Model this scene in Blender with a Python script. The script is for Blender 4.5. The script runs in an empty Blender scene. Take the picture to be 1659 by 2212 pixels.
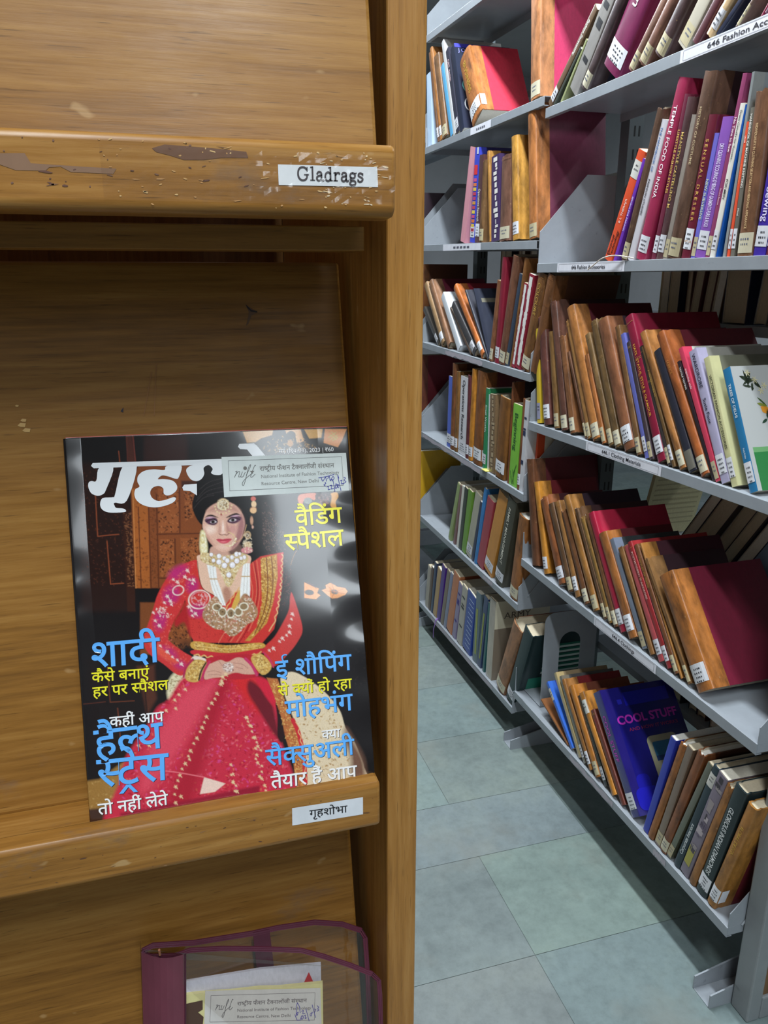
import bpy, bmesh, math, random
import numpy as np
from mathutils import Vector, Matrix
from mathutils.geometry import tessellate_polygon

C = bpy.context.scene.collection
SC = bpy.context.scene

# ------------------------------------------------------------------ camera
cam_data = bpy.data.cameras.new('camera')
cam = bpy.data.objects.new('camera', cam_data)
C.objects.link(cam)
PITCH, ROLL, YAW, FPX = math.radians(17.019), math.radians(-0.084), math.radians(16.304), 1661.9
cam_data.sensor_fit = 'VERTICAL'
cam_data.sensor_height = 36.0
cam_data.lens = 36.0 * FPX / 2212.0
cam_data.clip_start = 0.02
fwd = Vector((math.sin(YAW) * math.cos(PITCH), math.cos(YAW) * math.cos(PITCH), -math.sin(PITCH)))
rgt = Vector((math.cos(YAW), -math.sin(YAW), 0))
upv = rgt.cross(fwd)
r2 = math.cos(ROLL) * rgt + math.sin(ROLL) * upv
u2 = -math.sin(ROLL) * rgt + math.cos(ROLL) * upv
cam.matrix_world = Matrix(((r2.x, u2.x, -fwd.x, 0), (r2.y, u2.y, -fwd.y, 0), (r2.z, u2.z, -fwd.z, 0), (0, 0, 0, 1)))
SC.camera = cam

# ------------------------------------------------------------------ world, exposure
w = bpy.data.worlds.new('world'); SC.world = w; w.use_nodes = True
w.node_tree.nodes['Background'].inputs[0].default_value = (0.75, 0.85, 1.0, 1)
w.node_tree.nodes['Background'].inputs[1].default_value = 0.02
SC.view_settings.view_transform = 'Standard'
SC.view_settings.look = 'None'
SC.view_settings.exposure = 0.62
SC.view_settings.gamma = 1.0
SC.view_settings.use_curve_mapping = False
FLOOR_Z, CEIL_Z = -1.30, 1.50

# ------------------------------------------------------------------ ceiling tube lamps (light) and one added fixture
def tube(x, y, length, energy, rot=0.0, width=0.10, col=(0.86, 0.94, 1.0)):
    d = bpy.data.lights.new('tube_light', 'AREA'); d.shape = 'RECTANGLE'
    d.size = width; d.size_y = length; d.energy = energy; d.color = col
    o = bpy.data.objects.new('tube_light', d); C.objects.link(o)
    o.location = (x, y, CEIL_Z - 0.07); o.rotation_euler = (0, 0, rot)
    return o
TUBES = [(0.56, 1.45, 1.2, 40), (0.56, 3.3, 1.2, 26), (0.10, -0.75, 1.2, 36), (0.90, -3.6, 2.7, 22, math.radians(19), 0.38),
         (-1.75, -3.35, 2.6, 16, math.radians(-21.5), 0.4), (2.15, 0.9, 1.2, 14)]  # first in this row is added, so the magazine's spine strip catches a reflection
for t_ in TUBES: tube(*t_)

# ------------------------------------------------------------------ helpers
def lin(c):
    return tuple(((x / 255.0) / 12.92 if x <= 10 else (((x / 255.0) + 0.055) / 1.055) ** 2.4) for x in c)

class MB:
    """collects polygons with a colour and a material slot each; build() links them as ONE mesh object"""
    def __init__(self): self.v = []; self.f = []; self.c = []; self.m = []
    def face(self, pts, col=(200, 200, 200), mat=0):
        n = len(self.v); self.v += [tuple(p) for p in pts]; self.f.append(tuple(range(n, n + len(pts)))); self.c.append(col); self.m.append(mat)
    def grid(self, verts, faces, col, mat=0):
        n = len(self.v); self.v += [tuple(p) for p in verts]
        for f in faces: self.f.append(tuple(i + n for i in f)); self.c.append(col); self.m.append(mat)
    def box(self, x0, x1, y0, y1, z0, z1, col=(200, 200, 200), mat=0):
        v = [(x0, y0, z0), (x1, y0, z0), (x1, y1, z0), (x0, y1, z0), (x0, y0, z1), (x1, y0, z1), (x1, y1, z1), (x0, y1, z1)]
        self.grid(v, [(0, 3, 2, 1), (4, 5, 6, 7), (0, 1, 5, 4), (1, 2, 6, 5), (2, 3, 7, 6), (3, 0, 4, 7)], col, mat)
    def prism(self, poly, fn, a, b, col=(200, 200, 200), mat=0):
        """extrude a closed 2-D outline between a and b; fn(p, t) gives the 3-D point"""
        n = len(poly); v = [fn(p, a) for p in poly] + [fn(p, b) for p in poly]
        self.grid(v, [tuple(range(n))[::-1], tuple(range(n, 2 * n))] + [(i, (i + 1) % n, n + (i + 1) % n, n + i) for i in range(n)], col, mat)
    def tube(self, pts, r, col=(200, 200, 200), mat=0, n=6):
        pts = [Vector(p) for p in pts]; rings = []
        for i, p in enumerate(pts):
            d = (pts[min(i + 1, len(pts) - 1)] - pts[max(i - 1, 0)]).normalized()
            a = d.orthogonal().normalized(); b = d.cross(a)
            rings.append([tuple(p + a * r * math.cos(2 * math.pi * k / n) + b * r * math.sin(2 * math.pi * k / n)) for k in range(n)])
        v = [q for r_ in rings for q in r_]
        f = [(i * n + k, i * n + (k + 1) % n, (i + 1) * n + (k + 1) % n, (i + 1) * n + k) for i in range(len(pts) - 1) for k in range(n)]
        f += [tuple(range(n))[::-1], tuple(range((len(pts) - 1) * n, len(pts) * n))]
        self.grid(v, f, col, mat)
    def build(self, name, mats, parent=None, smooth=None, bevel=None, recalc=True):
        me = bpy.data.meshes.new(name); me.from_pydata(self.v, [], self.f)
        at = me.color_attributes.new('Col', 'FLOAT_COLOR', 'CORNER')
        buf = []
        cache = {}
        for f, c in zip(self.f, self.c):
            if c not in cache: cache[c] = lin(c) + (1.0,)
            buf.extend(cache[c] * len(f))
        at.data.foreach_set('color', buf)
        if not isinstance(mats, (list, tuple)): mats = [mats]
        for m in mats: me.materials.append(m)
        me.polygons.foreach_set('material_index', self.m)
        if recalc:
            bm = bmesh.new(); bm.from_mesh(me); bmesh.ops.recalc_face_normals(bm, faces=bm.faces); bm.to_mesh(me); bm.free()
        if smooth:
            me.polygons.foreach_set('use_smooth', [True] * len(me.polygons)); me.set_sharp_from_angle(angle=math.radians(smooth))
        me.update()
        o = bpy.data.objects.new(name, me); C.objects.link(o)
        if parent is not None: o.parent = parent
        if bevel:
            b = o.modifiers.new('bevel', 'BEVEL'); b.width = bevel; b.segments = 2; b.limit_method = 'ANGLE'; b.angle_limit = math.radians(40)
        return o

def thing(name, label, cat, loc=(0, 0, 0), rot=(0, 0, 0), group=None):
    o = bpy.data.objects.new(name, None); C.objects.link(o); o.empty_display_size = 0.05
    o.location = loc; o.rotation_euler = rot; return tag(o, label, cat, group)
def tag(o, label, cat, group=None):
    o['label'] = label; o['category'] = cat
    if group: o['group'] = group
    return o
def structure(o): o['kind'] = 'structure'; return o

# ------------------------------------------------------------------ materials
def newmat(name):
    m = bpy.data.materials.new(name); m.use_nodes = True
    nt = m.node_tree; return m, nt, nt.nodes['Principled BSDF']
def N(nt, typ, **kw):
    n = nt.nodes.new(typ)
    for k, v in kw.items(): setattr(n, k, v)
    return n
def coords(nt, scale, rnd=True):
    tc = N(nt, 'ShaderNodeTexCoord'); mp = N(nt, 'ShaderNodeMapping'); mp.inputs['Scale'].default_value = scale
    nt.links.new(tc.outputs['Object'], mp.inputs['Vector'])
    if rnd:
        oi = N(nt, 'ShaderNodeObjectInfo'); mu = N(nt, 'ShaderNodeMath', operation='MULTIPLY'); mu.inputs[1].default_value = 37.0
        nt.links.new(oi.outputs['Random'], mu.inputs[0]); nt.links.new(mu.outputs[0], mp.inputs['Location'])
    return mp.outputs['Vector']
def noise(nt, vec, scale, detail=4, rough=0.55):
    n = N(nt, 'ShaderNodeTexNoise'); n.inputs['Scale'].default_value = scale; n.inputs['Detail'].default_value = detail; n.inputs['Roughness'].default_value = rough
    nt.links.new(vec, n.inputs['Vector']); return n.outputs['Fac']
def ramp(nt, fac, stops):
    r = N(nt, 'ShaderNodeValToRGB'); e = r.color_ramp.elements
    while len(e) < len(stops): e.new(0.5)
    for i, (p, c) in enumerate(stops):
        e[i].position = p; e[i].color = (c, c, c, 1) if isinstance(c, (int, float)) else (*c, 1)
    nt.links.new(fac, r.inputs['Fac']); return r.outputs['Color']
def mix(nt, fac, a, b, mode='MIX'):
    m = N(nt, 'ShaderNodeMix', data_type='RGBA', blend_type=mode)
    for s, v in ((0, fac), (6, a), (7, b)):
        if hasattr(v, 'links') or isinstance(v, bpy.types.NodeSocket): nt.links.new(v, m.inputs[s])
        elif s == 0: m.inputs[0].default_value = v
        else: m.inputs[s].default_value = (*v, 1)
    return m.outputs[2]
def bump(nt, b, h, strength=0.3, dist=0.001):
    n = N(nt, 'ShaderNodeBump'); n.inputs['Strength'].default_value = strength; n.inputs['Distance'].default_value = dist
    nt.links.new(h, n.inputs['Height']); nt.links.new(n.outputs['Normal'], b.inputs['Normal'])
def attr(nt):
    a = N(nt, 'ShaderNodeAttribute'); a.attribute_name = 'Col'; return a.outputs['Color']

def wood(name, along, dark, mid, light, rough=0.36, wear=0.5, coat=0.12, spec=0.34):
    m, nt, b = newmat(name)
    def sc(g, o_): return tuple(g if i == along else o_ for i in range(3))
    broad = noise(nt, coords(nt, sc(1.4, 13)), 1.0, 5, 0.6)
    grain = noise(nt, coords(nt, sc(9, 190)), 1.0, 6, 0.62)
    pores = noise(nt, coords(nt, sc(38, 900)), 1.0, 3, 0.5)
    s = N(nt, 'ShaderNodeMath', operation='MULTIPLY_ADD'); s.inputs[1].default_value = 0.55
    nt.links.new(grain, s.inputs[0])
    h = N(nt, 'ShaderNodeMath', operation='MULTIPLY'); h.inputs[1].default_value = 0.45
    nt.links.new(broad, h.inputs[0]); nt.links.new(h.outputs[0], s.inputs[2])
    col = ramp(nt, s.outputs[0], [(0.26, dark), (0.50, mid), (0.74, light)])
    col = mix(nt, ramp(nt, pores, [(0.26, 0.55), (0.38, 0.0)]), col, tuple(c * 0.6 for c in dark))
    blot = noise(nt, coords(nt, sc(5, 11)), 1.0, 6, 0.7)
    col = mix(nt, ramp(nt, blot, [(0.60, 0.0), (0.70, wear)]), col, (0.19, 0.115, 0.07))
    scr = noise(nt, coords(nt, sc(30, 60)), 1.0, 2, 0.5)
    col = mix(nt, ramp(nt, scr, [(0.72, 0.0), (0.76, wear)]), col, (0.50, 0.31, 0.13))
    nt.links.new(col, b.inputs['Base Color'])
    nt.links.new(ramp(nt, blot, [(0.3, rough - 0.07), (0.7, rough + 0.16)]), b.inputs['Roughness'])
    b.inputs['Coat Weight'].default_value = coat; b.inputs['Coat Roughness'].default_value = 0.28; b.inputs['Specular IOR Level'].default_value = spec
    bump(nt, b, s.outputs[0], 0.35, 0.0012)
    return m
WD = ((0.100, 0.040, 0.007), (0.275, 0.122, 0.022), (0.42, 0.215, 0.052))
M_WOOD_X = wood('varnished_wood', 0, *WD, 0.42, 0.5, 0.0, 0.24)
M_WOOD_LEDGE = wood('worn_ledge_wood', 0, (0.12, 0.048, 0.008), (0.33, 0.145, 0.026), (0.52, 0.275, 0.075), 0.36, 0.85)
M_WOOD_Z = wood('upright_wood', 2, (0.15, 0.060, 0.010), (0.36, 0.162, 0.032), (0.50, 0.265, 0.078), 0.36, 0.45)
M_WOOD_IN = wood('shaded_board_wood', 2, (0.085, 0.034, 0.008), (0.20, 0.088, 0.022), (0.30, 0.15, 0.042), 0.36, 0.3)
M_LAMINATE = wood('brown_laminate', 2, (0.10, 0.048, 0.018), (0.16, 0.082, 0.032), (0.21, 0.112, 0.048), 0.4, 0.2)

def coloured(name, rough, mottle=0.0, scale=60, bumpy=0.0, coat=0.0, coat_rough=0.1, spec=0.5, stain=None, sheen=0.0):
    m, nt, b = newmat(name); c = attr(nt)
    if mottle:
        n1 = noise(nt, coords(nt, (1, 1, 0.45)), scale, 5, 0.65)
        c = mix(nt, 1.0, c, ramp(nt, n1, [(0.28, 1.0 - mottle), (0.52, 1.0), (0.74, 1.0 + mottle * 0.8)]), 'MULTIPLY')
        if stain:
            n2 = noise(nt, coords(nt, (1, 1, 0.25)), scale * 0.6, 6, 0.7)
            c = mix(nt, ramp(nt, n2, [(0.54, 0.0), (0.68, 0.7)]), c, stain)
            n3 = noise(nt, coords(nt, (1, 1, 0.6)), scale * 4, 4, 0.6)
            c = mix(nt, ramp(nt, n3, [(0.66, 0.0), (0.73, 0.55)]), c, (0.42, 0.27, 0.13))
        if bumpy: bump(nt, b, n1, bumpy, 0.0015)
    nt.links.new(c, b.inputs['Base Color'])
    b.inputs['Roughness'].default_value = rough; b.inputs['Coat Weight'].default_value = coat; b.inputs['Coat Roughness'].default_value = coat_rough
    b.inputs['Specular IOR Level'].default_value = spec
    return m
M_LEATHER = coloured('book_leather', 0.42, 0.52, 48, 0.4, 0.12, 0.25, 0.45, (0.050, 0.022, 0.011))
M_CLOTH = coloured('book_cloth', 0.62, 0.14, 160, 0.15)
M_HARD = coloured('glazed_book_cloth', 0.42, 0.16, 70, 0.1, 0.1)
M_PAPERBACK = coloured('printed_paperback', 0.36, 0.10, 40, 0.05, 0.2, 0.2)
M_PLASTIC = coloured('clear_wrapped_cover', 0.22, 0.18, 30, 0.4, 0.8, 0.08)
M_PAGES = coloured('page_edges', 0.85, 0.10, 300, 0.2)
M_LABEL = coloured('label_paper', 0.60, 0.09, 60)
M_INK = coloured('printed_ink', 0.50)
M_PRINT = coloured('glossy_magazine_print', 0.16, 0.0, 60, 0.0, 0.6, 0.06)
M_GLOSSINK = coloured('glossy_print_ink', 0.22, 0.0, 60, 0.0, 0.4, 0.08)
M_PVC = coloured('maroon_vinyl', 0.38, 0.10, 80, 0.1, 0.2, 0.15)
M_THREAD = coloured('thread', 0.7)

def steel(name, base, rough=0.42):
    m, nt, b = newmat(name)
    n1 = noise(nt, coords(nt, (3, 3, 3)), 3.0, 6, 0.7); n2 = noise(nt, coords(nt, (60, 14, 60)), 1.0, 4, 0.6)
    c = mix(nt, ramp(nt, n1, [(0.35, 0.0), (0.75, 0.55)]), base, tuple(x * 0.68 for x in base))
    c = mix(nt, ramp(nt, n2, [(0.66, 0.0), (0.74, 0.5)]), c, tuple(x * 0.42 for x in base))
    nt.links.new(c, b.inputs['Base Color']); b.inputs['Roughness'].default_value = rough
    b.inputs['Metallic'].default_value = 0.0; b.inputs['Coat Weight'].default_value = 0.15
    return m
M_STEEL = steel('grey_painted_steel', (0.31, 0.335, 0.365))
M_STEEL_POST = steel('dark_slotted_steel', (0.13, 0.16, 0.17))
M_STEEL_FRAME = steel('grey_frame_steel', (0.24, 0.255, 0.265))

def clear(name, tint, gloss):
    m = bpy.data.materials.new(name); m.use_nodes = True; nt = m.node_tree; nt.nodes.clear()
    out = N(nt, 'ShaderNodeOutputMaterial'); tr = N(nt, 'ShaderNodeBsdfTransparent'); gl = N(nt, 'ShaderNodeBsdfGlossy'); ms = N(nt, 'ShaderNodeMixShader')
    tr.inputs[0].default_value = (*tint, 1); gl.inputs['Roughness'].default_value = 0.12
    lw = N(nt, 'ShaderNodeLayerWeight'); lw.inputs['Blend'].default_value = 0.5
    po = N(nt, 'ShaderNodeMath', operation='POWER'); po.inputs[1].default_value = 4.0; nt.links.new(lw.outputs['Facing'], po.inputs[0])
    ad = N(nt, 'ShaderNodeMath', operation='MULTIPLY_ADD'); ad.inputs[1].default_value = 0.8; ad.inputs[2].default_value = gloss
    nt.links.new(po.outputs[0], ad.inputs[0]); nt.links.new(ad.outputs[0], ms.inputs[0])
    bp = N(nt, 'ShaderNodeBump'); bp.inputs['Strength'].default_value = 0.6; bp.inputs['Distance'].default_value = 0.004
    nt.links.new(noise(nt, coords(nt, (1, 1, 0.6)), 28, 3, 0.5), bp.inputs['Height'])
    nt.links.new(bp.outputs[0], gl.inputs['Normal']); nt.links.new(bp.outputs[0], lw.inputs['Normal'])
    nt.links.new(tr.outputs[0], ms.inputs[1]); nt.links.new(gl.outputs[0], ms.inputs[2]); nt.links.new(ms.outputs[0], out.inputs[0])
    return m
M_CLEAR = clear('clear_vinyl', (0.95, 0.93, 0.91), 0.09)
M_TAPE = clear('clear_tape', (0.98, 0.97, 0.95), 0.04)

def plain(name, col, rough=0.8, mott=0.1, scale=3):
    m, nt, b = newmat(name)
    n1 = noise(nt, coords(nt, (1, 1, 1), False), scale, 6, 0.6)
    nt.links.new(mix(nt, ramp(nt, n1, [(0.3, 0.0), (0.75, 1.0)]), col, tuple(c * (1 - mott * 2) for c in col)), b.inputs['Base Color'])
    b.inputs['Roughness'].default_value = rough; return m
M_WALL = plain('painted_wall', (0.45, 0.46, 0.48)); M_CEIL = plain('white_ceiling', (0.5, 0.5, 0.5))

def floor_mat():
    m, nt, b = newmat('stone_floor_tile'); c = attr(nt)
    n1 = noise(nt, coords(nt, (1, 1, 1), False), 5.0, 8, 0.68); n2 = noise(nt, coords(nt, (1, 1, 1), False), 42.0, 6, 0.7)
    c = mix(nt, 1.0, c, ramp(nt, n1, [(0.30, (0.72, 0.74, 0.74)), (0.52, (0.98, 0.99, 0.98)), (0.72, (1.14, 1.12, 1.04))]), 'MULTIPLY')
    c = mix(nt, 1.0, c, ramp(nt, n2, [(0.34, 0.86), (0.50, 1.0), (0.68, 1.1)]), 'MULTIPLY')
    n3 = noise(nt, coords(nt, (1, 1, 1), False), 3.2, 5, 0.6)
    c = mix(nt, ramp(nt, n3, [(0.55, 0.0), (0.72, 0.45)]), c, (0.20, 0.19, 0.155))
    nt.links.new(c, b.inputs['Base Color']); b.inputs['Roughness'].default_value = 0.55
    bump(nt, b, n2, 0.12, 0.001); return m
M_FLOOR = floor_mat()

# ------------------------------------------------------------------ lettering: glyph outlines as flat meshes (built-in font)
GLY = {}
def glyph(ch, bold=0.0):
    k = (ch, bold)
    if k in GLY: return GLY[k]
    cu = bpy.data.curves.new('glyph', 'FONT'); cu.resolution_u = 3; cu.offset = bold
    def mesh_of(s):
        cu.body = s; o = bpy.data.objects.new('glyph', cu); C.objects.link(o)
        bpy.context.view_layer.update(); dg = bpy.context.evaluated_depsgraph_get()
        ev = o.evaluated_get(dg); me = ev.to_mesh()
        v = [(q.co.x, q.co.y) for q in me.vertices]; f = [tuple(p.vertices) for p in me.polygons]
        ev.to_mesh_clear(); bpy.data.objects.remove(o); return v, f
    v, f = mesh_of(ch) if ch != ' ' else ([], [])
    if ch == ' ': adv = 0.278
    elif ch == '\u093f': adv = 0.259
    else:
        a = max(q[0] for q in mesh_of(ch + '|')[0]); b_ = max(q[0] for q in mesh_of('|')[0]); adv = a - b_
    bpy.data.curves.remove(cu)
    GLY[k] = (v, f, adv); return GLY[k]
HALF = {'स': 0.506, 'ल': 0.508, 'ष': 0.408, 'क': 0.60, 'व': 0.39}
def clip_x(v, f, cut):
    bm = bmesh.new(); vs = [bm.verts.new((x, y, 0)) for x, y in v]
    for q in f:
        try: bm.faces.new([vs[i] for i in q])
        except ValueError: pass
    bmesh.ops.bisect_plane(bm, geom=bm.verts[:] + bm.edges[:] + bm.faces[:], plane_co=(cut, 0, 0), plane_no=(1, 0, 0), clear_outer=True)
    bm.verts.index_update(); r = [(q.co.x, q.co.y) for q in bm.verts], [tuple(x.index for x in q.verts) for q in bm.faces]; bm.free(); return r
def text_shape(s, bold=0.0):
    """2-D triangles of a line of writing, starting at x = 0; '<' makes the next letter a half letter, '^' hangs a caret under the last one"""
    V, F, x, half = [], [], 0.0, False; lastadv = 0.5
    for ch in s:
        if ch == '<': half = True; continue
        if ch == '^':
            a = x - lastadv * 0.5
            for p, q in (((a, -0.02), (a - 0.17, -0.22)), ((a, -0.02), (a + 0.17, -0.22))):
                n = len(V); V += [(p[0] - 0.05, p[1]), (p[0] + 0.05, p[1]), (q[0] + 0.05, q[1]), (q[0] - 0.05, q[1])]; F.append((n, n + 1, n + 2, n + 3))
            continue
        v, f, adv = glyph(ch, bold)
        if half and ch in HALF: v, f = clip_x(v, f, HALF[ch]); adv = HALF[ch] - 0.05
        half = False
        n = len(V); V += [(a + x, b) for a, b in v]; F += [tuple(i + n for i in q) for q in f]
        x += adv
        if adv > 0.05: lastadv = adv
    return V, F, (max(a for a, b in V) if V else 0.0)

def stroke(pts, wd):
    """flat ribbon along a polyline -> vertices, faces"""
    P = [Vector(p) for p in pts]; V = []; F = []
    for i, p in enumerate(P):
        a = (P[i] - P[i - 1]).normalized() if i else (P[1] - P[0]).normalized()
        b = (P[i + 1] - P[i]).normalized() if i < len(P) - 1 else a
        t = (a + b); t = t.normalized() if t.length > 0.2 else a
        n = Vector((-t.y, t.x)); k = wd / 2 / max(0.5, abs(n.dot(Vector((-a.y, a.x)))))
        e = Vector((0, 0)) if 0 < i < len(P) - 1 else (-t if i == 0 else t) * wd * 0.25
        V += [tuple(p + e + n * k), tuple(p + e - n * k)]
    for i in range(len(P) - 1): F.append((2 * i, 2 * i + 1, 2 * i + 3, 2 * i + 2))
    return V, F
def spline(pts, closed=True, n=5):
    P = [np.array(p, float) for p in pts]; m = len(P); out = []
    for i in range(m if closed else m - 1):
        g = (lambda k: P[k % m]) if closed else (lambda k: P[min(max(k, 0), m - 1)])
        a, b, c, d = g(i - 1), g(i), g(i + 1), g(i + 2)
        for t in np.arange(n) / n:
            out.append(0.5 * (2 * b + (c - a) * t + (2 * a - 5 * b + 4 * c - d) * t * t + (3 * b - a - 3 * c + d) * t ** 3))
    if not closed: out.append(P[-1])
    return [tuple(p) for p in out]
def pairs(l): return [(l[i], l[i + 1]) for i in range(0, len(l), 2)]

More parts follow.
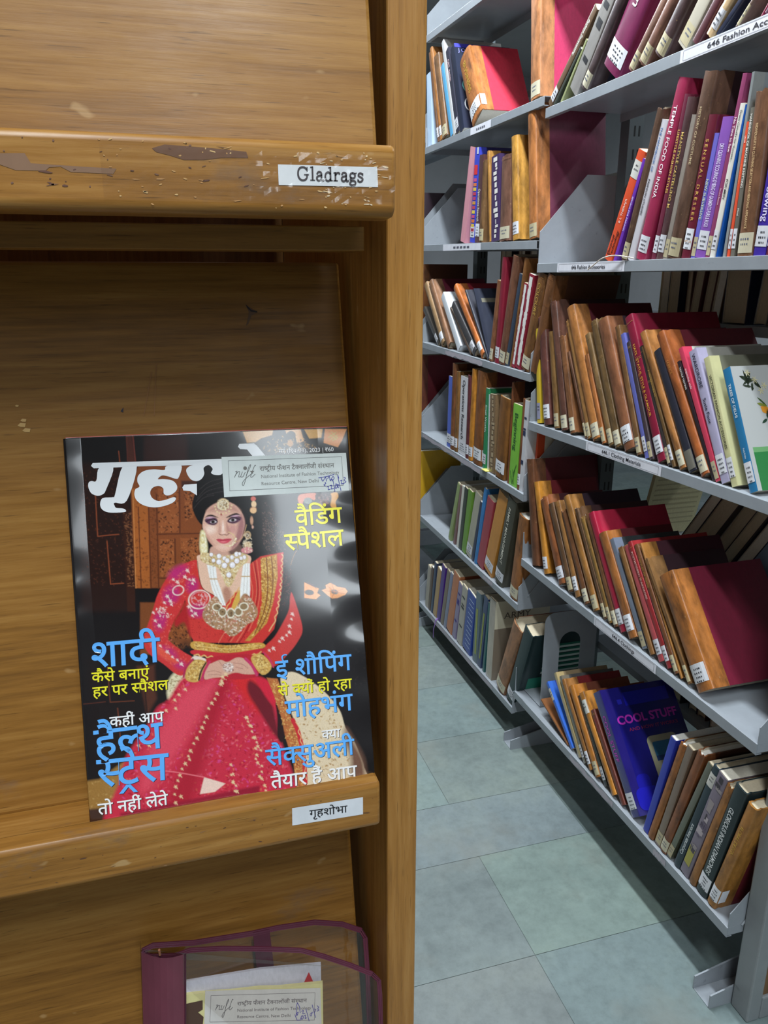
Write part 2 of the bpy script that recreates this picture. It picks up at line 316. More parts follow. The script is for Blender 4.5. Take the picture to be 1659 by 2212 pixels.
BOOKS = [  # poses and sizes solved from image pixel positions, baked as world coordinates
 ('R5', 1.7527, 0.364, -51.9, 0.231, 0.0179, 'p', (110, 86, 66), 'w', (110, 86, 66), 'Fashion Forecasting~240,240,235~.5~.12~d', 'thin brown paperback with white lettering, first from left on the top near shelf'),
 ('R5', 1.7317, 0.364, -51.41, 0.1386, 0.008, 'p', (62, 66, 58), '-', (80, 80, 70), '', 'slim dark green-grey paperback, second from left on the top near shelf'),
 ('R5', 1.6995, 0.364, -44.67, 0.1374, 0.0068, 'p', (150, 155, 110), '-', (190, 190, 180), '', 'slim pale yellow-green paperback, third from left on the top near shelf'),
 ('R5', 1.6483, 0.364, -41.29, 0.2089, 0.0393, 'g', (150, 146, 142), '-', (170, 165, 160), '#bar~30,30,35', 'grey book in loose clear plastic wrap, fourth from left on the top near shelf'),
 ('R5', 1.6, 0.364, -42.24, 0.3, 0.0283, 'h', (84, 70, 72), 'Y', (60, 62, 80), '', 'dark grey-brown leather book taped at its foot, fifth from left on the top near shelf'),
 ('R5', 1.5029, 0.364, -37.93, 0.29, 0.067, 'l', (118, 38, 78), 'W', (112, 36, 74), 'Design~225,215,215~.44~.30~d;Textbook of~215,205,205~.26~.12~d~.26', 'wide plum hardback with a white sticker, sixth from left on the top near shelf'),
 ('R5', 1.4316, 0.364, -43.55, 0.27, 0.0198, 'h', (138, 104, 90), 'y', (90, 40, 50), 'FASHION~190,170,140~.4~.3~d', 'faded pinkish-brown leather book, seventh from left on the top near shelf'),
 ('R5', 1.3954, 0.364, -44.47, 0.27, 0.0272, 'h', (130, 92, 78), 'y', (90, 40, 50), '', 'light brown leather book with paper spine label, eighth from left on the top near shelf'),
 ('R5', 1.3446, 0.364, -43.06, 0.27, 0.0326, 'h', (86, 66, 66), 'y', (60, 40, 50), '', 'wide dark brown leather book with rounded foot, ninth from left on the top near shelf'),
 ('R5', 1.2829, 0.364, -42.07, 0.24, 0.0305, 'p', (190, 182, 165), 'y', (110, 70, 60), 'KNOW~95,92,98~.62~.18~d', 'cream paperback with big grey capitals, tenth from left on the top near shelf'),
 ('R5', 1.2469, 0.364, -42.7, 0.24, 0.0191, 'l', (92, 50, 56), '-', (90, 40, 50), '', 'reddish brown hardback leaning on the cream paperback, eleventh from left on the top near shelf'),
 ('R5', 1.2111, 0.364, -44.77, 0.24, 0.0195, 'h', (200, 170, 130), 'w', (40, 44, 66), '', 'cream-spined book with white label, torn navy cover, twelfth from left on the top near shelf'),
 ('R5', 1.1922, 0.364, -52.51, 0.22, 0.01, 'l', (44, 48, 68), '-', (44, 48, 68), '', 'dark navy book with a ragged edge, thirteenth from left on the top near shelf'),
 ('R5', 1.1489, 0.364, -47.58, 0.24, 0.0071, 'h', (120, 98, 88), 'y', (90, 40, 50), '', 'brown book with a grey tape label, fourteenth from left on the top near shelf'),
 ('R5', 1.0975, 0.364, -42.49, 0.26, 0.0045, 'l', (128, 32, 60), '-', (120, 30, 56), '', 'narrow maroon book beside white page edges, fifteenth from left on the top near shelf'),
 ('R5', 1.0853, 0.364, -45.54, 0.26, 0.0111, 'l', (84, 40, 62), '-', (84, 40, 62), '', 'dark plum hardback cut by the right edge, sixteenth from left on the top near shelf'),
 ('R4', 1.4606, 0.0257, -24.07, 0.2123, 0.0247, 'p', (222, 84, 48), 't', (205, 70, 50), 'Electrical~30,20,20~.40~.05~u~.2;Technology~30,20,20~.40~.05~u~-.2;B L THERAJA~240,220,210~.3~.36~u', 'orange paperback with black lettering, first from left on the Fashion Accessories shelf'),
 ('R4', 1.4356, 0.0259, -22.01, 0.1953, 0.0094, 'p', (108, 52, 168), '-', (140, 60, 60), 'SEWING FOR FASHION~225,215,240~.6~.35~d', 'thin violet paperback behind the orange one, second from left on the Fashion Accessories shelf'),
 ('R4', 1.4006, 0.026, -16.39, 0.2703, 0.0199, 'h', (92, 68, 54), 'y', (70, 40, 40), '', 'old dark brown book with scuffed spine, third from left on the Fashion Accessories shelf'),
 ('R4', 1.3798, 0.0262, -16.42, 0.2469, 0.0194, 'p', (208, 204, 210), '-', (215, 212, 215), 'THE HANDBOOK OF~60,110,170~.36~.05~d~.1;FASHION STUDIES~50,50,60~.36~.40~d~.1', 'white paperback with blue and black capitals, fourth from left on the Fashion Accessories shelf'),
 ('R4', 1.3453, 0.0264, -14.59, 0.304, 0.0291, 'l', (158, 42, 78), 'w', (140, 36, 66), 'TEMPLE FOOD OF INDIA~245,230,235~.42~.14~d', 'tall crimson hardback with spaced white capitals, fifth from left on the Fashion Accessories shelf'),
 ('R4', 1.3054, 0.0266, -10.75, 0.2729, 0.0125, 'l', (112, 40, 62), 'w', (100, 30, 50), 'LIFESTYLE FASHION STYLES~215,175,80~.6~.2~d', 'narrow maroon hardback with gold lettering, sixth from left on the Fashion Accessories shelf'),
 ('R4', 1.2866, 0.0267, -10.0, 0.2644, 0.0183, 'h', (84, 58, 60), 'w', (70, 40, 50), 'MANSTYLE CASTELLINO M~205,170,90~.5~.2~d', 'dark brown hardback with gold lettering, seventh from left on the Fashion Accessories shelf'),
 ('R4', 1.2712, 0.0268, -10.32, 0.2355, 0.0123, 'g', (152, 142, 132), 'y', (150, 140, 130), '', 'slim grey book in clear plastic, eighth from left on the Fashion Accessories shelf'),
 ('R4', 1.2456, 0.0269, -9.51, 0.2941, 0.031, 'h', (98, 72, 58), 'y', (56, 34, 40), 'HISTORY OF COSTUME~190,168,130~.24~.18~d', 'tall worn brown book with torn top, ninth from left on the Fashion Accessories shelf'),
 ('R4', 1.2124, 0.0271, -8.67, 0.2248, 0.0223, 'l', (104, 26, 46), 'W', (100, 24, 44), 'S E N S U A L   D R E S S E R~210,165,80~.42~.16~d;NIFT LIB~200,150,80~.3~.88~h', 'maroon hardback with spaced gold capitals, tenth from left on the Fashion Accessories shelf'),
 ('R4', 1.1929, 0.0272, -7.7, 0.1956, 0.0103, 'p', (112, 106, 196), 'y', (120, 120, 190), 'NEW SUBVERSIVE~200,215,170~.7~.35~d', 'thin lilac-blue paperback with pale green capitals, eleventh from left on the Fashion Accessories shelf'),
 ('R4', 1.1738, 0.0273, -8.07, 0.215, 0.0249, 'p', (134, 84, 172), 'w', (225, 200, 140), 'DRY CLEANING SCOURING DYEING OF GARMENTS FURS & RUGS~225,215,240~.5~.18~d', 'purple paperback with a peeled cream top, twelfth from left on the Fashion Accessories shelf'),
 ('R4', 1.1553, 0.0274, -8.03, 0.2722, 0.0095, 'p', (140, 62, 100), 'y', (130, 50, 90), 'No Time to Sew~240,220,230~.7~.22~d;Sandra Betzina~220,190,205~.4~.6~d', 'tall narrow magenta paperback with white italics, thirteenth from left on the Fashion Accessories shelf'),
 ('R4', 1.1437, 0.0275, -7.92, 0.2291, 0.0115, 'p', (222, 218, 208), 'w', (0, 70, 150), 'Dress Casually for Success...~50,50,50~.5~.04~d;FOR MEN~20,20,25~.55~.47~d', 'white paperback with bold black capitals, fourteenth from left on the Fashion Accessories shelf'),
 ('R4', 1.132, 0.0276, -6.82, 0.2259, 0.0045, 'p', (14, 76, 156), '-', (14, 76, 156), '', 'very thin blue paperback, fifteenth from left on the Fashion Accessories shelf'),
 ('R4', 1.1146, 0.0276, -3.59, 0.268, 0.0055, 'g', (140, 145, 145), '-', (132, 140, 145), '', 'tall pale grey book in plastic wrap, sixteenth from left on the Fashion Accessories shelf'),
 ('R4', 1.1045, 0.0277, -2.2, 0.1991, 0.0057, 'p', (226, 84, 52), 'w', (220, 80, 50), 'LANGE~250,235,220~.5~.1~d;CURRENT THERAPY~240,150,90~.5~.3~d', 'thin orange-red paperback, seventeenth from left on the Fashion Accessories shelf'),
 ('R4', 1.0948, 0.0278, -1.36, 0.2174, 0.0089, 'g', (112, 108, 98), 'w', (110, 105, 100), 'HANDBOOK OF MACHINE KNITTING~235,230,220~.62~.04~d;Hazel~225,220,210~.5~.66~d', 'dark grey paperback with large pale capitals, eighteenth from left on the Fashion Accessories shelf'),
 ('R4', 1.0655, 0.0279, 1.02, 0.2399, 0.0318, 'h', (116, 80, 56), 'Y', (60, 40, 40), 'INDIVIDUALITY IN CLOTHING SELECTION AND PERSONAL APPEARANCE~215,180,130~.2~.2~d', 'wide brown book with yellowed label, torn top, nineteenth from left on the Fashion Accessories shelf'),
 ('R4', 1.0354, 0.0281, -3.25, 0.2392, 0.0256, 'p', (62, 42, 150), 'w', (60, 40, 140), 'Guide to Sewing~225,215,245~.62~.30~d', 'violet-blue paperback with large white letters, twentieth from left on the Fashion Accessories shelf'),
 ('R4', 1.0088, 0.0283, -2.77, 0.2279, 0.0236, 'l', (92, 24, 44), 'w', (90, 20, 40), '', 'maroon book cut off by the right edge, twenty-first from left on the Fashion Accessories shelf'),
 ('R3', 1.7155, -0.352, 8.81, 0.2306, 0.0173, 'p', (214, 182, 52), 'B', (60, 60, 80), '', 'very thin yellow book at the shelf end, first from left on the Clothing Materials shelf'),
 ('R3', 1.6679, -0.3512, 14.45, 0.2633, 0.0325, 'h', (102, 60, 52), 'W', (60, 30, 36), '', 'reddish brown leather book with white label, second from left on the Clothing Materials shelf'),
 ('R3', 1.6225, -0.3501, 14.82, 0.2291, 0.0212, 'h', (128, 94, 52), 'y', (70, 30, 30), '', 'narrow tan leather book, third from left on the Clothing Materials shelf'),
 ('R3', 1.5839, -0.3494, 18.07, 0.3039, 0.0274, 'h', (96, 62, 50), 'Y', (56, 28, 34), '', 'tall dark brown book above its neighbours, fourth from left on the Clothing Materials shelf'),
 ('R3', 1.5468, -0.3485, 20.59, 0.2307, 0.0227, 'h', (134, 88, 54), 'Y', (90, 24, 34), '', 'brown leather book with a cream foot label, fifth from left on the Clothing Materials shelf'),
 ('R3', 1.489, -0.3476, 31.06, 0.2093, 0.0094, 'h', (100, 66, 46), 'y', (70, 30, 30), '', 'hidden narrow brown book with a pale label, sixth from left on the Clothing Materials shelf'),
 ('R3', 1.4754, -0.3472, 28.98, 0.2832, 0.0165, 'h', (146, 104, 58), 'y', (80, 30, 34), '', 'slender tan leather book with a rounded top, seventh from left on the Clothing Materials shelf'),
 ('R3', 1.445, -0.3466, 29.37, 0.3124, 0.0316, 'h', (172, 112, 58), 'Y', (92, 20, 36), '', 'tall orange-tan leather book with a red board, eighth from left on the Clothing Materials shelf'),
 ('R3', 1.4164, -0.3459, 28.41, 0.2022, 0.0146, 'h', (170, 104, 54), 'y', (90, 30, 34), '', 'short orange-brown leather book, ninth from left on the Clothing Materials shelf'),
 ('R3', 1.3874, -0.3454, 31.01, 0.2556, 0.0194, 'h', (124, 96, 60), 'y', (70, 40, 36), '', 'olive-tan leather book with a wrinkled spine, tenth from left on the Clothing Materials shelf'),
 ('R3', 1.3609, -0.3448, 28.84, 0.2847, 0.0239, 'h', (112, 86, 52), 'Y', (70, 50, 40), '', 'olive brown book with a frayed spine top, eleventh from left on the Clothing Materials shelf'),
 ('R3', 1.3205, -0.344, 29.42, 0.2841, 0.037, 'h', (132, 84, 56), 'W', (56, 36, 46), '', 'broad brown book with white label, dark board, twelfth from left on the Clothing Materials shelf'),
 ('R3', 1.2882, -0.3433, 26.17, 0.2695, 0.0163, 'h', (116, 82, 48), 'y', (70, 44, 40), '', 'brown book with paper labels at both ends, thirteenth from left on the Clothing Materials shelf'),
 ('R3', 1.2637, -0.3429, 28.0, 0.2592, 0.0115, 'p', (104, 108, 182), 'w', (100, 100, 160), '', 'thin lavender-blue paperback, fourteenth from left on the Clothing Materials shelf'),
 ('R3', 1.2487, -0.3425, 28.17, 0.2427, 0.012, 'l', (66, 54, 60), 'y', (66, 54, 60), '', 'thin dark book hidden beside the lavender one, fifteenth from left on the Clothing Materials shelf'),
 ('R3', 1.2162, -0.3419, 30.94, 0.3024, 0.025, 'l', (132, 24, 52), 'W', (120, 18, 44), 'HATS : STATUS, STYLE & GLAMOUR~225,170,60~.34~.2~d;BROGDEN C.~190,120,70~.25~.4~d~.3', 'maroon hardback with gold capitals and white label, sixteenth from left on the Clothing Materials shelf'),
 ('R3', 1.1927, -0.3414, 31.17, 0.2435, 0.0094, 'l', (58, 50, 48), 'y', (58, 50, 48), '', 'narrow charcoal book, seventeenth from left on the Clothing Materials shelf'),
 ('R3', 1.1795, -0.3411, 31.79, 0.2449, 0.0088, 'h', (112, 84, 48), 'w', (80, 60, 40), 'A COLORING GUIDE TO~200,160,80~.5~.2~d', 'narrow olive-brown book with a white label, eighteenth from left on the Clothing Materials shelf'),
 ('R3', 1.1528, -0.3406, 34.34, 0.2813, 0.0182, 'h', (168, 112, 60), 'Y', (92, 24, 36), '', 'orange-tan leather book with a red board, nineteenth from left on the Clothing Materials shelf'),
 ('R3', 1.1259, -0.34, 34.74, 0.2442, 0.0219, 'l', (42, 42, 54), 'T', (40, 40, 50), '', 'black-blue book with a taped foot, twentieth from left on the Clothing Materials shelf'),
 ('R3', 1.0918, -0.3393, 36.15, 0.2861, 0.0225, 'h', (156, 86, 42), 'Y', (100, 20, 36), 'FABRICS~190,130,60~.3~.2~d', 'chestnut leather book with a wide red board, twenty-first from left on the Clothing Materials shelf'),
 ('R3', 1.0711, -0.3389, 33.77, 0.2282, 0.0067, 'p', (46, 34, 40), '-', (46, 34, 40), 'TEXTILE TESTING~235,230,225~.75~.05~d', 'thin black book with white capitals, twenty-second from left on the Clothing Materials shelf'),
 ('R3', 1.0608, -0.3387, 32.71, 0.2525, 0.0107, 'p', (206, 66, 92), 'y', (200, 200, 190), 'expecting style~245,225,225~.55~.16~d', 'pink paperback with white lettering, twenty-third from left on the Clothing Materials shelf'),
 ('R3', 1.0414, -0.3383, 30.15, 0.2417, 0.0205, 'p', (178, 172, 200), 'W', (150, 148, 140), 'WARDROBE~40,40,60~.50~.03~d;Susie Faux~40,40,60~.48~.37~d', 'lavender paperback with black serif lettering, twenty-fourth from left on the Clothing Materials shelf'),
 ('R3', 1.0191, -0.3378, 27.9, 0.2276, 0.0145, 'p', (206, 202, 152), 'W', (112, 112, 96), 'VICTORIAN FASHION ACCESSORIES~60,60,40~.5~.14~d', 'cream paperback with black capitals, twenty-fifth from left on the Clothing Materials shelf'),
 ('R3', 0.9762, -0.337, 28.66, 0.2116, 0.018, 'p', (42, 120, 168), 'W', (205, 203, 205), 'TREES OF DELHI~235,240,240~.4~.13~d;Pradip Krishen~220,230,235~.26~.65~d', 'blue-spined paperback with leaves on its cover, twenty-sixth from left on the Clothing Materials shelf'),
 ('R2', 1.6869, -0.7239, 13.34, 0.2768, 0.0337, 'h', (104, 64, 40), '-', (96, 26, 36), '', 'tall brown leather book with a red board, first from left on the Clothings shelf'),
 ('R2', 1.6264, -0.7246, 20.69, 0.2351, 0.0233, 'h', (186, 124, 44), 'w', (110, 14, 24), '', 'ochre leather book with a dark red board, second from left on the Clothings shelf'),
 ('R2', 1.5445, -0.7254, 33.46, 0.2252, 0.0341, 'h', (142, 84, 48), 'w', (70, 20, 30), '', 'broad scuffed reddish leather book with frayed top, third from left on the Clothings shelf'),
 ('R2', 1.5027, -0.7259, 33.26, 0.2215, 0.0238, 'h', (96, 68, 44), 'y', (60, 26, 30), '', 'narrow dark brown leather book, fourth from left on the Clothings shelf'),
 ('R2', 1.4702, -0.7263, 33.33, 0.2361, 0.0226, 'h', (150, 104, 56), 'W', (60, 24, 34), '', 'tan leather book with a bright white label, fifth from left on the Clothings shelf'),
 ('R2', 1.4292, -0.7268, 36.13, 0.2312, 0.024, 'h', (118, 76, 46), 'Y', (50, 24, 34), '', 'brown leather book with a yellowed label, sixth from left on the Clothings shelf'),
 ('R2', 1.3901, -0.7272, 36.25, 0.2768, 0.0252, 'h', (158, 108, 52), 'y', (44, 20, 36), '', 'ochre-tan leather book with a smooth domed top, seventh from left on the Clothings shelf'),
 ('R2', 1.352, -0.7276, 36.47, 0.2638, 0.0146, 'h', (104, 72, 44), 'y', (60, 28, 30), '', 'dark brown book with a peeling spine, eighth from left on the Clothings shelf'),
 ('R2', 1.3313, -0.7279, 37.08, 0.2495, 0.0142, 'h', (140, 104, 50), 'y', (70, 30, 30), '', 'olive-gold leather book with a ragged top, ninth from left on the Clothings shelf'),
 ('R2', 1.3097, -0.7281, 36.11, 0.2611, 0.0173, 'h', (110, 72, 44), 'Y', (80, 26, 34), '', 'worn brown book beside the crimson hardback, tenth from left on the Clothings shelf'),
 ('R2', 1.2833, -0.7284, 36.35, 0.2699, 0.0224, 'l', (168, 28, 58), 'W', (150, 12, 28), '', 'crimson cloth hardback with a bright red board, eleventh from left on the Clothings shelf'),
 ('R2', 1.2468, -0.7288, 37.42, 0.2334, 0.0305, 'h', (158, 98, 48), 'W', (96, 24, 34), '', 'orange-brown leather book with a square white label, twelfth from left on the Clothings shelf'),
 ('R2', 1.2076, -0.7293, 38.66, 0.2388, 0.0162, 'g', (120, 128, 146), 'y', (60, 64, 66), '', 'blue-grey book in crinkled clear plastic, thirteenth from left on the Clothings shelf'),
 ('R2', 1.1817, -0.7296, 37.8, 0.2312, 0.0147, 'h', (126, 88, 48), '-', (84, 20, 36), '', 'brown leather book with a chipped top, fourteenth from left on the Clothings shelf'),
 ('R2', 1.1506, -0.7299, 39.05, 0.2428, 0.0197, 'l', (186, 80, 84), 'w', (150, 40, 60), '', 'dusty pink hardback, fifteenth from left on the Clothings shelf'),
 ('R2', 1.1257, -0.7302, 39.01, 0.262, 0.0146, 'l', (158, 40, 44), 'w', (110, 20, 44), 'POSTMODERN WARDROBE~240,190,180~.5~.08~d', 'narrow red hardback with pale capitals, sixteenth from left on the Clothings shelf'),
 ('R2', 1.1035, -0.7305, 39.54, 0.2645, 0.0139, 'h', (120, 74, 44), 'y', (44, 12, 24), 'STYLES OF DRESS~180,140,60~.5~.12~d', 'brown leather book with faded gold lettering, seventeenth from left on the Clothings shelf'),
 ('R2', 1.0892, -0.7307, 38.4, 0.2734, 0.0056, 'h', (160, 108, 50), '-', (60, 12, 28), '', 'narrow ochre book with a glossy spine, eighteenth from left on the Clothings shelf'),
 ('R2', 1.0642, -0.7309, 41.22, 0.2538, 0.0115, 'h', (128, 92, 54), 'y', (44, 12, 24), '', 'olive-brown book with a curled torn top, nineteenth from left on the Clothings shelf'),
 ('R2', 1.0208, -0.7314, 39.97, 0.2253, 0.0455, 'H', (168, 104, 48), 'W', (112, 6, 42), '', 'big half-leather book with a wide dark red board, twentieth from left on the Clothings shelf'),
 ('R1', 1.4665, -1.1193, 74.59, 0.1574, 0.005, 'l', (130, 80, 40), '-', (90, 44, 20), '', 'small brown book slumped at the far end, first from left on the lowest near shelf'),
 ('R1', 1.446, -1.1192, 53.81, 0.1788, 0.012, 'p', (54, 104, 200), 't', (50, 60, 150), '', 'bright blue paperback with label on top, second from left on the lowest near shelf'),
 ('R1', 1.4083, -1.119, 44.55, 0.2111, 0.014, 'g', (178, 156, 110), '-', (150, 130, 100), '', 'tan paperback in clear plastic, third from left on the lowest near shelf'),
 ('R1', 1.3857, -1.1189, 42.63, 0.2122, 0.0125, 'g', (120, 112, 98), 'w', (90, 90, 90), '', 'grey book in shiny plastic, fourth from left on the lowest near shelf'),
 ('R1', 1.3553, -1.1187, 44.79, 0.2195, 0.0161, 'h', (160, 106, 50), 'w', (120, 10, 16), '', 'orange-brown leather book with a bright red board, fifth from left on the lowest near shelf'),
 ('R1', 1.3243, -1.1185, 43.03, 0.2155, 0.022, 'h', (178, 112, 40), 'y', (110, 50, 24), '', 'ochre leather book with a cream foot, sixth from left on the lowest near shelf'),
 ('R1', 1.292, -1.1183, 44.1, 0.2103, 0.0157, 'p', (40, 38, 34), 'w', (40, 38, 34), '#speck~150,140,120', 'black speckled paperback, seventh from left on the lowest near shelf'),
 ('R1', 1.2564, -1.1181, 45.58, 0.2352, 0.0209, 'h', (190, 124, 44), 't', (120, 60, 24), '', 'golden ochre leather book labelled near its top, eighth from left on the lowest near shelf'),
 ('R1', 1.2225, -1.1179, 45.07, 0.2123, 0.0165, 'l', (108, 50, 36), '-', (84, 40, 30), 'STITCH~170,30,60~.5~.1~d', 'worn maroon-brown book with a chipped top, ninth from left on the lowest near shelf'),
 ('R1', 1.1755, -1.1177, 42.89, 0.2714, 0.0312, 'g', (38, 30, 110), 'W', (26, 22, 112), 'COOL STUFF~200,60,190~.5~.2~d', 'glossy navy hardback picturing a cream gadget, tenth from left on the lowest near shelf'),
 ('R1', 1.141, -1.1175, -10.78, 0.2597, 0.0161, 'p', (44, 58, 170), '-', (215, 215, 205), '', 'blue-spined book with white page edges, eleventh from left on the lowest near shelf'),
 ('R1', 1.1222, -1.1174, -13.13, 0.2716, 0.0171, 'h', (150, 92, 40), '-', (110, 70, 36), '', 'brown leather book beside the blue-spined one, twelfth from left on the lowest near shelf'),
 ('R1', 1.1003, -1.1173, -12.15, 0.2718, 0.0168, 'g', (120, 98, 80), 'y', (110, 90, 70), '', 'brown book in cloudy plastic wrap, thirteenth from left on the lowest near shelf'),
 ('R1', 1.0801, -1.1171, -13.92, 0.2844, 0.0193, 'h', (122, 72, 40), 'Y', (90, 56, 36), '', 'dark brown leather book with pale foot label, fourteenth from left on the lowest near shelf'),
 ('R1', 1.0634, -1.117, -16.16, 0.2799, 0.0131, 'g', (92, 92, 74), 'y', (60, 60, 50), '', 'olive-green book with a faded spine, fifteenth from left on the lowest near shelf'),
 ('R1', 1.0376, -1.1169, -13.97, 0.2814, 0.016, 'l', (40, 54, 62), 't', (40, 50, 56), 'Corporate Interiors~235,240,240~.6~.14~u', 'dark teal hardback with white rounded letters, sixteenth from left on the lowest near shelf'),
 ('R1', 1.0145, -1.1168, -13.46, 0.2754, 0.0238, 'p', (122, 110, 124), '-', (110, 100, 110), '#photo~x', 'photo-covered book with grey and mauve patches, seventeenth from left on the lowest near shelf'),
 ('R1', 0.9893, -1.1166, -12.45, 0.267, 0.0171, 'h', (150, 98, 44), '-', (100, 60, 36), '', 'ochre-brown book with a torn top, eighteenth from left on the lowest near shelf'),
 ('R1', 0.9633, -1.1165, -11.96, 0.2795, 0.0289, 'l', (34, 46, 48), 'W', (34, 44, 46), 'GLORIOUS INDIAN DIAMONDS~225,228,228~.46~.18~d', 'black hardback with tall white serif capitals, nineteenth from left on the lowest near shelf'),
 ('R1', 0.9348, -1.1163, -12.6, 0.2653, 0.0212, 'h', (160, 108, 48), 'W', (100, 16, 30), 'FLORAL DESIGN~190,150,60~.42~.2~d', 'golden-brown leather book with dark red board, twentieth from left on the lowest near shelf'),
 ('L6', 2.5633, 0.3986, 5.0, 0.2145, 0.0441, 'p', (190, 212, 235), '-', (200, 210, 220), '', 'pale blue paperback, first from left on the top far shelf'),
 ('L6', 2.479, 0.3982, 18.8, 0.2823, 0.0138, 'h', (120, 84, 60), 'w', (80, 50, 40), '', 'narrow brown book, second from left on the top far shelf'),
 ('L6', 2.4532, 0.3979, 20.51, 0.2951, 0.0193, 'h', (168, 112, 60), 'w', (100, 60, 40), '', 'orange-brown leather book, third from left on the top far shelf'),
 ('L6', 2.4185, 0.3975, 19.93, 0.2568, 0.0362, 'h', (124, 90, 60), 'y', (80, 60, 40), '', 'faded brown book with a cream label, fourth from left on the top far shelf'),
 ('L6', 2.3662, 0.3971, 24.68, 0.2297, 0.0219, 'p', (96, 170, 215), '-', (96, 170, 215), '', 'sky blue thin paperback, fifth from left on the top far shelf'),
 ('L6', 2.3433, 0.397, 23.57, 0.2976, 0.0192, 'p', (205, 205, 205), '-', (190, 190, 185), '', 'tall white book behind the blue one, sixth from left on the top far shelf'),
 ('L6', 2.3174, 0.3967, 24.0, 0.2641, 0.0238, 'p', (56, 56, 70), 'w', (52, 54, 70), 'GET design~235,200,205~.55~.12~d', 'dark paperback with pale letters, seventh from left on the top far shelf'),
 ('L6', 2.2834, 0.3964, 22.41, 0.2569, 0.0297, 'p', (40, 46, 66), '-', (36, 44, 66), '@jo', 'large navy book with ringed cover letters, eighth from left on the top far shelf'),
 ('L6', 2.17, 0.3954, 31.06, 0.2086, 0.0723, 'h', (178, 112, 60), 'W', (205, 44, 70), 'BUSINESS~200,160,60~.3~.1~d', 'tan half-leather book with a bright red board, ninth from left on the top far shelf'),
 ('L6', 1.822, 0.3925, 6.36, 0.2872, 0.0466, 'h', (178, 120, 78), 'Y', (196, 50, 96), '', 'tall brown book with a pink-red board, tenth from left on the top far shelf'),
 ('L5', 2.2569, 0.0931, -13.13, 0.2568, 0.0373, 'p', (218, 150, 162), '-', (220, 180, 180), '', 'pink and white paperback, first from left on the second far shelf'),
 ('L5', 2.1858, 0.0919, -4.87, 0.249, 0.0324, 'p', (66, 76, 200), 'w', (60, 60, 150), '#dots~x', 'blue paperback with a column of coloured dots, second from left on the second far shelf'),
 ('L5', 2.1507, 0.0909, -4.3, 0.2273, 0.0299, 'g', (96, 64, 66), 'W', (120, 80, 70), 'Operations Research~230,225,220~.6~.38~d', 'dark maroon paperback lettered Operations Research, third from left on the second far shelf'),
 ('L5', 2.1153, 0.0898, -2.62, 0.2123, 0.0274, 'h', (122, 90, 58), 'y', (80, 60, 40), '', 'dull brown leather book, fourth from left on the second far shelf'),
 ('L5', 2.0546, 0.089, 8.38, 0.2339, 0.0118, 'h', (176, 126, 62), '-', (120, 80, 40), '', 'narrow ochre book behind the dull brown one, fifth from left on the second far shelf'),
 ('L5', 2.0246, 0.088, 4.68, 0.2158, 0.0481, 'p', (70, 52, 92), '-', (76, 54, 94), '#torn~225,220,215', 'purple book with its spine torn white, sixth from left on the second far shelf'),
 ('L5', 1.9614, 0.0864, 1.93, 0.2095, 0.0611, 'h', (120, 84, 68), 'Y', (80, 50, 46), '', 'broad worn brown book with a pale label, seventh from left on the second far shelf'),
 ('L5', 1.8915, 0.085, 8.09, 0.2477, 0.0321, 'h', (200, 146, 66), 'w', (92, 28, 52), '', 'tall golden ochre book, eighth from left on the second far shelf'),
 ('L5', 1.7962, 0.0827, 8.14, 0.3054, 0.0388, 'h', (176, 112, 62), 'y', (104, 40, 66), '', 'very tall brown leather book at the end, ninth from left on the second far shelf'),
 ('L4', 2.4458, -0.2208, 53.68, 0.1809, 0.0184, 'g', (70, 66, 62), 'w', (60, 60, 60), '', 'dark book in plastic leaning left, first from left on the third far shelf'),
 ('L4', 2.3957, -0.2218, 44.73, 0.2606, 0.0304, 'h', (158, 126, 90), 'w', (120, 90, 60), '', 'pale tan book leaning left, second from left on the third far shelf'),
 ('L4', 2.3433, -0.2228, 45.61, 0.2754, 0.0317, 'h', (146, 106, 78), '-', (120, 36, 60), '', 'pinkish-brown book with a maroon board, third from left on the third far shelf'),
 ('L4', 2.2614, -0.2247, 45.23, 0.2225, 0.029, 'p', (226, 230, 236), '-', (226, 230, 236), '', 'white book, fore-edge showing, fourth from left on the third far shelf'),
 ('L4', 2.1635, -0.226, 56.39, 0.2266, 0.0108, 'h', (92, 70, 54), '-', (60, 50, 46), '', 'dark brown slim book, fifth from left on the third far shelf'),
 ('L4', 2.1326, -0.2269, 55.03, 0.2298, 0.0281, 'l', (66, 64, 66), 'w', (60, 60, 62), '', 'charcoal book with a white foot label, sixth from left on the third far shelf'),
 ('L4', 2.0727, -0.228, 52.47, 0.3058, 0.0264, 'h', (190, 108, 52), 'W', (160, 40, 56), '', 'bright orange-brown leather book with a red board, seventh from left on the third far shelf'),
 ('L4', 2.0408, -0.2287, 43.86, 0.2566, 0.0083, 'l', (62, 62, 72), '-', (58, 58, 68), '', 'slate grey book leaning left, eighth from left on the third far shelf'),
 ('L4', 2.0314, -0.229, 33.39, 0.2311, 0.0045, 'l', (40, 44, 60), '-', (34, 44, 80), '@navy', 'dark navy book with gold marks, ninth from left on the third far shelf'),
 ('L4', 2.0205, -0.2289, -9.41, 0.2194, 0.0204, 'h', (130, 84, 56), 'Y', (90, 50, 40), '', 'brown leather book leaning right, tenth from left on the third far shelf'),
 ('L4', 1.9817, -0.2297, -5.43, 0.2787, 0.0265, 'l', (132, 30, 50), 'w', (110, 26, 44), '', 'tall dark red hardback, eleventh from left on the third far shelf'),
 ('L4', 1.9478, -0.2305, -13.36, 0.2842, 0.035, 'h', (116, 76, 56), 'Y', (90, 50, 40), '', 'tall brown book with a taped foot, twelfth from left on the third far shelf'),
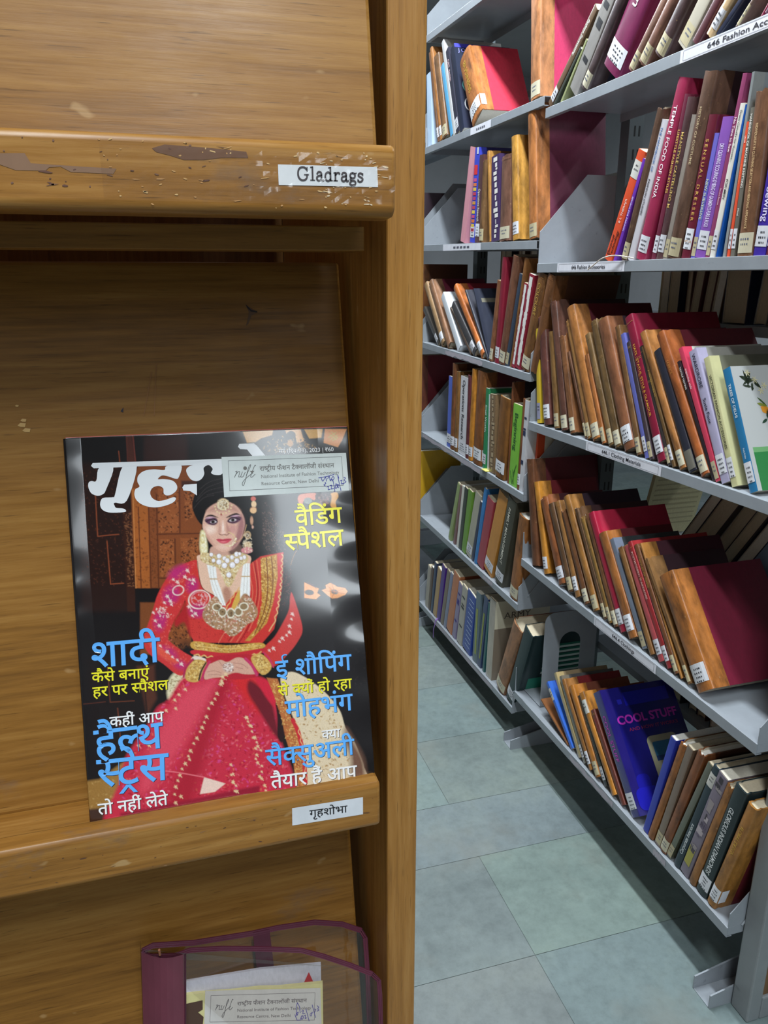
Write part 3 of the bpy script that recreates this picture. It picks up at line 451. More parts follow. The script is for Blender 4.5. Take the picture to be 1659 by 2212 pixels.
 ('L4', 1.9188, -0.2311, -15.23, 0.2426, 0.0182, 'l', (54, 66, 84), 'y', (50, 60, 76), '', 'slate blue hardback, thirteenth from left on the third far shelf'),
 ('L4', 1.8923, -0.2315, -12.23, 0.2796, 0.0094, 'h', (132, 88, 48), '-', (90, 50, 40), '', 'tall narrow brown book, fourteenth from left on the third far shelf'),
 ('L4', 1.8768, -0.2318, -13.22, 0.2182, 0.0206, 'p', (150, 40, 60), '-', (120, 30, 50), '#white~225,225,220', 'red book with its spine worn white, fifteenth from left on the third far shelf'),
 ('L4', 1.85, -0.2324, -12.66, 0.2399, 0.0268, 'p', (140, 36, 54), '-', (116, 30, 48), '#white~225,222,216', 'taller red book with its spine worn white, sixteenth from left on the third far shelf'),
 ('L4', 1.8057, -0.2332, -16.74, 0.2462, 0.043, 'h', (126, 84, 44), 'Y', (96, 60, 40), 'COLOURS~190,150,70~.36~.1~d', 'brown book with gold letters down the spine, seventeenth from left on the third far shelf'),
 ('L4', 1.7579, -0.2341, -16.07, 0.2442, 0.034, 'h', (118, 76, 44), '-', (90, 56, 40), '', 'dark tan book at the near end, eighteenth from left on the third far shelf'),
 ('L3', 2.3331, -0.5384, -1.59, 0.231, 0.0342, 'p', (82, 104, 196), 'w', (80, 100, 180), '', 'cornflower blue paperback, first from left on the fourth far shelf'),
 ('L3', 2.2972, -0.539, -1.23, 0.2768, 0.0291, 'h', (116, 72, 42), 'w', (80, 40, 30), '', 'narrow dark brown leather book, second from left on the fourth far shelf'),
 ('L3', 2.2663, -0.5395, -1.36, 0.255, 0.0244, 'h', (130, 90, 46), 'w', (90, 50, 30), '', 'narrow tan leather book, third from left on the fourth far shelf'),
 ('L3', 2.2192, -0.5403, -2.23, 0.2449, 0.0591, 'p', (214, 212, 216), 'w', (210, 208, 210), 'Operations Research~60,60,66~.42~.04~d', 'white paperback with grey lettering, fourth from left on the fourth far shelf'),
 ('L3', 2.1713, -0.5411, -0.46, 0.257, 0.0214, 'h', (96, 46, 50), 'w', (80, 36, 40), '', 'narrow maroon book, fifth from left on the fourth far shelf'),
 ('L3', 2.142, -0.5416, -2.02, 0.2793, 0.0296, 'h', (192, 126, 44), 'w', (150, 90, 40), '', 'ochre book with a square label, sixth from left on the fourth far shelf'),
 ('L3', 2.0915, -0.5425, -3.11, 0.279, 0.0621, 'h', (126, 76, 36), 'W', (92, 16, 26), '', 'broad chestnut book with a dark red board, seventh from left on the fourth far shelf'),
 ('L3', 2.0414, -0.5434, -1.29, 0.2365, 0.0221, 'p', (44, 132, 84), 'w', (40, 120, 80), 'Small Worlds~225,240,230~.6~.2~d', 'green paperback, eighth from left on the fourth far shelf'),
 ('L3', 2.014, -0.5437, 1.94, 0.221, 0.0079, 'p', (200, 204, 200), '-', (200, 200, 200), '', 'sliver of a white paperback, ninth from left on the fourth far shelf'),
 ('L3', 1.9867, -0.5442, 2.93, 0.2253, 0.04, 'p', (124, 100, 72), '-', (150, 96, 40), '#torn~170,150,120', 'tan book with a shredded spine, tenth from left on the fourth far shelf'),
 ('L3', 1.9293, -0.5453, -4.4, 0.2293, 0.064, 'h', (128, 82, 34), 'W', (100, 56, 26), '', 'broad amber-brown book, eleventh from left on the fourth far shelf'),
 ('L3', 1.8749, -0.5461, 0.1, 0.2779, 0.0094, 'h', (116, 66, 36), '-', (40, 30, 40), '', 'tall narrow chestnut book, twelfth from left on the fourth far shelf'),
 ('L3', 1.8461, -0.5466, -1.99, 0.2231, 0.0478, 'p', (124, 188, 64), '-', (110, 176, 60), 'Beginning~40,90,40~.5~.1~d;#leaf~x', 'bright green paperback with grass drawn on it, thirteenth from left on the fourth far shelf'),
 ('L3', 1.8104, -0.5472, -2.46, 0.2461, 0.0141, 'h', (124, 76, 46), 'w', (90, 50, 40), '', 'thin brown book beside the green one, fourteenth from left on the fourth far shelf'),
 ('L3', 1.7881, -0.5476, -3.62, 0.2427, 0.0248, 'p', (202, 202, 206), '-', (200, 200, 200), '#bar~40,50,80', 'white paperback near the end, fifteenth from left on the fourth far shelf'),
 ('L3', 1.7487, -0.5483, -1.76, 0.1767, 0.0213, 'p', (210, 80, 40), '-', (208, 204, 190), '@pow', 'orange-spined book with red capitals on cream cover, sixteenth from left on the fourth far shelf'),
 ('L2', 2.3047, -0.8543, -19.23, 0.2246, 0.0225, 'p', (150, 166, 110), '-', (140, 150, 110), '', 'slim green and white paperback, first from left on the fifth far shelf'),
 ('L2', 2.2628, -0.8547, -13.44, 0.2201, 0.0152, 'p', (130, 100, 98), '-', (130, 100, 98), '', 'slim mauve-brown paperback, second from left on the fifth far shelf'),
 ('L2', 2.2325, -0.8551, -9.73, 0.2202, 0.0161, 'p', (214, 212, 200), '-', (210, 206, 196), '', 'slim white paperback, third from left on the fifth far shelf'),
 ('L2', 2.2108, -0.8555, -10.37, 0.2205, 0.0241, 'p', (66, 70, 62), '-', (66, 70, 62), '', 'slim charcoal paperback, fourth from left on the fifth far shelf'),
 ('L2', 2.1785, -0.856, -10.85, 0.2217, 0.0314, 'p', (112, 154, 62), '-', (110, 150, 60), '', 'grass green paperback, fifth from left on the fifth far shelf'),
 ('L2', 2.1373, -0.8566, -15.47, 0.2295, 0.0411, 'p', (172, 168, 150), 'w', (130, 126, 110), '', 'light grey paperback with curled top, sixth from left on the fifth far shelf'),
 ('L2', 2.1032, -0.8571, -14.19, 0.2121, 0.0172, 'p', (52, 56, 78), '-', (50, 54, 76), '', 'slim navy paperback, seventh from left on the fifth far shelf'),
 ('L2', 2.0798, -0.8574, -12.45, 0.2612, 0.0171, 'l', (62, 126, 186), '-', (56, 120, 180), '', 'tall sky blue hardback, eighth from left on the fifth far shelf'),
 ('L2', 2.0438, -0.8579, -14.58, 0.2388, 0.0454, 'p', (160, 64, 74), '-', (130, 50, 60), '', 'red paperback with a pink lower half, ninth from left on the fifth far shelf'),
 ('L2', 1.9858, -0.8588, -18.29, 0.2798, 0.059, 'p', (196, 134, 58), 'w', (130, 96, 56), '', 'ochre paperback with a torn white sticker, tenth from left on the fifth far shelf'),
 ('L2', 1.9071, -0.8599, -14.3, 0.2807, 0.0534, 'l', (72, 70, 58), 'w', (60, 58, 50), 'FAMILY MANAGEMENT~220,216,200~.3~.1~d', 'dark olive hardback with white lettering, eleventh from left on the fifth far shelf'),
 ('L2', 1.8046, -0.8614, -8.43, 0.2508, 0.05, 'h', (146, 92, 46), 'Y', (60, 40, 30), '', 'brown leather book alone at the end, twelfth from left on the fifth far shelf'),
 ('L1', 2.5253, -1.1941, -9.67, 0.1728, 0.0312, 'p', (168, 158, 144), '-', (150, 140, 130), '', 'slim stone grey paperback, first from left on the lowest far shelf'),
 ('L1', 2.4939, -1.1936, -8.64, 0.1812, 0.0205, 'p', (96, 76, 62), '-', (96, 76, 62), '', 'slim dark brown paperback, second from left on the lowest far shelf'),
 ('L1', 2.4683, -1.1932, -9.39, 0.2116, 0.0201, 'p', (58, 70, 96), '-', (58, 70, 96), '', 'slim navy paperback with white page tops, third from left on the lowest far shelf'),
 ('L1', 2.4356, -1.1928, -12.4, 0.2027, 0.034, 'p', (182, 148, 100), '-', (150, 130, 100), '', 'tan paperback with a pale foot, fourth from left on the lowest far shelf'),
 ('L1', 2.3963, -1.1922, -12.35, 0.23, 0.0332, 'p', (78, 40, 132), 'r', (78, 40, 132), '', 'deep purple book trailing a purple ribbon, fifth from left on the lowest far shelf'),
 ('L1', 2.3603, -1.1917, -14.16, 0.2291, 0.0276, 'p', (122, 108, 92), '-', (110, 100, 90), '', 'grey-brown slim paperback, sixth from left on the lowest far shelf'),
 ('L1', 2.3298, -1.1912, -13.45, 0.2311, 0.0226, 'p', (130, 136, 160), '-', (120, 126, 140), '', 'grey-blue slim paperback, seventh from left on the lowest far shelf'),
 ('L1', 2.2887, -1.1906, -14.13, 0.2445, 0.0482, 'p', (190, 118, 76), '-', (150, 80, 50), '', 'orange-brown paperback with a grey foot label, eighth from left on the lowest far shelf'),
 ('L1', 2.2435, -1.1899, -13.7, 0.2245, 0.031, 'p', (140, 128, 160), '-', (120, 116, 130), '#bar~60,40,130', 'lilac and grey paperback, ninth from left on the lowest far shelf'),
 ('L1', 2.1954, -1.1893, -10.87, 0.2246, 0.0418, 'p', (176, 170, 158), '-', (140, 136, 126), '#bar~40,40,40', 'off-white paperback with black marks, tenth from left on the lowest far shelf'),
 ('L1', 2.1309, -1.1883, -9.24, 0.2207, 0.0669, 'p', (52, 76, 156), '-', (60, 80, 140), '#rungs~190,205,230', 'blue paperback with pale curved rungs, eleventh from left on the lowest far shelf'),
 ('L1', 2.0579, -1.1873, -3.18, 0.2455, 0.0339, 'p', (96, 112, 120), '-', (70, 80, 90), '#leaf2~150,160,80', 'slate paperback with a yellow-green streak, twelfth from left on the lowest far shelf'),
 ('L1', 2.0241, -1.1867, -8.92, 0.2552, 0.0297, 'p', (52, 66, 100), '-', (40, 46, 70), '#leaf2~140,150,70', 'navy paperback with an olive streak, thirteenth from left on the lowest far shelf'),
 ('L1', 1.9886, -1.1863, -5.59, 0.2448, 0.0129, 'p', (40, 92, 92), '-', (40, 80, 80), '', 'thin teal paperback, fourteenth from left on the lowest far shelf'),
 ('L1', 1.9477, -1.1857, -2.24, 0.2652, 0.0412, 'g', (168, 158, 142), '-', (160, 150, 130), '@arm', 'thick cream-topped book with grey picture cover, fifteenth from left on the lowest far shelf'),
 ('L1', 1.8613, -1.1844, -21.24, 0.2694, 0.0582, 'h', (150, 104, 70), 'Y', (130, 60, 30), '', 'brown book leaning right, sixteenth from left on the lowest far shelf'),
 ('L1', 1.794, -1.1834, -19.59, 0.279, 0.0499, 'l', (30, 48, 50), 'w', (20, 40, 40), '@teal', 'black and teal book against the metal bookend, seventeenth from left on the lowest far shelf'),
]
GROUPS = {'R5': 'books on the top shelf of the nearer rack', 'R4': 'books on the Fashion Accessories shelf', 'R3': 'books on the Clothing Materials shelf', 'R2': 'books on the Clothings shelf', 'R1': 'books on the lowest shelf of the nearer rack', 'L6': 'books on the top shelf of the farther rack', 'L5': 'books on the second shelf of the farther rack', 'L4': 'books on the third shelf of the farther rack', 'L3': 'books on the fourth shelf of the farther rack', 'L2': 'books on the fifth shelf of the farther rack', 'L1': 'books on the lowest shelf of the farther rack'}
ART = [  # ART to STICKER: traced in image pixels, converted beforehand to cover millimetres
 ('P',(40,20,15),2.3,[11.1,19.5,46.6,21.3,43.1,136.9,5.0,132.9],0),
 ('T',(84,42,27),260,0.69,[11.6,22.5,42.1,24.1,39.4,116.8,7.0,113.7],2),
 ('P',(56,27,17),0.46,[39.8,57.5,47.0,58.0,43.9,137.0,38.1,136.4],0),
 ('T',(140,88,56),130,0.69,[40.5,59.1,46.6,59.5,44.7,118.8,39.7,118.3],3),
 ('L',(150,74,44),0.61,[20.7,44.1,20.3,76.6,35.7,76.2],0),
 ('L',(150,74,44),0.61,[26.8,80.8,27.1,114.1,36.7,114.3],0),
 ('L',(150,74,44),0.61,[40.0,11.8,40.2,20.2],0),
 ('L',(78,38,28),4.59,[48.1,-0.0,48.9,19.9,49.6,41.4],0),
 ('L',(110,50,40),1.07,[51.3,0.1,51.8,20.1],0),
 ('L',(96,44,34),0.77,[46.6,-0.1,46.0,19.8],0),
 ('P',(52,26,22),1.91,[59.7,1.2,92.5,1.1,91.0,22.1,58.4,20.4],0),
 ('P',(132,70,35),0.61,[46.9,38.2,53.8,23.2,102.1,25.8,95.2,123.6,45.1,118.8],0),
 ('P',(166,92,40),0.46,[47.5,41.3,59.8,42.0,55.9,119.9,45.5,118.9],0),
 ('T',(110,56,26),110,1.22,[48.2,41.3,67.2,42.5,62.5,120.5,45.8,118.9],4),
 ('L',(92,44,24),0.77,[51.5,56.1,49.4,119.3],0),
 ('L',(92,44,24),0.92,[59.1,57.3,56.7,120.0],0),
 ('L',(90,44,24),0.92,[65.7,47.0,62.5,120.5],0),
 ('L',(200,128,70),0.61,[48.4,42.8,45.5,118.9],0),
 ('T',(96,52,28),60,0.92,[60.1,58.9,64.9,59.3,62.3,119.0,57.5,118.5],5),
 ('P',(150,82,42),0.31,[67.2,42.5,83.1,43.4,80.7,78.2,65.5,77.0],0),
 ('T',(44,22,16),46,1.3,[67.2,42.5,83.1,43.4,80.7,78.2,65.5,77.0],6),
 ('T',(190,116,66),30,0.69,[67.2,42.5,83.1,43.4,80.7,78.2,65.5,77.0],7),
 ('P',(150,82,42),0.31,[65.9,82.4,76.6,83.3,74.5,112.4,64.2,111.5],0),
 ('T',(44,22,16),46,1.3,[65.9,82.4,76.6,83.3,74.5,112.4,64.2,111.5],6),
 ('T',(190,116,66),30,0.69,[65.9,82.4,76.6,83.3,74.5,112.4,64.2,111.5],7),
 ('P',(150,82,42),0.31,[87.1,45.2,96.9,45.8,95.6,64.5,86.1,70.0],0),
 ('T',(44,22,16),46,1.3,[87.1,45.2,96.9,45.8,95.6,64.5,86.1,70.0],6),
 ('T',(190,116,66),30,0.69,[87.1,45.2,96.9,45.8,95.6,64.5,86.1,70.0],7),
 ('P',(150,82,42),0.31,[81.5,82.9,95.7,84.0,92.8,103.2,81.5,103.8],0),
 ('T',(44,22,16),46,1.3,[81.5,82.9,95.7,84.0,92.8,103.2,81.5,103.8],6),
 ('T',(190,116,66),30,0.69,[81.5,82.9,95.7,84.0,92.8,103.2,81.5,103.8],7),
 ('L',(96,48,26),1.22,[63.9,78.4,98.2,80.3],0),
 ('L',(96,48,26),1.22,[83.5,43.5,81.4,79.0],0),
 ('L',(96,48,26),1.22,[77.3,83.3,76.4,101.8],0),
 ('L',(96,48,26),1.22,[63.0,112.9,71.1,113.6],0),
 ('P',(70,36,24),0.77,[85.4,37.4,101.2,38.3,100.8,44.5,85.0,43.6],0),
 ('P',(124,68,34),0.63,[47.8,130.4,86.3,134.3,83.4,175.3,45.1,170.7],0),
 ('P',(140,76,36),0.31,[72.1,139.2,85.1,140.5,84.6,148.4,71.6,147.0],0),
 ('T',(40,20,14),40,1.18,[72.1,139.2,85.1,140.5,84.6,148.4,71.6,147.0],8),
 ('T',(186,112,60),16,0.71,[72.1,139.2,85.1,140.5,84.6,148.4,71.6,147.0],9),
 ('P',(140,76,36),0.31,[67.5,150.6,83.5,152.3,82.8,162.5,66.8,160.7],0),
 ('T',(40,20,14),40,1.18,[67.5,150.6,83.5,152.3,82.8,162.5,66.8,160.7],8),
 ('T',(186,112,60),16,0.71,[67.5,150.6,83.5,152.3,82.8,162.5,66.8,160.7],9),
 ('P',(140,76,36),0.31,[71.2,164.4,82.5,167.3,82.0,173.6,70.6,172.2],0),
 ('T',(40,20,14),40,1.18,[71.2,164.4,82.5,167.3,82.0,173.6,70.6,172.2],8),
 ('T',(186,112,60),16,0.71,[71.2,164.4,82.5,167.3,82.0,173.6,70.6,172.2],9),
 ('P',(26,16,14),2.9,[5.5,168.0,54.3,173.9,58.2,192.4,56.0,224.6,25.7,252.2,4.5,259.5],0),
 ('P',(84,44,30),1.45,[42.2,179.6,55.3,179.8,54.8,206.4,47.1,217.9],0),
 ('L',(46,24,18),1.09,[46.3,180.1,47.2,216.2],0),
 ('L',(120,60,36),0.54,[20.6,176.9,20.8,204.3,38.4,205.6],0),
 ('L',(90,44,30),0.54,[1.5,203.5,17.5,203.5],0),
 ('L',(110,54,34),0.73,[25.9,209.6,26.5,239.9],0),
 ('P',(22,16,16),3.63,[79.4,165.9,93.3,171.2,91.5,196.7,56.0,199.4,57.2,181.5],0),
 ('P',(160,116,54),1.09,[-1.3,262.0,9.0,261.6,29.9,249.4,24.8,305.2,-4.8,299.9],0),
 ('T',(190,150,86),40,1.09,[-0.4,262.2,20.9,263.5,19.1,290.1,-0.9,290.1],31),
 ('P',(70,44,32),1.09,[-3.7,283.3,26.3,283.6,24.7,307.0,-4.9,301.6],0),
 ('T',(66,46,44),260,0.91,[147.8,57.1,154.6,61.7,165.7,88.7,164.2,99.9,148.7,101.6,145.4,89.5],10),
 ('T',(104,80,72),150,0.63,[147.3,63.5,154.1,67.6,165.6,89.9,163.7,98.7,148.8,99.8,145.4,90.6],11),
 ('T',(52,40,36),120,0.73,[170.1,134.6,227.0,108.9,221.9,225.0,186.8,220.3],12),
 ('P',(218,164,100),0.27,[136.3,0.5,160.9,0.4,159.9,4.3,150.5,6.7,146.1,9.4,139.1,9.8],0),
 ('P',(222,166,86),0.27,[186.7,0.8,202.3,1.0,200.7,8.2,190.4,8.5],0),
 ('P',(226,150,90),0.27,[204.2,1.1,222.7,1.9,218.2,11.2,214.1,16.8,202.2,12.6],0),
 ('P',(230,170,110),0.2,[170.8,0.8,183.8,0.6,185.9,10.4,180.0,12.3,179.0,6.5,172.0,4.1],0),
 ('L',(206,196,110),0.47,[206.6,8.5,213.5,4.4],0),
 ('L',(206,196,110),0.47,[207.9,10.3,214.5,6.6],0),
 ('L',(206,196,110),0.47,[210.1,11.2,214.7,8.5],0),
 ('L',(206,196,110),0.47,[207.6,4.9,213.1,10.6],0),
 ('L',(206,196,110),0.47,[209.9,3.9,214.3,8.8],0),
 ('T',(50,32,24),40,1.22,[148.7,12.3,164.8,4.5,179.4,1.5,186.1,8.3,198.6,16.8,163.7,20.1,153.9,18.2],13),
 ('T',(206,156,84),90,0.75,[148.7,12.3,164.8,5.2,179.3,2.3,186.1,8.3,198.6,16.8,163.7,19.4,154.0,16.8],14),
 ('E',(40,32,28),0.27,175.5,5.0,3.73,3.39,3,0.0),
 ('E',(190,130,60),0.2,174.3,11.7,2.37,2.71,3,0.0),
 ('P',(214,122,92),0.35,[177.5,56.2,180.7,54.1,190.6,53.8,192.8,55.3,191.0,59.9,186.5,57.7,182.1,59.8,180.0,63.3,177.4,60.8],1),
 ('E',(120,124,118),0.35,185.4,60.0,3.5,2.62,3,0.0),
 ('P',(216,150,62),0.22,[204.6,55.6,210.4,54.6,211.3,58.4,208.8,62.4,208.9,67.6,204.7,66.4,203.7,61.2],1),
 ('P',(58,34,32),0.22,[192.8,54.9,204.6,55.2,204.5,63.1,200.9,67.0,194.4,65.7,192.4,60.9],1),
 ('T',(160,110,100),50,0.7,[193.2,55.8,204.1,56.1,203.4,64.4,194.4,64.7],15),
 ('P',(230,150,82),0.17,[191.0,134.5,194.8,133.5,194.6,130.7,198.5,129.2,201.7,130.9,204.4,133.0,210.9,134.6,212.6,137.5,210.5,140.1,203.6,142.3,198.9,142.2,195.4,139.1],0),
 ('E',(92,86,76),0.22,201.7,136.9,3.06,1.97,18,0.0),
 ('L',(190,100,50),0.31,[201.7,136.9,196.0,131.3],0),
 ('L',(190,100,50),0.31,[201.7,136.9,199.9,129.8],0),
 ('L',(190,100,50),0.31,[201.7,136.9,208.9,135.3],0),
 ('L',(190,100,50),0.31,[201.7,136.9,209.6,139.1],0),
 ('L',(190,100,50),0.31,[201.7,136.9,198.9,141.8],0),
 ('L',(190,100,50),0.31,[201.7,136.9,193.3,135.2],0),
 ('P',(236,146,70),0.17,[177.1,126.7,184.7,131.1,188.8,132.9,187.1,136.5,189.7,138.6,185.8,141.4,176.1,139.5],0),
 ('E',(26,18,15),0.22,180.6,135.4,3.94,2.19,13,0.0),
 ('P',(70,30,24),0.17,[178.5,126.4,183.9,128.8,186.9,132.7,184.7,131.1],1),
 ('L',(150,100,60),0.44,[172.6,100.6,169.4,105.8,166.3,113.8],1),
 ('P',(228,206,172),0.46,[151.5,202.2,160.7,197.8,172.3,204.1,183.7,214.4,192.8,225.3,198.6,235.7,201.7,249.1,207.5,259.7,212.3,273.4,214.9,283.5,213.9,296.4,167.5,300.0,167.1,284.0,164.7,251.8,159.5,235.1,155.0,220.2],1),
 ('T',(170,124,66),120,1.3,[160.4,201.8,172.1,206.5,183.6,216.0,192.6,226.8,196.8,237.1,200.7,251.4,208.0,264.6,211.6,283.0,169.9,289.2,168.0,260.2,161.1,235.3],16),
 ('T',(206,170,110),90,0.84,[160.4,201.8,183.6,216.0,196.8,237.1,208.0,264.6,211.6,283.0,169.9,289.2,168.0,260.2,161.1,235.3],17),
 ('P',(120,84,66),3.06,[201.7,249.1,207.5,259.7,214.0,273.7,215.7,283.7,214.7,296.5,204.0,294.8,203.9,273.7,199.9,261.0],1),
 ('P',(226,212,174),1.09,[64.0,195.3,70.8,187.5,78.1,193.5,64.4,208.4],1),
 ('T',(150,126,84),24,1.09,[65.4,194.8,71.4,189.0,76.7,193.3,65.3,205.6],18),
 ('P',(204,42,66),1.45,[75.7,192.5,88.0,195.1,107.9,193.2,121.8,193.9,135.1,199.3,140.4,202.9,147.4,215.1,146.5,237.5,148.4,252.7,154.1,272.4,158.3,291.8,159.6,314.6,157.1,332.9,17.9,307.5,22.6,267.4,28.6,249.1,34.7,240.1,46.6,225.8,55.1,212.9,63.4,208.3],1),
 ('T',(224,92,112),520,1.63,[77.3,194.9,87.9,196.2,107.8,195.1,121.7,195.7,134.9,201.5,145.1,215.5,145.0,237.3,147.5,254.5,155.1,283.8,156.6,314.1,25.3,298.3,24.5,269.8,35.9,241.4,56.7,213.9],19),
 ('T',(176,22,48),520,1.81,[77.3,194.9,87.9,196.2,107.8,195.1,121.7,195.7,134.9,201.5,145.1,215.5,145.0,237.3,147.5,254.5,155.1,283.8,156.6,314.1,25.3,298.3,24.5,269.8,35.9,241.4,56.7,213.9],20),
 ('T',(214,66,128),200,1.81,[77.3,194.9,87.9,196.2,107.8,195.1,121.7,195.7,134.9,201.5,145.1,215.5,145.0,237.3,147.5,254.5,155.1,283.8,156.6,314.1,25.3,298.3,24.5,269.8,35.9,241.4,56.7,213.9],21),
 ('T',(226,104,86),160,1.45,[77.3,194.9,87.9,196.2,107.8,195.1,121.7,195.7,134.9,201.5,145.1,215.5,145.0,237.3,147.5,254.5,155.1,283.8,156.6,314.1,25.3,298.3,24.5,269.8,35.9,241.4,56.7,213.9],51),
 ('P',(176,24,46),5.08,[102.2,198.0,113.1,197.6,91.1,251.5,69.5,306.1,48.7,306.0,73.1,256.0],1),
 ('P',(222,70,90),4.35,[74.8,205.5,91.3,198.5,102.2,198.0,74.1,241.7,47.4,273.6,37.3,271.9,49.9,238.1],1),
 ('P',(214,40,44),3.63,[113.2,195.8,135.0,200.7,143.3,214.6,133.0,228.1,119.4,211.4],1),
 ('P',(112,24,36),1.38,[127.2,200.7,137.5,209.9,143.1,220.1,146.3,241.1,148.6,252.6,142.8,245.4,133.1,226.7,125.0,209.9],1),
 ('P',(212,36,60),0.92,[132.0,199.8,141.2,202.5,148.2,214.5,147.4,225.5,141.5,219.9,136.0,209.7],1),
 ('P',(240,206,190),0.33,[86.5,272.3,102.4,279.9,93.8,285.2,82.3,284.9],0),
 ('P',(150,18,46),1.16,[22.6,289.5,59.5,288.5,98.6,286.8,128.8,285.1,126.3,318.6,21.9,299.9],0),
 ('L',(232,110,120),0.83,[47.2,260.2,64.4,264.6,86.5,272.3],1),
 ('F',(238,208,160),2.49,[107.6,196.3,100.9,208.1,96.3,215.1,91.5,225.3,87.6,233.2,83.0,240.9,77.5,250.0,72.8,259.3,68.2,267.7,64.4,276.1,63.5,288.4,67.8,284.2]),
 ('F',(238,208,160),1.66,[105.6,200.3,99.0,212.1,93.6,218.9,89.5,229.3,85.8,236.3,80.3,244.6,75.6,253.9,70.1,263.0,66.3,271.5,76.2,256.5,63.2,281.7]),
 ('F',(238,208,160),1.99,[122.8,229.7,125.6,237.0,126.6,246.5,127.7,255.1,107.6,265.6,108.7,273.3,108.2,280.0,109.4,286.9,76.8,201.6,68.3,208.8,68.6,215.5,61.3,216.1,71.7,205.1,52.9,234.8,39.1,240.1,46.9,241.3,57.3,217.2]),
 ('F',(238,208,160),2.3,[122.0,229.8,124.6,236.5,127.8,246.3,129.6,253.7,128.3,260.5,128.6,266.8,129.4,277.9,132.7,285.5,130.8,279.7,108.4,279.2,110.9,287.4]),
 ('F',(238,208,160),1.45,[123.3,233.1,125.8,241.3,129.0,250.4,131.7,257.1,127.3,263.5,131.6,269.6,131.2,274.3,133.2,289.5,107.2,273.6,110.4,282.6]),
 ('P',(40,15,18),0.46,[146.2,220.6,150.6,225.9,153.0,235.8,149.4,252.7,145.8,247.4,146.8,233.3],1),
 ('P',(190,110,58),0.38,[140.6,200.1,149.2,201.9,154.1,221.6,157.9,234.9,163.7,243.6,166.5,260.0,166.6,290.3,158.2,295.2,156.8,270.4,152.0,249.9,150.0,233.8,145.1,214.1],0),
 ('T',(236,192,110),190,0.84,[142.1,201.1,149.1,202.7,154.1,221.6,157.8,236.4,162.7,245.1,165.9,267.9,165.8,290.1,158.4,292.1,156.8,270.4,152.0,249.9,150.0,233.8,145.1,214.1],22),
 ('T',(130,50,30),110,0.77,[142.1,201.1,149.1,202.7,154.1,221.6,157.8,236.4,162.7,245.1,165.9,267.9,165.8,290.1,158.4,292.1,156.8,270.4,152.0,249.9,150.0,233.8,145.1,214.1],23),
 ('L',(206,40,50),3.37,[159.0,236.6,162.9,248.3,165.5,267.8,165.5,288.5],1),
 ('L',(232,190,130),0.61,[161.2,238.5,163.7,243.6,162.6,246.7,164.7,251.0,163.7,254.0,165.4,258.2,164.3,261.3,166.0,266.3,164.9,270.1,166.5,275.1,165.4,279.7,166.5,285.5],1),
 ('P',(20,16,17),0.45,[92.8,62.1,92.7,55.2,96.3,45.0,97.2,39.2,101.4,36.6,102.7,34.3,102.8,29.1,106.0,26.9,109.2,30.0,109.5,33.5,113.5,34.4,118.7,34.1,139.1,47.6,144.4,55.1,146.7,71.8,145.4,89.5,148.6,102.7,136.5,107.6,133.9,103.3,128.8,94.0,134.5,70.9,126.8,57.4,109.6,56.3,102.3,64.0,99.4,73.0,96.2,70.5],1),
 ('L',(62,54,54),0.28,[95.6,54.8,104.6,47.2,117.3,44.5],1),
 ('L',(62,54,54),0.28,[96.9,52.0,104.8,44.3,117.6,40.4],1),
 ('L',(62,54,54),0.28,[99.1,45.2,106.8,39.8,116.7,37.5],1),
 ('L',(62,54,54),0.28,[104.4,50.1,110.2,48.8,117.1,48.0],1),
 ('L',(62,54,54),0.28,[93.5,59.9,101.4,52.3,110.0,50.5],1),
 ('P',(206,56,50),0.31,[93.3,101.4,94.4,118.3,97.1,125.0,104.5,130.5,114.8,141.2,123.8,126.7,134.0,108.2,143.3,102.5,161.5,100.7,160.8,120.4,154.9,144.5,149.5,161.9,139.0,172.2,86.4,166.1,83.8,159.5,82.9,149.8,81.8,132.3,77.8,112.8],0),
 ('P',(206,54,54),0.31,[93.3,101.4,80.7,104.3,70.2,112.1,61.7,124.7,57.2,136.1,51.7,149.6,47.4,158.5,51.1,169.9,61.7,179.8,74.7,190.9,84.7,179.4,77.5,172.2,68.9,164.1,66.9,159.2,72.4,147.1,77.5,139.7,82.0,130.7,87.0,113.6],1),
 ('P',(205,56,52),0.39,[165.7,133.2,170.9,152.7,172.4,165.3,168.5,173.1,160.4,182.0,146.5,191.8,139.4,177.9,149.1,168.4,157.3,157.1,163.0,147.0],1),
 ('E',(188,44,108),2.05,78.0,109.6,7.87,4.72,-27,0.0),
 ('E',(188,44,108),2.05,71.5,126.5,6.3,7.87,23,0.0),
 ('E',(188,44,108),2.05,61.8,146.0,4.72,7.87,13,0.0),
 ('E',(188,44,108),2.05,66.1,171.7,7.08,3.94,38,0.0),
 ('E',(188,44,108),2.05,90.5,141.1,7.08,5.51,3,0.0),
 ('E',(188,44,108),2.05,74.5,182.2,4.72,3.15,33,0.0),
 ('E',(188,44,108),2.05,88.0,120.9,4.72,6.3,3,0.0),
 ('P',(176,34,38),1.26,[72.4,147.1,78.2,139.8,81.7,133.8,83.3,145.1,83.7,161.0,79.9,149.5,73.5,152.0],1),
 ('P',(226,84,66),1.26,[50.5,157.3,56.1,162.6,66.1,171.7,73.1,180.4,65.6,177.9,55.7,168.9],1),
 ('T',(230,110,96),160,0.55,[92.5,102.2,80.7,105.1,62.4,125.6,57.8,137.7,52.4,151.3,51.4,165.2,74.8,188.5,83.9,179.3,68.9,164.1,72.4,147.1,82.0,130.7],24),
 ('T',(168,30,34),110,0.71,[85.6,134.2,106.9,141.2,129.8,154.9,139.1,171.4,87.2,165.4,83.8,159.5],25),
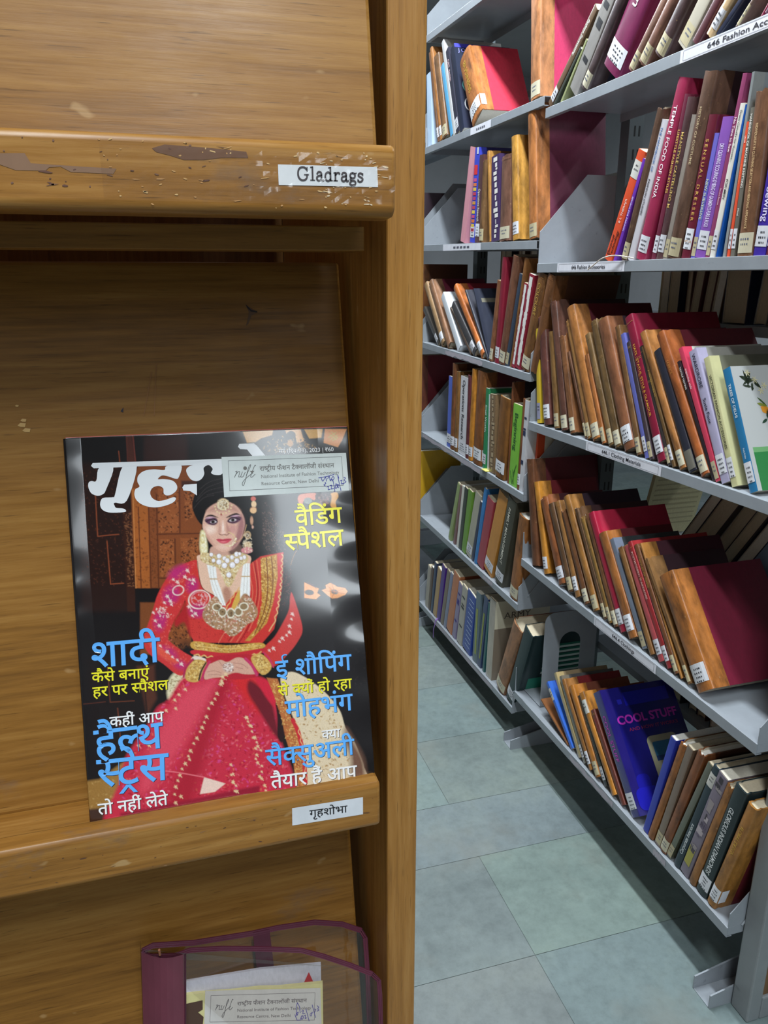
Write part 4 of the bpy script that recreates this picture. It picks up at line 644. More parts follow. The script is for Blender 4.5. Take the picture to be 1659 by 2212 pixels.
 ('F',(242,220,208),2.68,[85.0,108.7,82.8,113.6,89.1,116.6,76.8,117.1,70.4,131.5,68.4,127.7,60.8,149.8,65.4,170.8,75.3,181.5,88.8,143.3,84.2,137.3,165.1,151.3,162.0,160.8,161.6,165.7,155.5,170.0,147.6,177.2]),
 ('F',(242,220,208),1.73,[73.8,114.8,71.0,134.3,58.0,145.6,57.0,139.2,60.4,165.5,68.9,175.2,72.5,178.0,85.9,140.6,86.4,144.6,159.0,167.9,152.9,172.1,144.2,178.5,164.0,155.3,54.5,153.8,88.2,119.3,86.1,115.9,65.8,132.2]),
 ('E',(242,220,208),0.16,92.7,132.5,8.27,7.24,-7,0.87),
 ('E',(226,150,150),0.16,92.7,131.7,6.14,5.2,-7,0.55),
 ('E',(242,220,208),0.16,77.0,123.8,4.25,3.62,-17,0.71),
 ('T',(242,220,208),40,0.71,[58.1,133.8,67.1,135.5,71.1,143.8,62.6,144.5],26),
 ('T',(236,190,190),50,0.63,[86.8,127.2,99.2,128.4,98.5,137.9,86.9,136.7],27),
 ('P',(230,188,162),0.31,[93.2,102.2,97.5,97.0,132.2,99.9,133.9,109.8,128.6,127.2,114.8,141.2,110.4,136.7,104.5,130.5,97.1,125.0,94.4,118.3],1),
 ('P',(186,134,112),1.42,[111.1,127.1,115.2,124.3,117.9,131.0,114.9,140.4,112.4,136.9],1),
 ('L',(60,30,28),0.39,[93.2,102.2,94.1,117.9,96.7,125.1,104.5,130.7,114.1,140.3],1),
 ('P',(196,142,62),0.31,[143.2,104.1,156.4,101.9,155.9,120.0,150.3,140.8,144.2,156.5,129.5,169.5,125.6,169.0,136.0,158.8,141.4,139.9],0),
 ('T',(238,204,124),300,0.63,[143.2,104.1,155.6,102.7,155.5,119.9,149.9,140.7,143.4,156.4,128.8,168.6,136.0,158.8,141.4,139.9],28),
 ('T',(140,70,34),200,0.55,[143.2,104.1,155.6,102.7,155.5,119.9,149.9,140.7,143.4,156.4,128.8,168.6,136.0,158.8,141.4,139.9],29),
 ('L',(120,58,30),0.79,[147.7,103.7,147.2,127.4,142.5,147.3,134.0,163.5],1),
 ('L',(120,58,30),0.79,[151.8,103.2,151.6,123.7,146.7,145.3,137.3,162.2],1),
 ('L',(226,120,92),0.55,[136.5,106.8,138.2,128.1,133.7,145.6,126.3,159.4,119.2,169.1],1),
 ('L',(226,120,92),0.55,[132.7,114.6,134.8,131.0,129.7,145.2,121.5,158.9,114.4,168.5],1),
 ('L',(226,120,92),0.55,[139.9,105.4,140.6,128.4,136.9,145.9,129.3,161.3],1),
 ('L',(226,120,92),0.55,[128.6,127.2,131.0,138.8,125.3,151.2,117.2,163.2],1),
 ('L',(226,120,92),0.55,[105.0,168.3,110.2,160.8,115.3,156.6],1),
 ('L',(150,30,34),0.79,[138.1,106.9,139.0,128.2,135.3,145.7,127.8,160.4,120.7,170.1],1),
 ('L',(150,30,34),0.79,[130.9,117.7,131.8,138.9,124.2,154.3,112.9,167.6],1),
 ('P',(208,40,50),0.24,[157.3,101.2,161.9,100.7,159.0,128.5,153.1,147.6,150.2,147.3,155.9,120.0],0),
 ('L',(230,186,126),0.79,[160.5,102.3,161.6,104.8,159.8,107.2,161.0,109.7,159.2,112.0,160.4,114.6,158.6,116.9,159.9,119.5,158.1,121.8,159.1,124.4,157.1,126.7,158.4,129.2,156.2,131.5,157.4,134.1,155.2,136.3,156.3,138.9,154.2,141.1,155.0,143.7,152.7,145.9,153.4,149.3,150.9,152.3,151.0,155.6,148.1,159.3,145.4,163.1],1),
 ('P',(34,22,22),0.47,[162.5,100.8,167.2,112.8,166.2,131.6,158.8,148.2,153.4,154.2,158.6,128.4],1),
 ('T',(100,60,56),70,0.55,[162.6,102.5,167.1,114.4,165.8,131.6,156.1,151.2,158.6,128.4],30),
 ('P',(206,60,50),0.24,[111.8,139.3,123.8,126.7,119.8,137.7,114.6,143.6],0),
 ('L',(228,180,110),0.71,[124.3,126.0,122.1,129.0,120.4,129.7,119.4,132.8,117.3,134.2,116.3,137.3,114.1,139.5,113.2,141.8],1),
 ('P',(216,170,80),0.31,[116.2,143.8,123.7,128.4,131.8,127.5,126.2,138.3,119.4,144.1],1),
 ('P',(240,238,234),0.17,[100.4,105.6,107.2,106.2,107.5,117.9,109.8,126.2,112.8,139.3,107.2,138.7,103.0,125.5,101.9,117.3],0),
 ('P',(240,238,234),0.17,[129.0,106.9,134.2,107.4,132.9,128.4,131.2,140.0,124.3,139.3,124.9,127.7,126.8,117.3],0),
 ('L',(202,192,178),0.28,[102.7,106.4,103.0,116.9,105.2,126.9,108.9,138.3],1),
 ('L',(202,192,178),0.28,[104.9,106.6,105.3,117.1,107.5,126.6,111.2,138.5],1),
 ('L',(202,192,178),0.28,[130.7,107.7,129.0,118.7,126.0,139.5],1),
 ('L',(202,192,178),0.28,[132.5,107.8,131.3,119.5,128.9,139.8],1),
 ('L',(190,150,90),0.8,[101.9,117.0,107.5,117.6],0),
 ('L',(190,150,90),0.8,[126.8,117.3,133.7,117.9],0),
 ('P',(176,134,98),0.39,[95.1,141.6,104.5,131.3,108.8,136.6,114.3,148.4,121.2,141.0,126.7,131.9,131.4,133.2,137.7,146.0,133.9,153.7,128.1,156.3,119.6,163.5,114.0,163.7,108.8,158.3,102.7,156.8,95.3,149.6],1),
 ('T',(244,222,198),170,0.71,[95.1,141.6,104.5,131.3,108.8,136.6,114.3,148.4,121.2,141.0,126.7,131.9,131.4,133.2,137.7,146.0,133.9,153.7,128.1,156.3,119.6,163.5,114.0,163.7,108.8,158.3,102.7,156.8,95.3,149.6],32),
 ('T',(206,112,104),90,0.79,[95.1,141.6,104.5,131.3,108.8,136.6,114.3,148.4,121.2,141.0,126.7,131.9,131.4,133.2,137.7,146.0,133.9,153.7,128.1,156.3,119.6,163.5,114.0,163.7,108.8,158.3,102.7,156.8,95.3,149.6],33),
 ('T',(88,56,40),110,0.63,[95.1,141.6,104.5,131.3,108.8,136.6,114.3,148.4,121.2,141.0,126.7,131.9,131.4,133.2,137.7,146.0,133.9,153.7,128.1,156.3,119.6,163.5,114.0,163.7,108.8,158.3,102.7,156.8,95.3,149.6],34),
 ('T',(252,246,236),60,0.55,[95.1,141.6,104.5,131.3,108.8,136.6,114.3,148.4,121.2,141.0,126.7,131.9,131.4,133.2,137.7,146.0,133.9,153.7,128.1,156.3,119.6,163.5,114.0,163.7,108.8,158.3,102.7,156.8,95.3,149.6],35),
 ('E',(150,122,88),0.16,105.8,139.9,3.31,2.83,3,0.0),
 ('E',(240,232,208),0.16,105.8,139.9,3.31,2.83,3,0.79),
 ('E',(150,122,88),0.16,109.8,144.3,2.99,3.46,3,0.0),
 ('E',(240,232,208),0.16,109.8,144.3,2.99,3.46,3,0.79),
 ('E',(150,122,88),0.16,116.2,145.8,2.83,3.62,3,0.0),
 ('E',(240,232,208),0.16,116.2,145.8,2.83,3.62,3,0.79),
 ('E',(150,122,88),0.16,122.3,145.2,2.91,3.31,3,0.0),
 ('E',(240,232,208),0.16,122.3,145.2,2.91,3.31,3,0.79),
 ('E',(150,122,88),0.16,126.8,141.5,3.46,2.91,3,0.0),
 ('E',(240,232,208),0.16,126.8,141.5,3.46,2.91,3,0.79),
 ('T',(70,46,34),30,0.47,[104.0,138.5,108.7,139.0,108.4,142.9,111.2,147.3,115.9,148.6,120.7,148.3,119.4,144.1,114.6,144.4,106.8,142.8],36),
 ('P',(206,156,72),0.31,[86.1,164.9,111.1,171.0,137.4,171.6,139.1,176.3,112.2,177.3,86.4,171.7],1),
 ('T',(240,206,130),110,0.63,[86.4,165.7,111.1,171.4,137.4,172.4,138.3,176.2,112.3,176.7,86.8,171.3],37),
 ('T',(136,78,36),90,0.55,[86.4,165.7,111.1,171.4,137.4,172.4,138.3,176.2,112.3,176.7,86.8,171.3],38),
 ('L',(232,196,120),0.47,[86.3,168.1,111.7,174.0,138.5,174.1],1),
 ('P',(200,44,52),0.24,[86.4,171.7,112.2,177.3,139.1,176.3,139.3,179.9,111.9,181.5,85.4,175.5],1),
 ('L',(228,184,112),0.87,[85.6,176.0,88.8,175.6,90.2,177.7,93.4,176.9,95.6,179.0,98.8,178.1,101.0,180.1,104.2,179.2,106.4,181.1,109.7,180.0,111.9,181.9,115.1,180.7,117.4,182.3,120.7,180.9,123.0,182.3,126.3,180.6,128.6,182.0,132.0,180.0,134.3,181.2,137.7,178.9],1),
 ('P',(188,36,50),0.39,[93.2,179.7,132.7,181.2,131.4,198.8,92.2,193.9],1),
 ('P',(234,214,196),0.24,[83.2,178.5,86.5,176.5,94.0,179.8,93.0,182.0,86.2,179.6],1),
 ('P',(216,164,142),0.31,[93.5,186.1,99.2,183.6,105.6,182.0,110.9,184.2,118.3,181.5,124.5,183.4,130.4,190.6,132.4,195.9,123.6,195.4,115.8,193.3,106.2,195.6,98.3,195.5,92.1,195.5],1),
 ('L',(176,120,104),0.39,[94.8,190.2,100.3,190.1,105.6,192.4],1),
 ('L',(176,120,104),0.39,[95.4,192.7,101.6,193.1,106.3,194.5],1),
 ('L',(176,120,104),0.39,[115.6,185.6,121.8,187.1,126.4,190.9],1),
 ('L',(176,120,104),0.39,[104.0,182.6,106.8,186.9],1),
 ('L',(176,120,104),0.39,[116.9,189.0,122.4,190.8],1),
 ('P',(206,160,82),0.24,[79.2,185.9,86.2,179.6,94.6,182.2,92.7,187.6,87.3,196.8,78.2,194.5],1),
 ('T',(244,214,140),90,0.63,[79.6,185.9,86.2,180.4,93.8,182.5,87.4,196.0,78.7,193.7],39),
 ('T',(140,90,40),60,0.55,[79.6,185.9,86.2,180.4,93.8,182.5,87.4,196.0,78.7,193.7],40),
 ('L',(176,42,78),1.57,[76.3,191.9,78.5,185.0,84.3,179.0],1),
 ('L',(36,20,24),1.26,[87.8,195.7,90.2,188.9,94.1,183.0],1),
 ('L',(196,48,90),2.05,[90.1,195.6,92.5,189.1,96.9,182.5],1),
 ('P',(212,166,88),0.24,[129.3,183.6,137.6,180.5,145.3,191.6,137.2,197.5],1),
 ('T',(246,216,140),80,0.63,[130.1,183.7,137.1,181.3,144.5,191.5,137.2,196.7],41),
 ('T',(140,90,40),50,0.55,[130.1,183.7,137.1,181.3,144.5,191.5,137.2,196.7],42),
 ('L',(200,54,100),2.2,[124.9,183.1,129.7,188.9,133.0,197.0],1),
 ('L',(200,54,90),1.26,[139.7,179.6,143.8,184.9,146.6,192.2],1),
 ('E',(206,168,150),0.31,111.0,188.6,4.57,4.25,3,0.0),
 ('T',(120,56,56),40,0.63,[107.3,185.4,114.8,185.5,115.1,192.0,108.0,191.9],43),
 ('T',(252,236,226),44,0.63,[107.3,185.4,114.8,185.5,115.1,192.0,108.0,191.9],44),
 ('F',(238,208,160),2.68,[108.7,193.6,106.2,195.6,105.2,198.7,104.2,201.0]),
 ('P',(206,160,140),0.45,[106.6,91.0,125.4,92.6,127.2,99.2,130.8,106.5,100.5,104.5,102.7,97.1],1),
 ('P',(112,84,74),1.14,[118.2,96.1,125.5,91.4,128.8,94.0,128.2,102.2,121.3,101.0],1),
 ('P',(224,176,154),0.34,[101.1,66.8,104.8,60.6,111.9,56.8,118.8,56.0,126.6,60.1,131.3,67.2,132.5,74.3,130.9,81.2,128.0,88.7,122.4,94.4,115.9,96.5,110.8,95.3,106.0,90.7,102.0,84.0,99.2,75.4],1),
 ('P',(168,114,112),1.48,[130.1,67.1,132.4,74.3,130.4,83.6,124.8,92.5,120.0,95.3,124.2,85.4,126.5,77.4],1),
 ('P',(196,144,128),1.71,[103.5,62.9,111.8,57.6,118.7,56.9,126.5,61.0,129.6,65.9,120.5,64.1,110.3,63.4],1),
 ('E',(244,212,194),1.93,105.3,77.6,3.98,3.41,3,0.0),
 ('E',(206,150,140),1.71,122.3,78.8,3.41,3.41,3,0.0),
 ('E',(236,196,176),1.36,114.5,92.3,3.98,1.93,3,0.0),
 ('P',(200,140,124),1.25,[100.7,77.8,103.1,83.8,107.2,90.5,104.5,88.0,101.5,82.5],1),
 ('P',(192,138,124),0.8,[118.2,72.1,119.6,77.5,120.4,81.6,118.1,81.7,117.6,76.7],1),
 ('P',(200,150,134),0.68,[112.6,71.1,113.2,78.7,111.8,81.8,111.1,79.7,112.3,75.2],1),
 ('E',(248,220,204),0.51,115.1,77.1,0.8,4.55,3,0.0),
 ('L',(120,66,58),0.51,[111.7,81.8,113.4,82.8,115.8,82.6,117.7,83.2,119.5,82.0],1),
 ('E',(238,198,180),0.57,115.2,80.9,1.48,1.25,3,0.0),
 ('P',(46,26,30),0.23,[101.5,68.1,104.1,66.1,107.5,66.1,111.9,68.7,108.8,68.0,104.9,67.2],1),
 ('P',(46,26,30),0.23,[117.9,69.3,122.0,67.0,126.7,66.1,129.6,68.2,126.0,67.7,121.3,68.9],1),
 ('P',(96,58,80),0.51,[101.2,69.8,104.8,67.8,110.2,68.9,111.2,72.5,108.3,74.6,104.4,73.7,102.3,72.1],1),
 ('P',(96,58,80),0.51,[118.8,72.1,121.0,69.4,126.0,68.0,130.2,70.0,128.3,72.8,124.7,74.4,121.0,73.9],1),
 ('E',(214,170,190),0.45,105.4,68.3,2.56,0.57,-3,0.0),
 ('E',(214,170,190),0.45,125.4,68.4,2.84,0.57,-5,0.0),
 ('P',(216,204,204),0.17,[105.4,71.9,107.2,70.7,109.3,71.0,110.5,72.0,108.4,72.9,106.3,72.7],1),
 ('P',(216,204,204),0.17,[120.3,71.8,122.4,70.5,124.9,70.7,126.1,71.6,124.4,72.5,121.9,72.5],1),
 ('E',(30,18,18),0.17,107.6,71.8,1.48,1.25,3,0.0),
 ('E',(30,18,18),0.17,123.2,71.5,1.48,1.19,3,0.0),
 ('L',(20,12,16),0.68,[102.3,71.2,105.5,69.8,108.7,69.8,110.9,71.7],1),
 ('L',(20,12,16),0.68,[119.4,72.1,121.9,69.7,125.3,69.7,128.7,71.4],1),
 ('L',(60,32,42),0.34,[104.5,72.7,107.8,73.9,110.6,72.6],1),
 ('L',(60,32,42),0.34,[119.9,72.9,122.7,73.8,126.5,72.7],1),
 ('P',(206,76,92),0.23,[109.1,86.1,112.1,85.7,114.3,86.3,116.7,85.9,121.3,86.6,118.3,89.3,114.7,89.9,111.8,88.9],1),
 ('L',(146,42,58),0.34,[109.5,86.3,114.3,87.1,121.0,86.7],1),
 ('E',(232,130,136),0.34,114.5,88.4,1.93,0.51,3,0.0),
 ('E',(214,184,140),0.17,116.5,58.4,4.89,4.89,3,0.0),
 ('T',(120,84,54),70,0.8,[112.6,54.8,120.6,55.3,121.2,62.9,111.4,62.9],45),
 ('T',(250,238,210),60,0.68,[112.6,54.8,120.6,55.3,121.2,62.9,111.4,62.9],46),
 ('E',(236,214,170),0.11,116.5,58.4,3.98,3.98,3,0.57),
 ('E',(232,206,160),0.11,110.4,61.9,0.68,0.68,3,0.0),
 ('E',(232,206,160),0.11,111.4,64.0,0.68,0.68,3,0.0),
 ('E',(232,206,160),0.11,113.3,65.2,0.68,0.68,3,0.0),
 ('E',(232,206,160),0.11,115.8,65.7,0.68,0.68,3,0.0),
 ('E',(232,206,160),0.11,118.4,65.4,0.68,0.68,3,0.0),
 ('E',(232,206,160),0.11,120.8,64.1,0.68,0.68,3,0.0),
 ('E',(232,206,160),0.11,122.4,61.9,0.68,0.68,3,0.0),
 ('E',(232,206,160),0.11,123.2,59.6,0.68,0.68,3,0.0),
 ('E',(232,206,160),0.11,110.0,59.8,0.68,0.68,3,0.0),
 ('E',(160,44,46),0.17,114.4,66.4,0.57,0.91,3,0.0),
 ('L',(226,196,142),0.57,[119.2,80.9,122.3,82.9,124.1,86.3,123.5,89.8,120.2,92.0,115.4,91.7],1),
 ('L',(212,172,122),0.4,[123.9,89.6,128.7,87.3,131.6,82.5,133.8,76.2],1),
 ('T',(250,236,200),22,0.57,[122.7,81.8,125.3,85.5,124.4,90.7,118.5,92.6,121.0,89.9,123.5,86.6],47),
 ('E',(190,158,118),0.23,134.2,84.5,2.62,3.3,3,0.0),
 ('E',(90,64,52),0.23,134.2,84.5,1.59,2.16,3,0.0),
 ('E',(202,170,128),0.23,133.6,92.4,3.13,2.73,3,0.0),
 ('E',(214,138,140),0.34,132.6,96.7,4.55,2.62,3,0.0),
 ('T',(246,226,196),60,0.57,[131.3,82.5,137.1,82.9,137.2,98.2,128.4,98.7],48),
 ('P',(234,220,168),0.8,[97.6,78.7,100.8,80.1,101.8,94.7,97.6,98.4,95.8,91.3],1),
 ('T',(252,246,226),40,0.68,[97.8,79.9,100.6,80.1,101.2,94.7,97.6,97.3],49),
 ('E',(206,180,110),0.11,98.5,84.9,1.36,3.13,3,0.45),
 ('E',(216,110,96),0.28,140.8,55.5,2.05,1.93,3,0.0),
 ('E',(240,202,158),0.28,140.9,59.9,2.05,2.73,3,0.0),
 ('E',(236,188,138),0.28,140.1,64.7,2.62,2.62,3,0.0),
 ('L',(170,100,80),0.34,[138.0,62.9,140.4,62.2,143.0,63.3],1),
 ('E',(200,150,120),0.28,138.2,73.0,1.25,3.41,3,0.0),
 ('E',(220,170,150),0.23,138.6,78.3,0.8,1.25,3,0.0),
 ('P',(214,186,134),0.4,[96.6,96.0,102.8,96.5,106.7,98.0,115.7,99.7,125.0,98.4,132.4,100.2,132.6,105.5,125.2,111.3,118.5,123.5,114.0,123.1,109.8,109.9,102.1,105.8,96.2,101.8],1),
 ('T',(250,240,208),150,0.85,[96.6,96.0,102.8,96.5,106.7,98.0,115.7,99.7,125.0,98.4,132.4,100.2,132.6,105.5,125.2,111.3,118.5,123.5,114.0,123.1,109.8,109.9,102.1,105.8,96.2,101.8],50),
 ('T',(146,104,58),120,0.74,[96.6,96.0,102.8,96.5,106.7,98.0,115.7,99.7,125.0,98.4,132.4,100.2,132.6,105.5,125.2,111.3,118.5,123.5,114.0,123.1,109.8,109.9,102.1,105.8,96.2,101.8],52),
 ('E',(168,132,90),0.17,110.3,99.5,2.1,2.22,3,0.0),
 ('E',(238,232,236),0.23,110.3,99.5,1.71,1.88,3,0.0),
 ('E',(255,252,252),0.17,109.8,99.0,0.6,0.6,3,0.0),
 ('E',(168,132,90),0.17,114.4,101.7,1.88,1.99,3,0.0),
 ('E',(238,232,236),0.23,114.4,101.7,1.48,1.65,3,0.0),
 ('E',(255,252,252),0.17,114.0,101.2,0.52,0.52,3,0.0),
 ('E',(168,132,90),0.17,109.9,104.2,2.33,2.44,3,0.0),
 ('E',(238,232,236),0.23,109.9,104.2,1.93,2.1,3,0.0),
 ('E',(255,252,252),0.17,109.5,103.7,0.68,0.68,3,0.0),
 ('E',(168,132,90),0.17,116.5,103.6,2.1,2.22,3,0.0),
 ('E',(238,232,236),0.23,116.5,103.6,1.71,1.88,3,0.0),
 ('E',(255,252,252),0.17,116.1,103.1,0.6,0.6,3,0.0),
 ('E',(168,132,90),0.17,120.4,101.3,1.88,1.99,3,0.0),
 ('E',(238,232,236),0.23,120.4,101.3,1.48,1.65,3,0.0),
 ('E',(255,252,252),0.17,120.0,100.8,0.52,0.52,3,0.0),
 ('E',(168,132,90),0.17,124.2,99.1,2.1,2.22,3,0.0),
 ('E',(238,232,236),0.23,124.2,99.1,1.71,1.88,3,0.0),
 ('E',(255,252,252),0.17,123.8,98.6,0.6,0.6,3,0.0),
 ('E',(168,132,90),0.17,124.0,104.5,2.33,2.44,3,0.0),
 ('E',(238,232,236),0.23,124.0,104.5,1.93,2.1,3,0.0),
 ('E',(255,252,252),0.17,123.5,103.9,0.68,0.68,3,0.0),
 ('E',(168,132,90),0.17,120.3,107.5,2.56,2.67,3,0.0),
 ('E',(238,232,236),0.23,120.3,107.5,2.16,2.33,3,0.0),
 ('E',(255,252,252),0.17,119.9,107.0,0.76,0.76,3,0.0),
 ('E',(168,132,90),0.17,114.0,107.3,2.44,2.56,3,0.0),
 ('E',(238,232,236),0.23,114.0,107.3,2.05,2.22,3,0.0),
 ('E',(255,252,252),0.17,113.6,106.8,0.72,0.72,3,0.0),
 ('E',(168,132,90),0.17,116.9,115.1,2.33,2.44,3,0.0),
 ('E',(238,232,236),0.23,116.9,115.1,1.93,2.1,3,0.0),
 ('E',(255,252,252),0.17,116.4,114.6,0.68,0.68,3,0.0),
 ('E',(168,132,90),0.17,130.2,102.1,1.88,1.99,3,0.0),
 ('E',(238,232,236),0.23,130.2,102.1,1.48,1.65,3,0.0),
 ('E',(255,252,252),0.17,129.8,101.6,0.52,0.52,3,0.0),
 ('E',(168,132,90),0.17,104.4,97.8,1.76,1.88,3,0.0),
 ('E',(238,232,236),0.23,104.4,97.8,1.36,1.54,3,0.0),
 ('E',(255,252,252),0.17,104.0,97.3,0.48,0.48,3,0.0),
 ('E',(168,132,90),0.17,105.8,102.6,1.76,1.88,3,0.0),
 ('E',(238,232,236),0.23,105.8,102.6,1.36,1.54,3,0.0),
 ('E',(255,252,252),0.17,105.3,102.1,0.48,0.48,3,0.0),
 ('E',(168,132,90),0.17,127.6,102.7,1.65,1.76,3,0.0),
 ('E',(238,232,236),0.23,127.6,102.7,1.25,1.42,3,0.0),
 ('E',(255,252,252),0.17,127.1,102.2,0.44,0.44,3,0.0),
 ('E',(168,132,90),0.17,126.7,99.1,1.54,1.65,3,0.0),
 ('E',(238,232,236),0.23,126.7,99.1,1.14,1.31,3,0.0),
 ('E',(255,252,252),0.17,126.2,98.6,0.4,0.4,3,0.0),
]
TITLE = [([19.0,22.1,20.5,20.0,118.4,21.8,126.2,21.9,126.0,26.0,118.1,25.9,86.2,25.4,53.0,24.4,21.0,24.2],0),([24.9,24.0,35.2,24.4,28.7,41.2,26.0,44.6,22.1,45.4,17.9,43.2,16.1,38.6,16.5,35.0,18.6,33.8,22.1,33.8],1),([42.1,24.0,52.6,24.3,43.4,50.5,34.5,51.6,34.1,53.7,35.3,55.7,39.9,56.4,42.0,57.7,41.2,59.3,31.1,59.1,25.6,56.9,23.7,53.0,24.7,48.6,27.3,47.2,33.3,47.2,35.1,45.1],1),([75.0,25.3,86.2,25.3,83.7,34.5,81.0,35.6,75.2,33.3,70.8,32.6,67.7,35.2,72.1,35.4,78.7,37.0,81.8,41.0,81.1,44.9,77.2,47.9,73.4,48.4,71.3,46.6,71.2,42.7,68.0,40.6,63.5,41.6,61.2,45.2,62.3,49.5,66.5,52.3,72.4,51.8,78.5,50.1,80.3,51.6,77.5,54.5,70.6,56.7,63.2,57.2,56.0,55.2,51.1,51.4,49.3,46.7,50.3,42.2,53.5,40.2,52.2,36.2,53.2,31.6,57.8,28.2,65.2,27.3,73.0,28.3],1),([89.7,30.2,91.8,26.8,98.3,25.3,118.1,25.7,117.6,33.7,112.2,34.4,108.9,32.6,110.3,29.4,107.4,26.2,103.4,28.2,103.5,32.9,101.3,36.7,97.4,38.5,92.6,36.6],1),([85.8,42.8,87.4,40.7,97.2,40.6,96.6,49.9,91.6,46.1,86.5,45.4],0),([131.6,12.6,132.8,10.3,144.6,10.4,146.9,12.4,153.0,20.9,142.5,20.7,138.7,15.2,133.2,14.6],0)]
HEADLINES = [('वैिडंग', (173.6, 80.0), (213.6, 79.9), (240, 230, 44)), ('<सपैशल', (163.7, 99.5), (213.4, 98.9), (240, 230, 44)), ('शादी', (8.7, 176.5), (60.1, 177.6), (98, 176, 246)), ('कैसे बनाएं', (8.7, 187.5), (50.9, 189.0), (240, 230, 44)), ('हर पर <सपैशल', (8.7, 198.8), (64.6, 199.9), (240, 230, 44)), ('कहीं आप', (19.4, 223.0), (59.3, 224.0), (244, 242, 240)), ('है<लथ', (7.3, 243.9), (58.0, 244.1), (98, 176, 246)), ('<सट^ेस', (7.3, 267.1), (60.1, 269.2), (98, 176, 246)), ('तो नहीं लेते', (6.6, 288.2), (58.1, 288.6), (244, 242, 240)), ('ई शौिपंग', (148.0, 200.6), (210.9, 202.0), (98, 176, 246)), ('से <कयों हो रहा', (148.6, 215.5), (209.7, 217.1), (240, 230, 44)), ('मोहभंग', (153.3, 234.0), (209.3, 234.9), (98, 176, 246)), ('<कया', (181.5, 255.2), (196.8, 255.6), (244, 242, 240)), ('सै<कसुअली', (135.1, 270.1), (207.9, 271.3), (98, 176, 246)), ('तैयार हैं आप', (137.7, 288.6), (208.6, 290.6), (244, 242, 240)), ('मई (िद्वतीय), 2023 | ₹60', (164.3, 19.5), (210.2, 20.0), (244, 242, 240))]
STICKER = {'corners': [(117.9, 20.3), (220.7, 21.9), (220.8, 53.6), (117.7, 52.7)], 'border': [(123.0, 23.7), (216.6, 24.9), (216.2, 49.0), (122.5, 47.9)], 'text': [('रा<षट^ीय फैशन टै<कनालॉजी सं<सथान', (147.7, 33.1), (209.7, 33.5), (112, 108, 104)), ('National Institute of Fashion Technology', (148.1, 39.1), (213.5, 39.2), (128, 126, 122)), ('Resource Centre, New Delhi', (148.0, 45.0), (195.4, 45.1), (128, 126, 122))], 'logo': [[(128.0, 32.8), (129.4, 32.5), (127.0, 37.3)], [(127.7, 35.6), (130.4, 32.9), (131.5, 33.3), (130.3, 36.9), (131.8, 36.9)], [(133.6, 33.1), (132.1, 36.9), (133.8, 37.0), (135.8, 33.6)], [(136.5, 36.1), (140.3, 29.2), (140.3, 27.8), (138.7, 30.2), (136.4, 37.1), (134.6, 42.6), (133.4, 44.3), (132.8, 42.9), (134.1, 40.5), (137.8, 37.2), (141.8, 34.6)], [(144.7, 28.8), (144.0, 28.4), (142.2, 31.8), (140.0, 37.2), (141.2, 37.7), (143.6, 35.6)]], 'dot': (136.0, 30.3), 'heart': [(139.6, 32.7), (143.3, 32.8), (141.3, 35.1)], 'pen': [[(195.6, 41.6), (201.9, 40.9), (209.0, 39.5)], [(197.8, 41.4), (199.0, 44.5), (201.5, 41.4), (202.0, 44.8)], [(203.2, 42.7), (204.8, 41.0), (205.3, 44.2), (207.7, 41.2), (208.8, 42.7), (206.7, 44.8)], [(200.8, 45.5), (201.4, 46.6), (199.7, 47.6), (200.9, 48.8)], [(202.1, 49.6), (203.6, 49.1), (203.0, 51.8), (204.7, 51.6)], [(204.7, 48.6), (206.3, 48.5), (205.6, 51.4), (207.6, 51.0)], [(205.3, 44.7), (207.5, 44.1), (208.6, 53.7)], [(209.9, 47.1), (209.1, 50.9), (210.9, 50.2), (210.2, 47.4)], [(212.0, 40.0), (212.6, 45.8), (213.8, 53.3)], [(212.3, 48.7), (211.2, 47.9), (211.9, 50.9)], [(213.7, 45.2), (215.3, 44.7), (214.5, 47.6), (216.2, 47.4)], [(216.9, 42.3), (218.4, 43.1), (217.1, 44.8), (218.6, 46.2), (215.8, 47.9)], [(212.2, 40.4), (212.8, 42.9)]]}
MAG = {'o': [-0.07326, 0.62444, -0.11795], 'u': [0.9999, -0.00452, -0.01361], 'v': [-0.01434, -0.31506, -0.94896], 'n': [0.0, -0.94906, 0.31509], 'w': 223.5, 'h': 302.4}
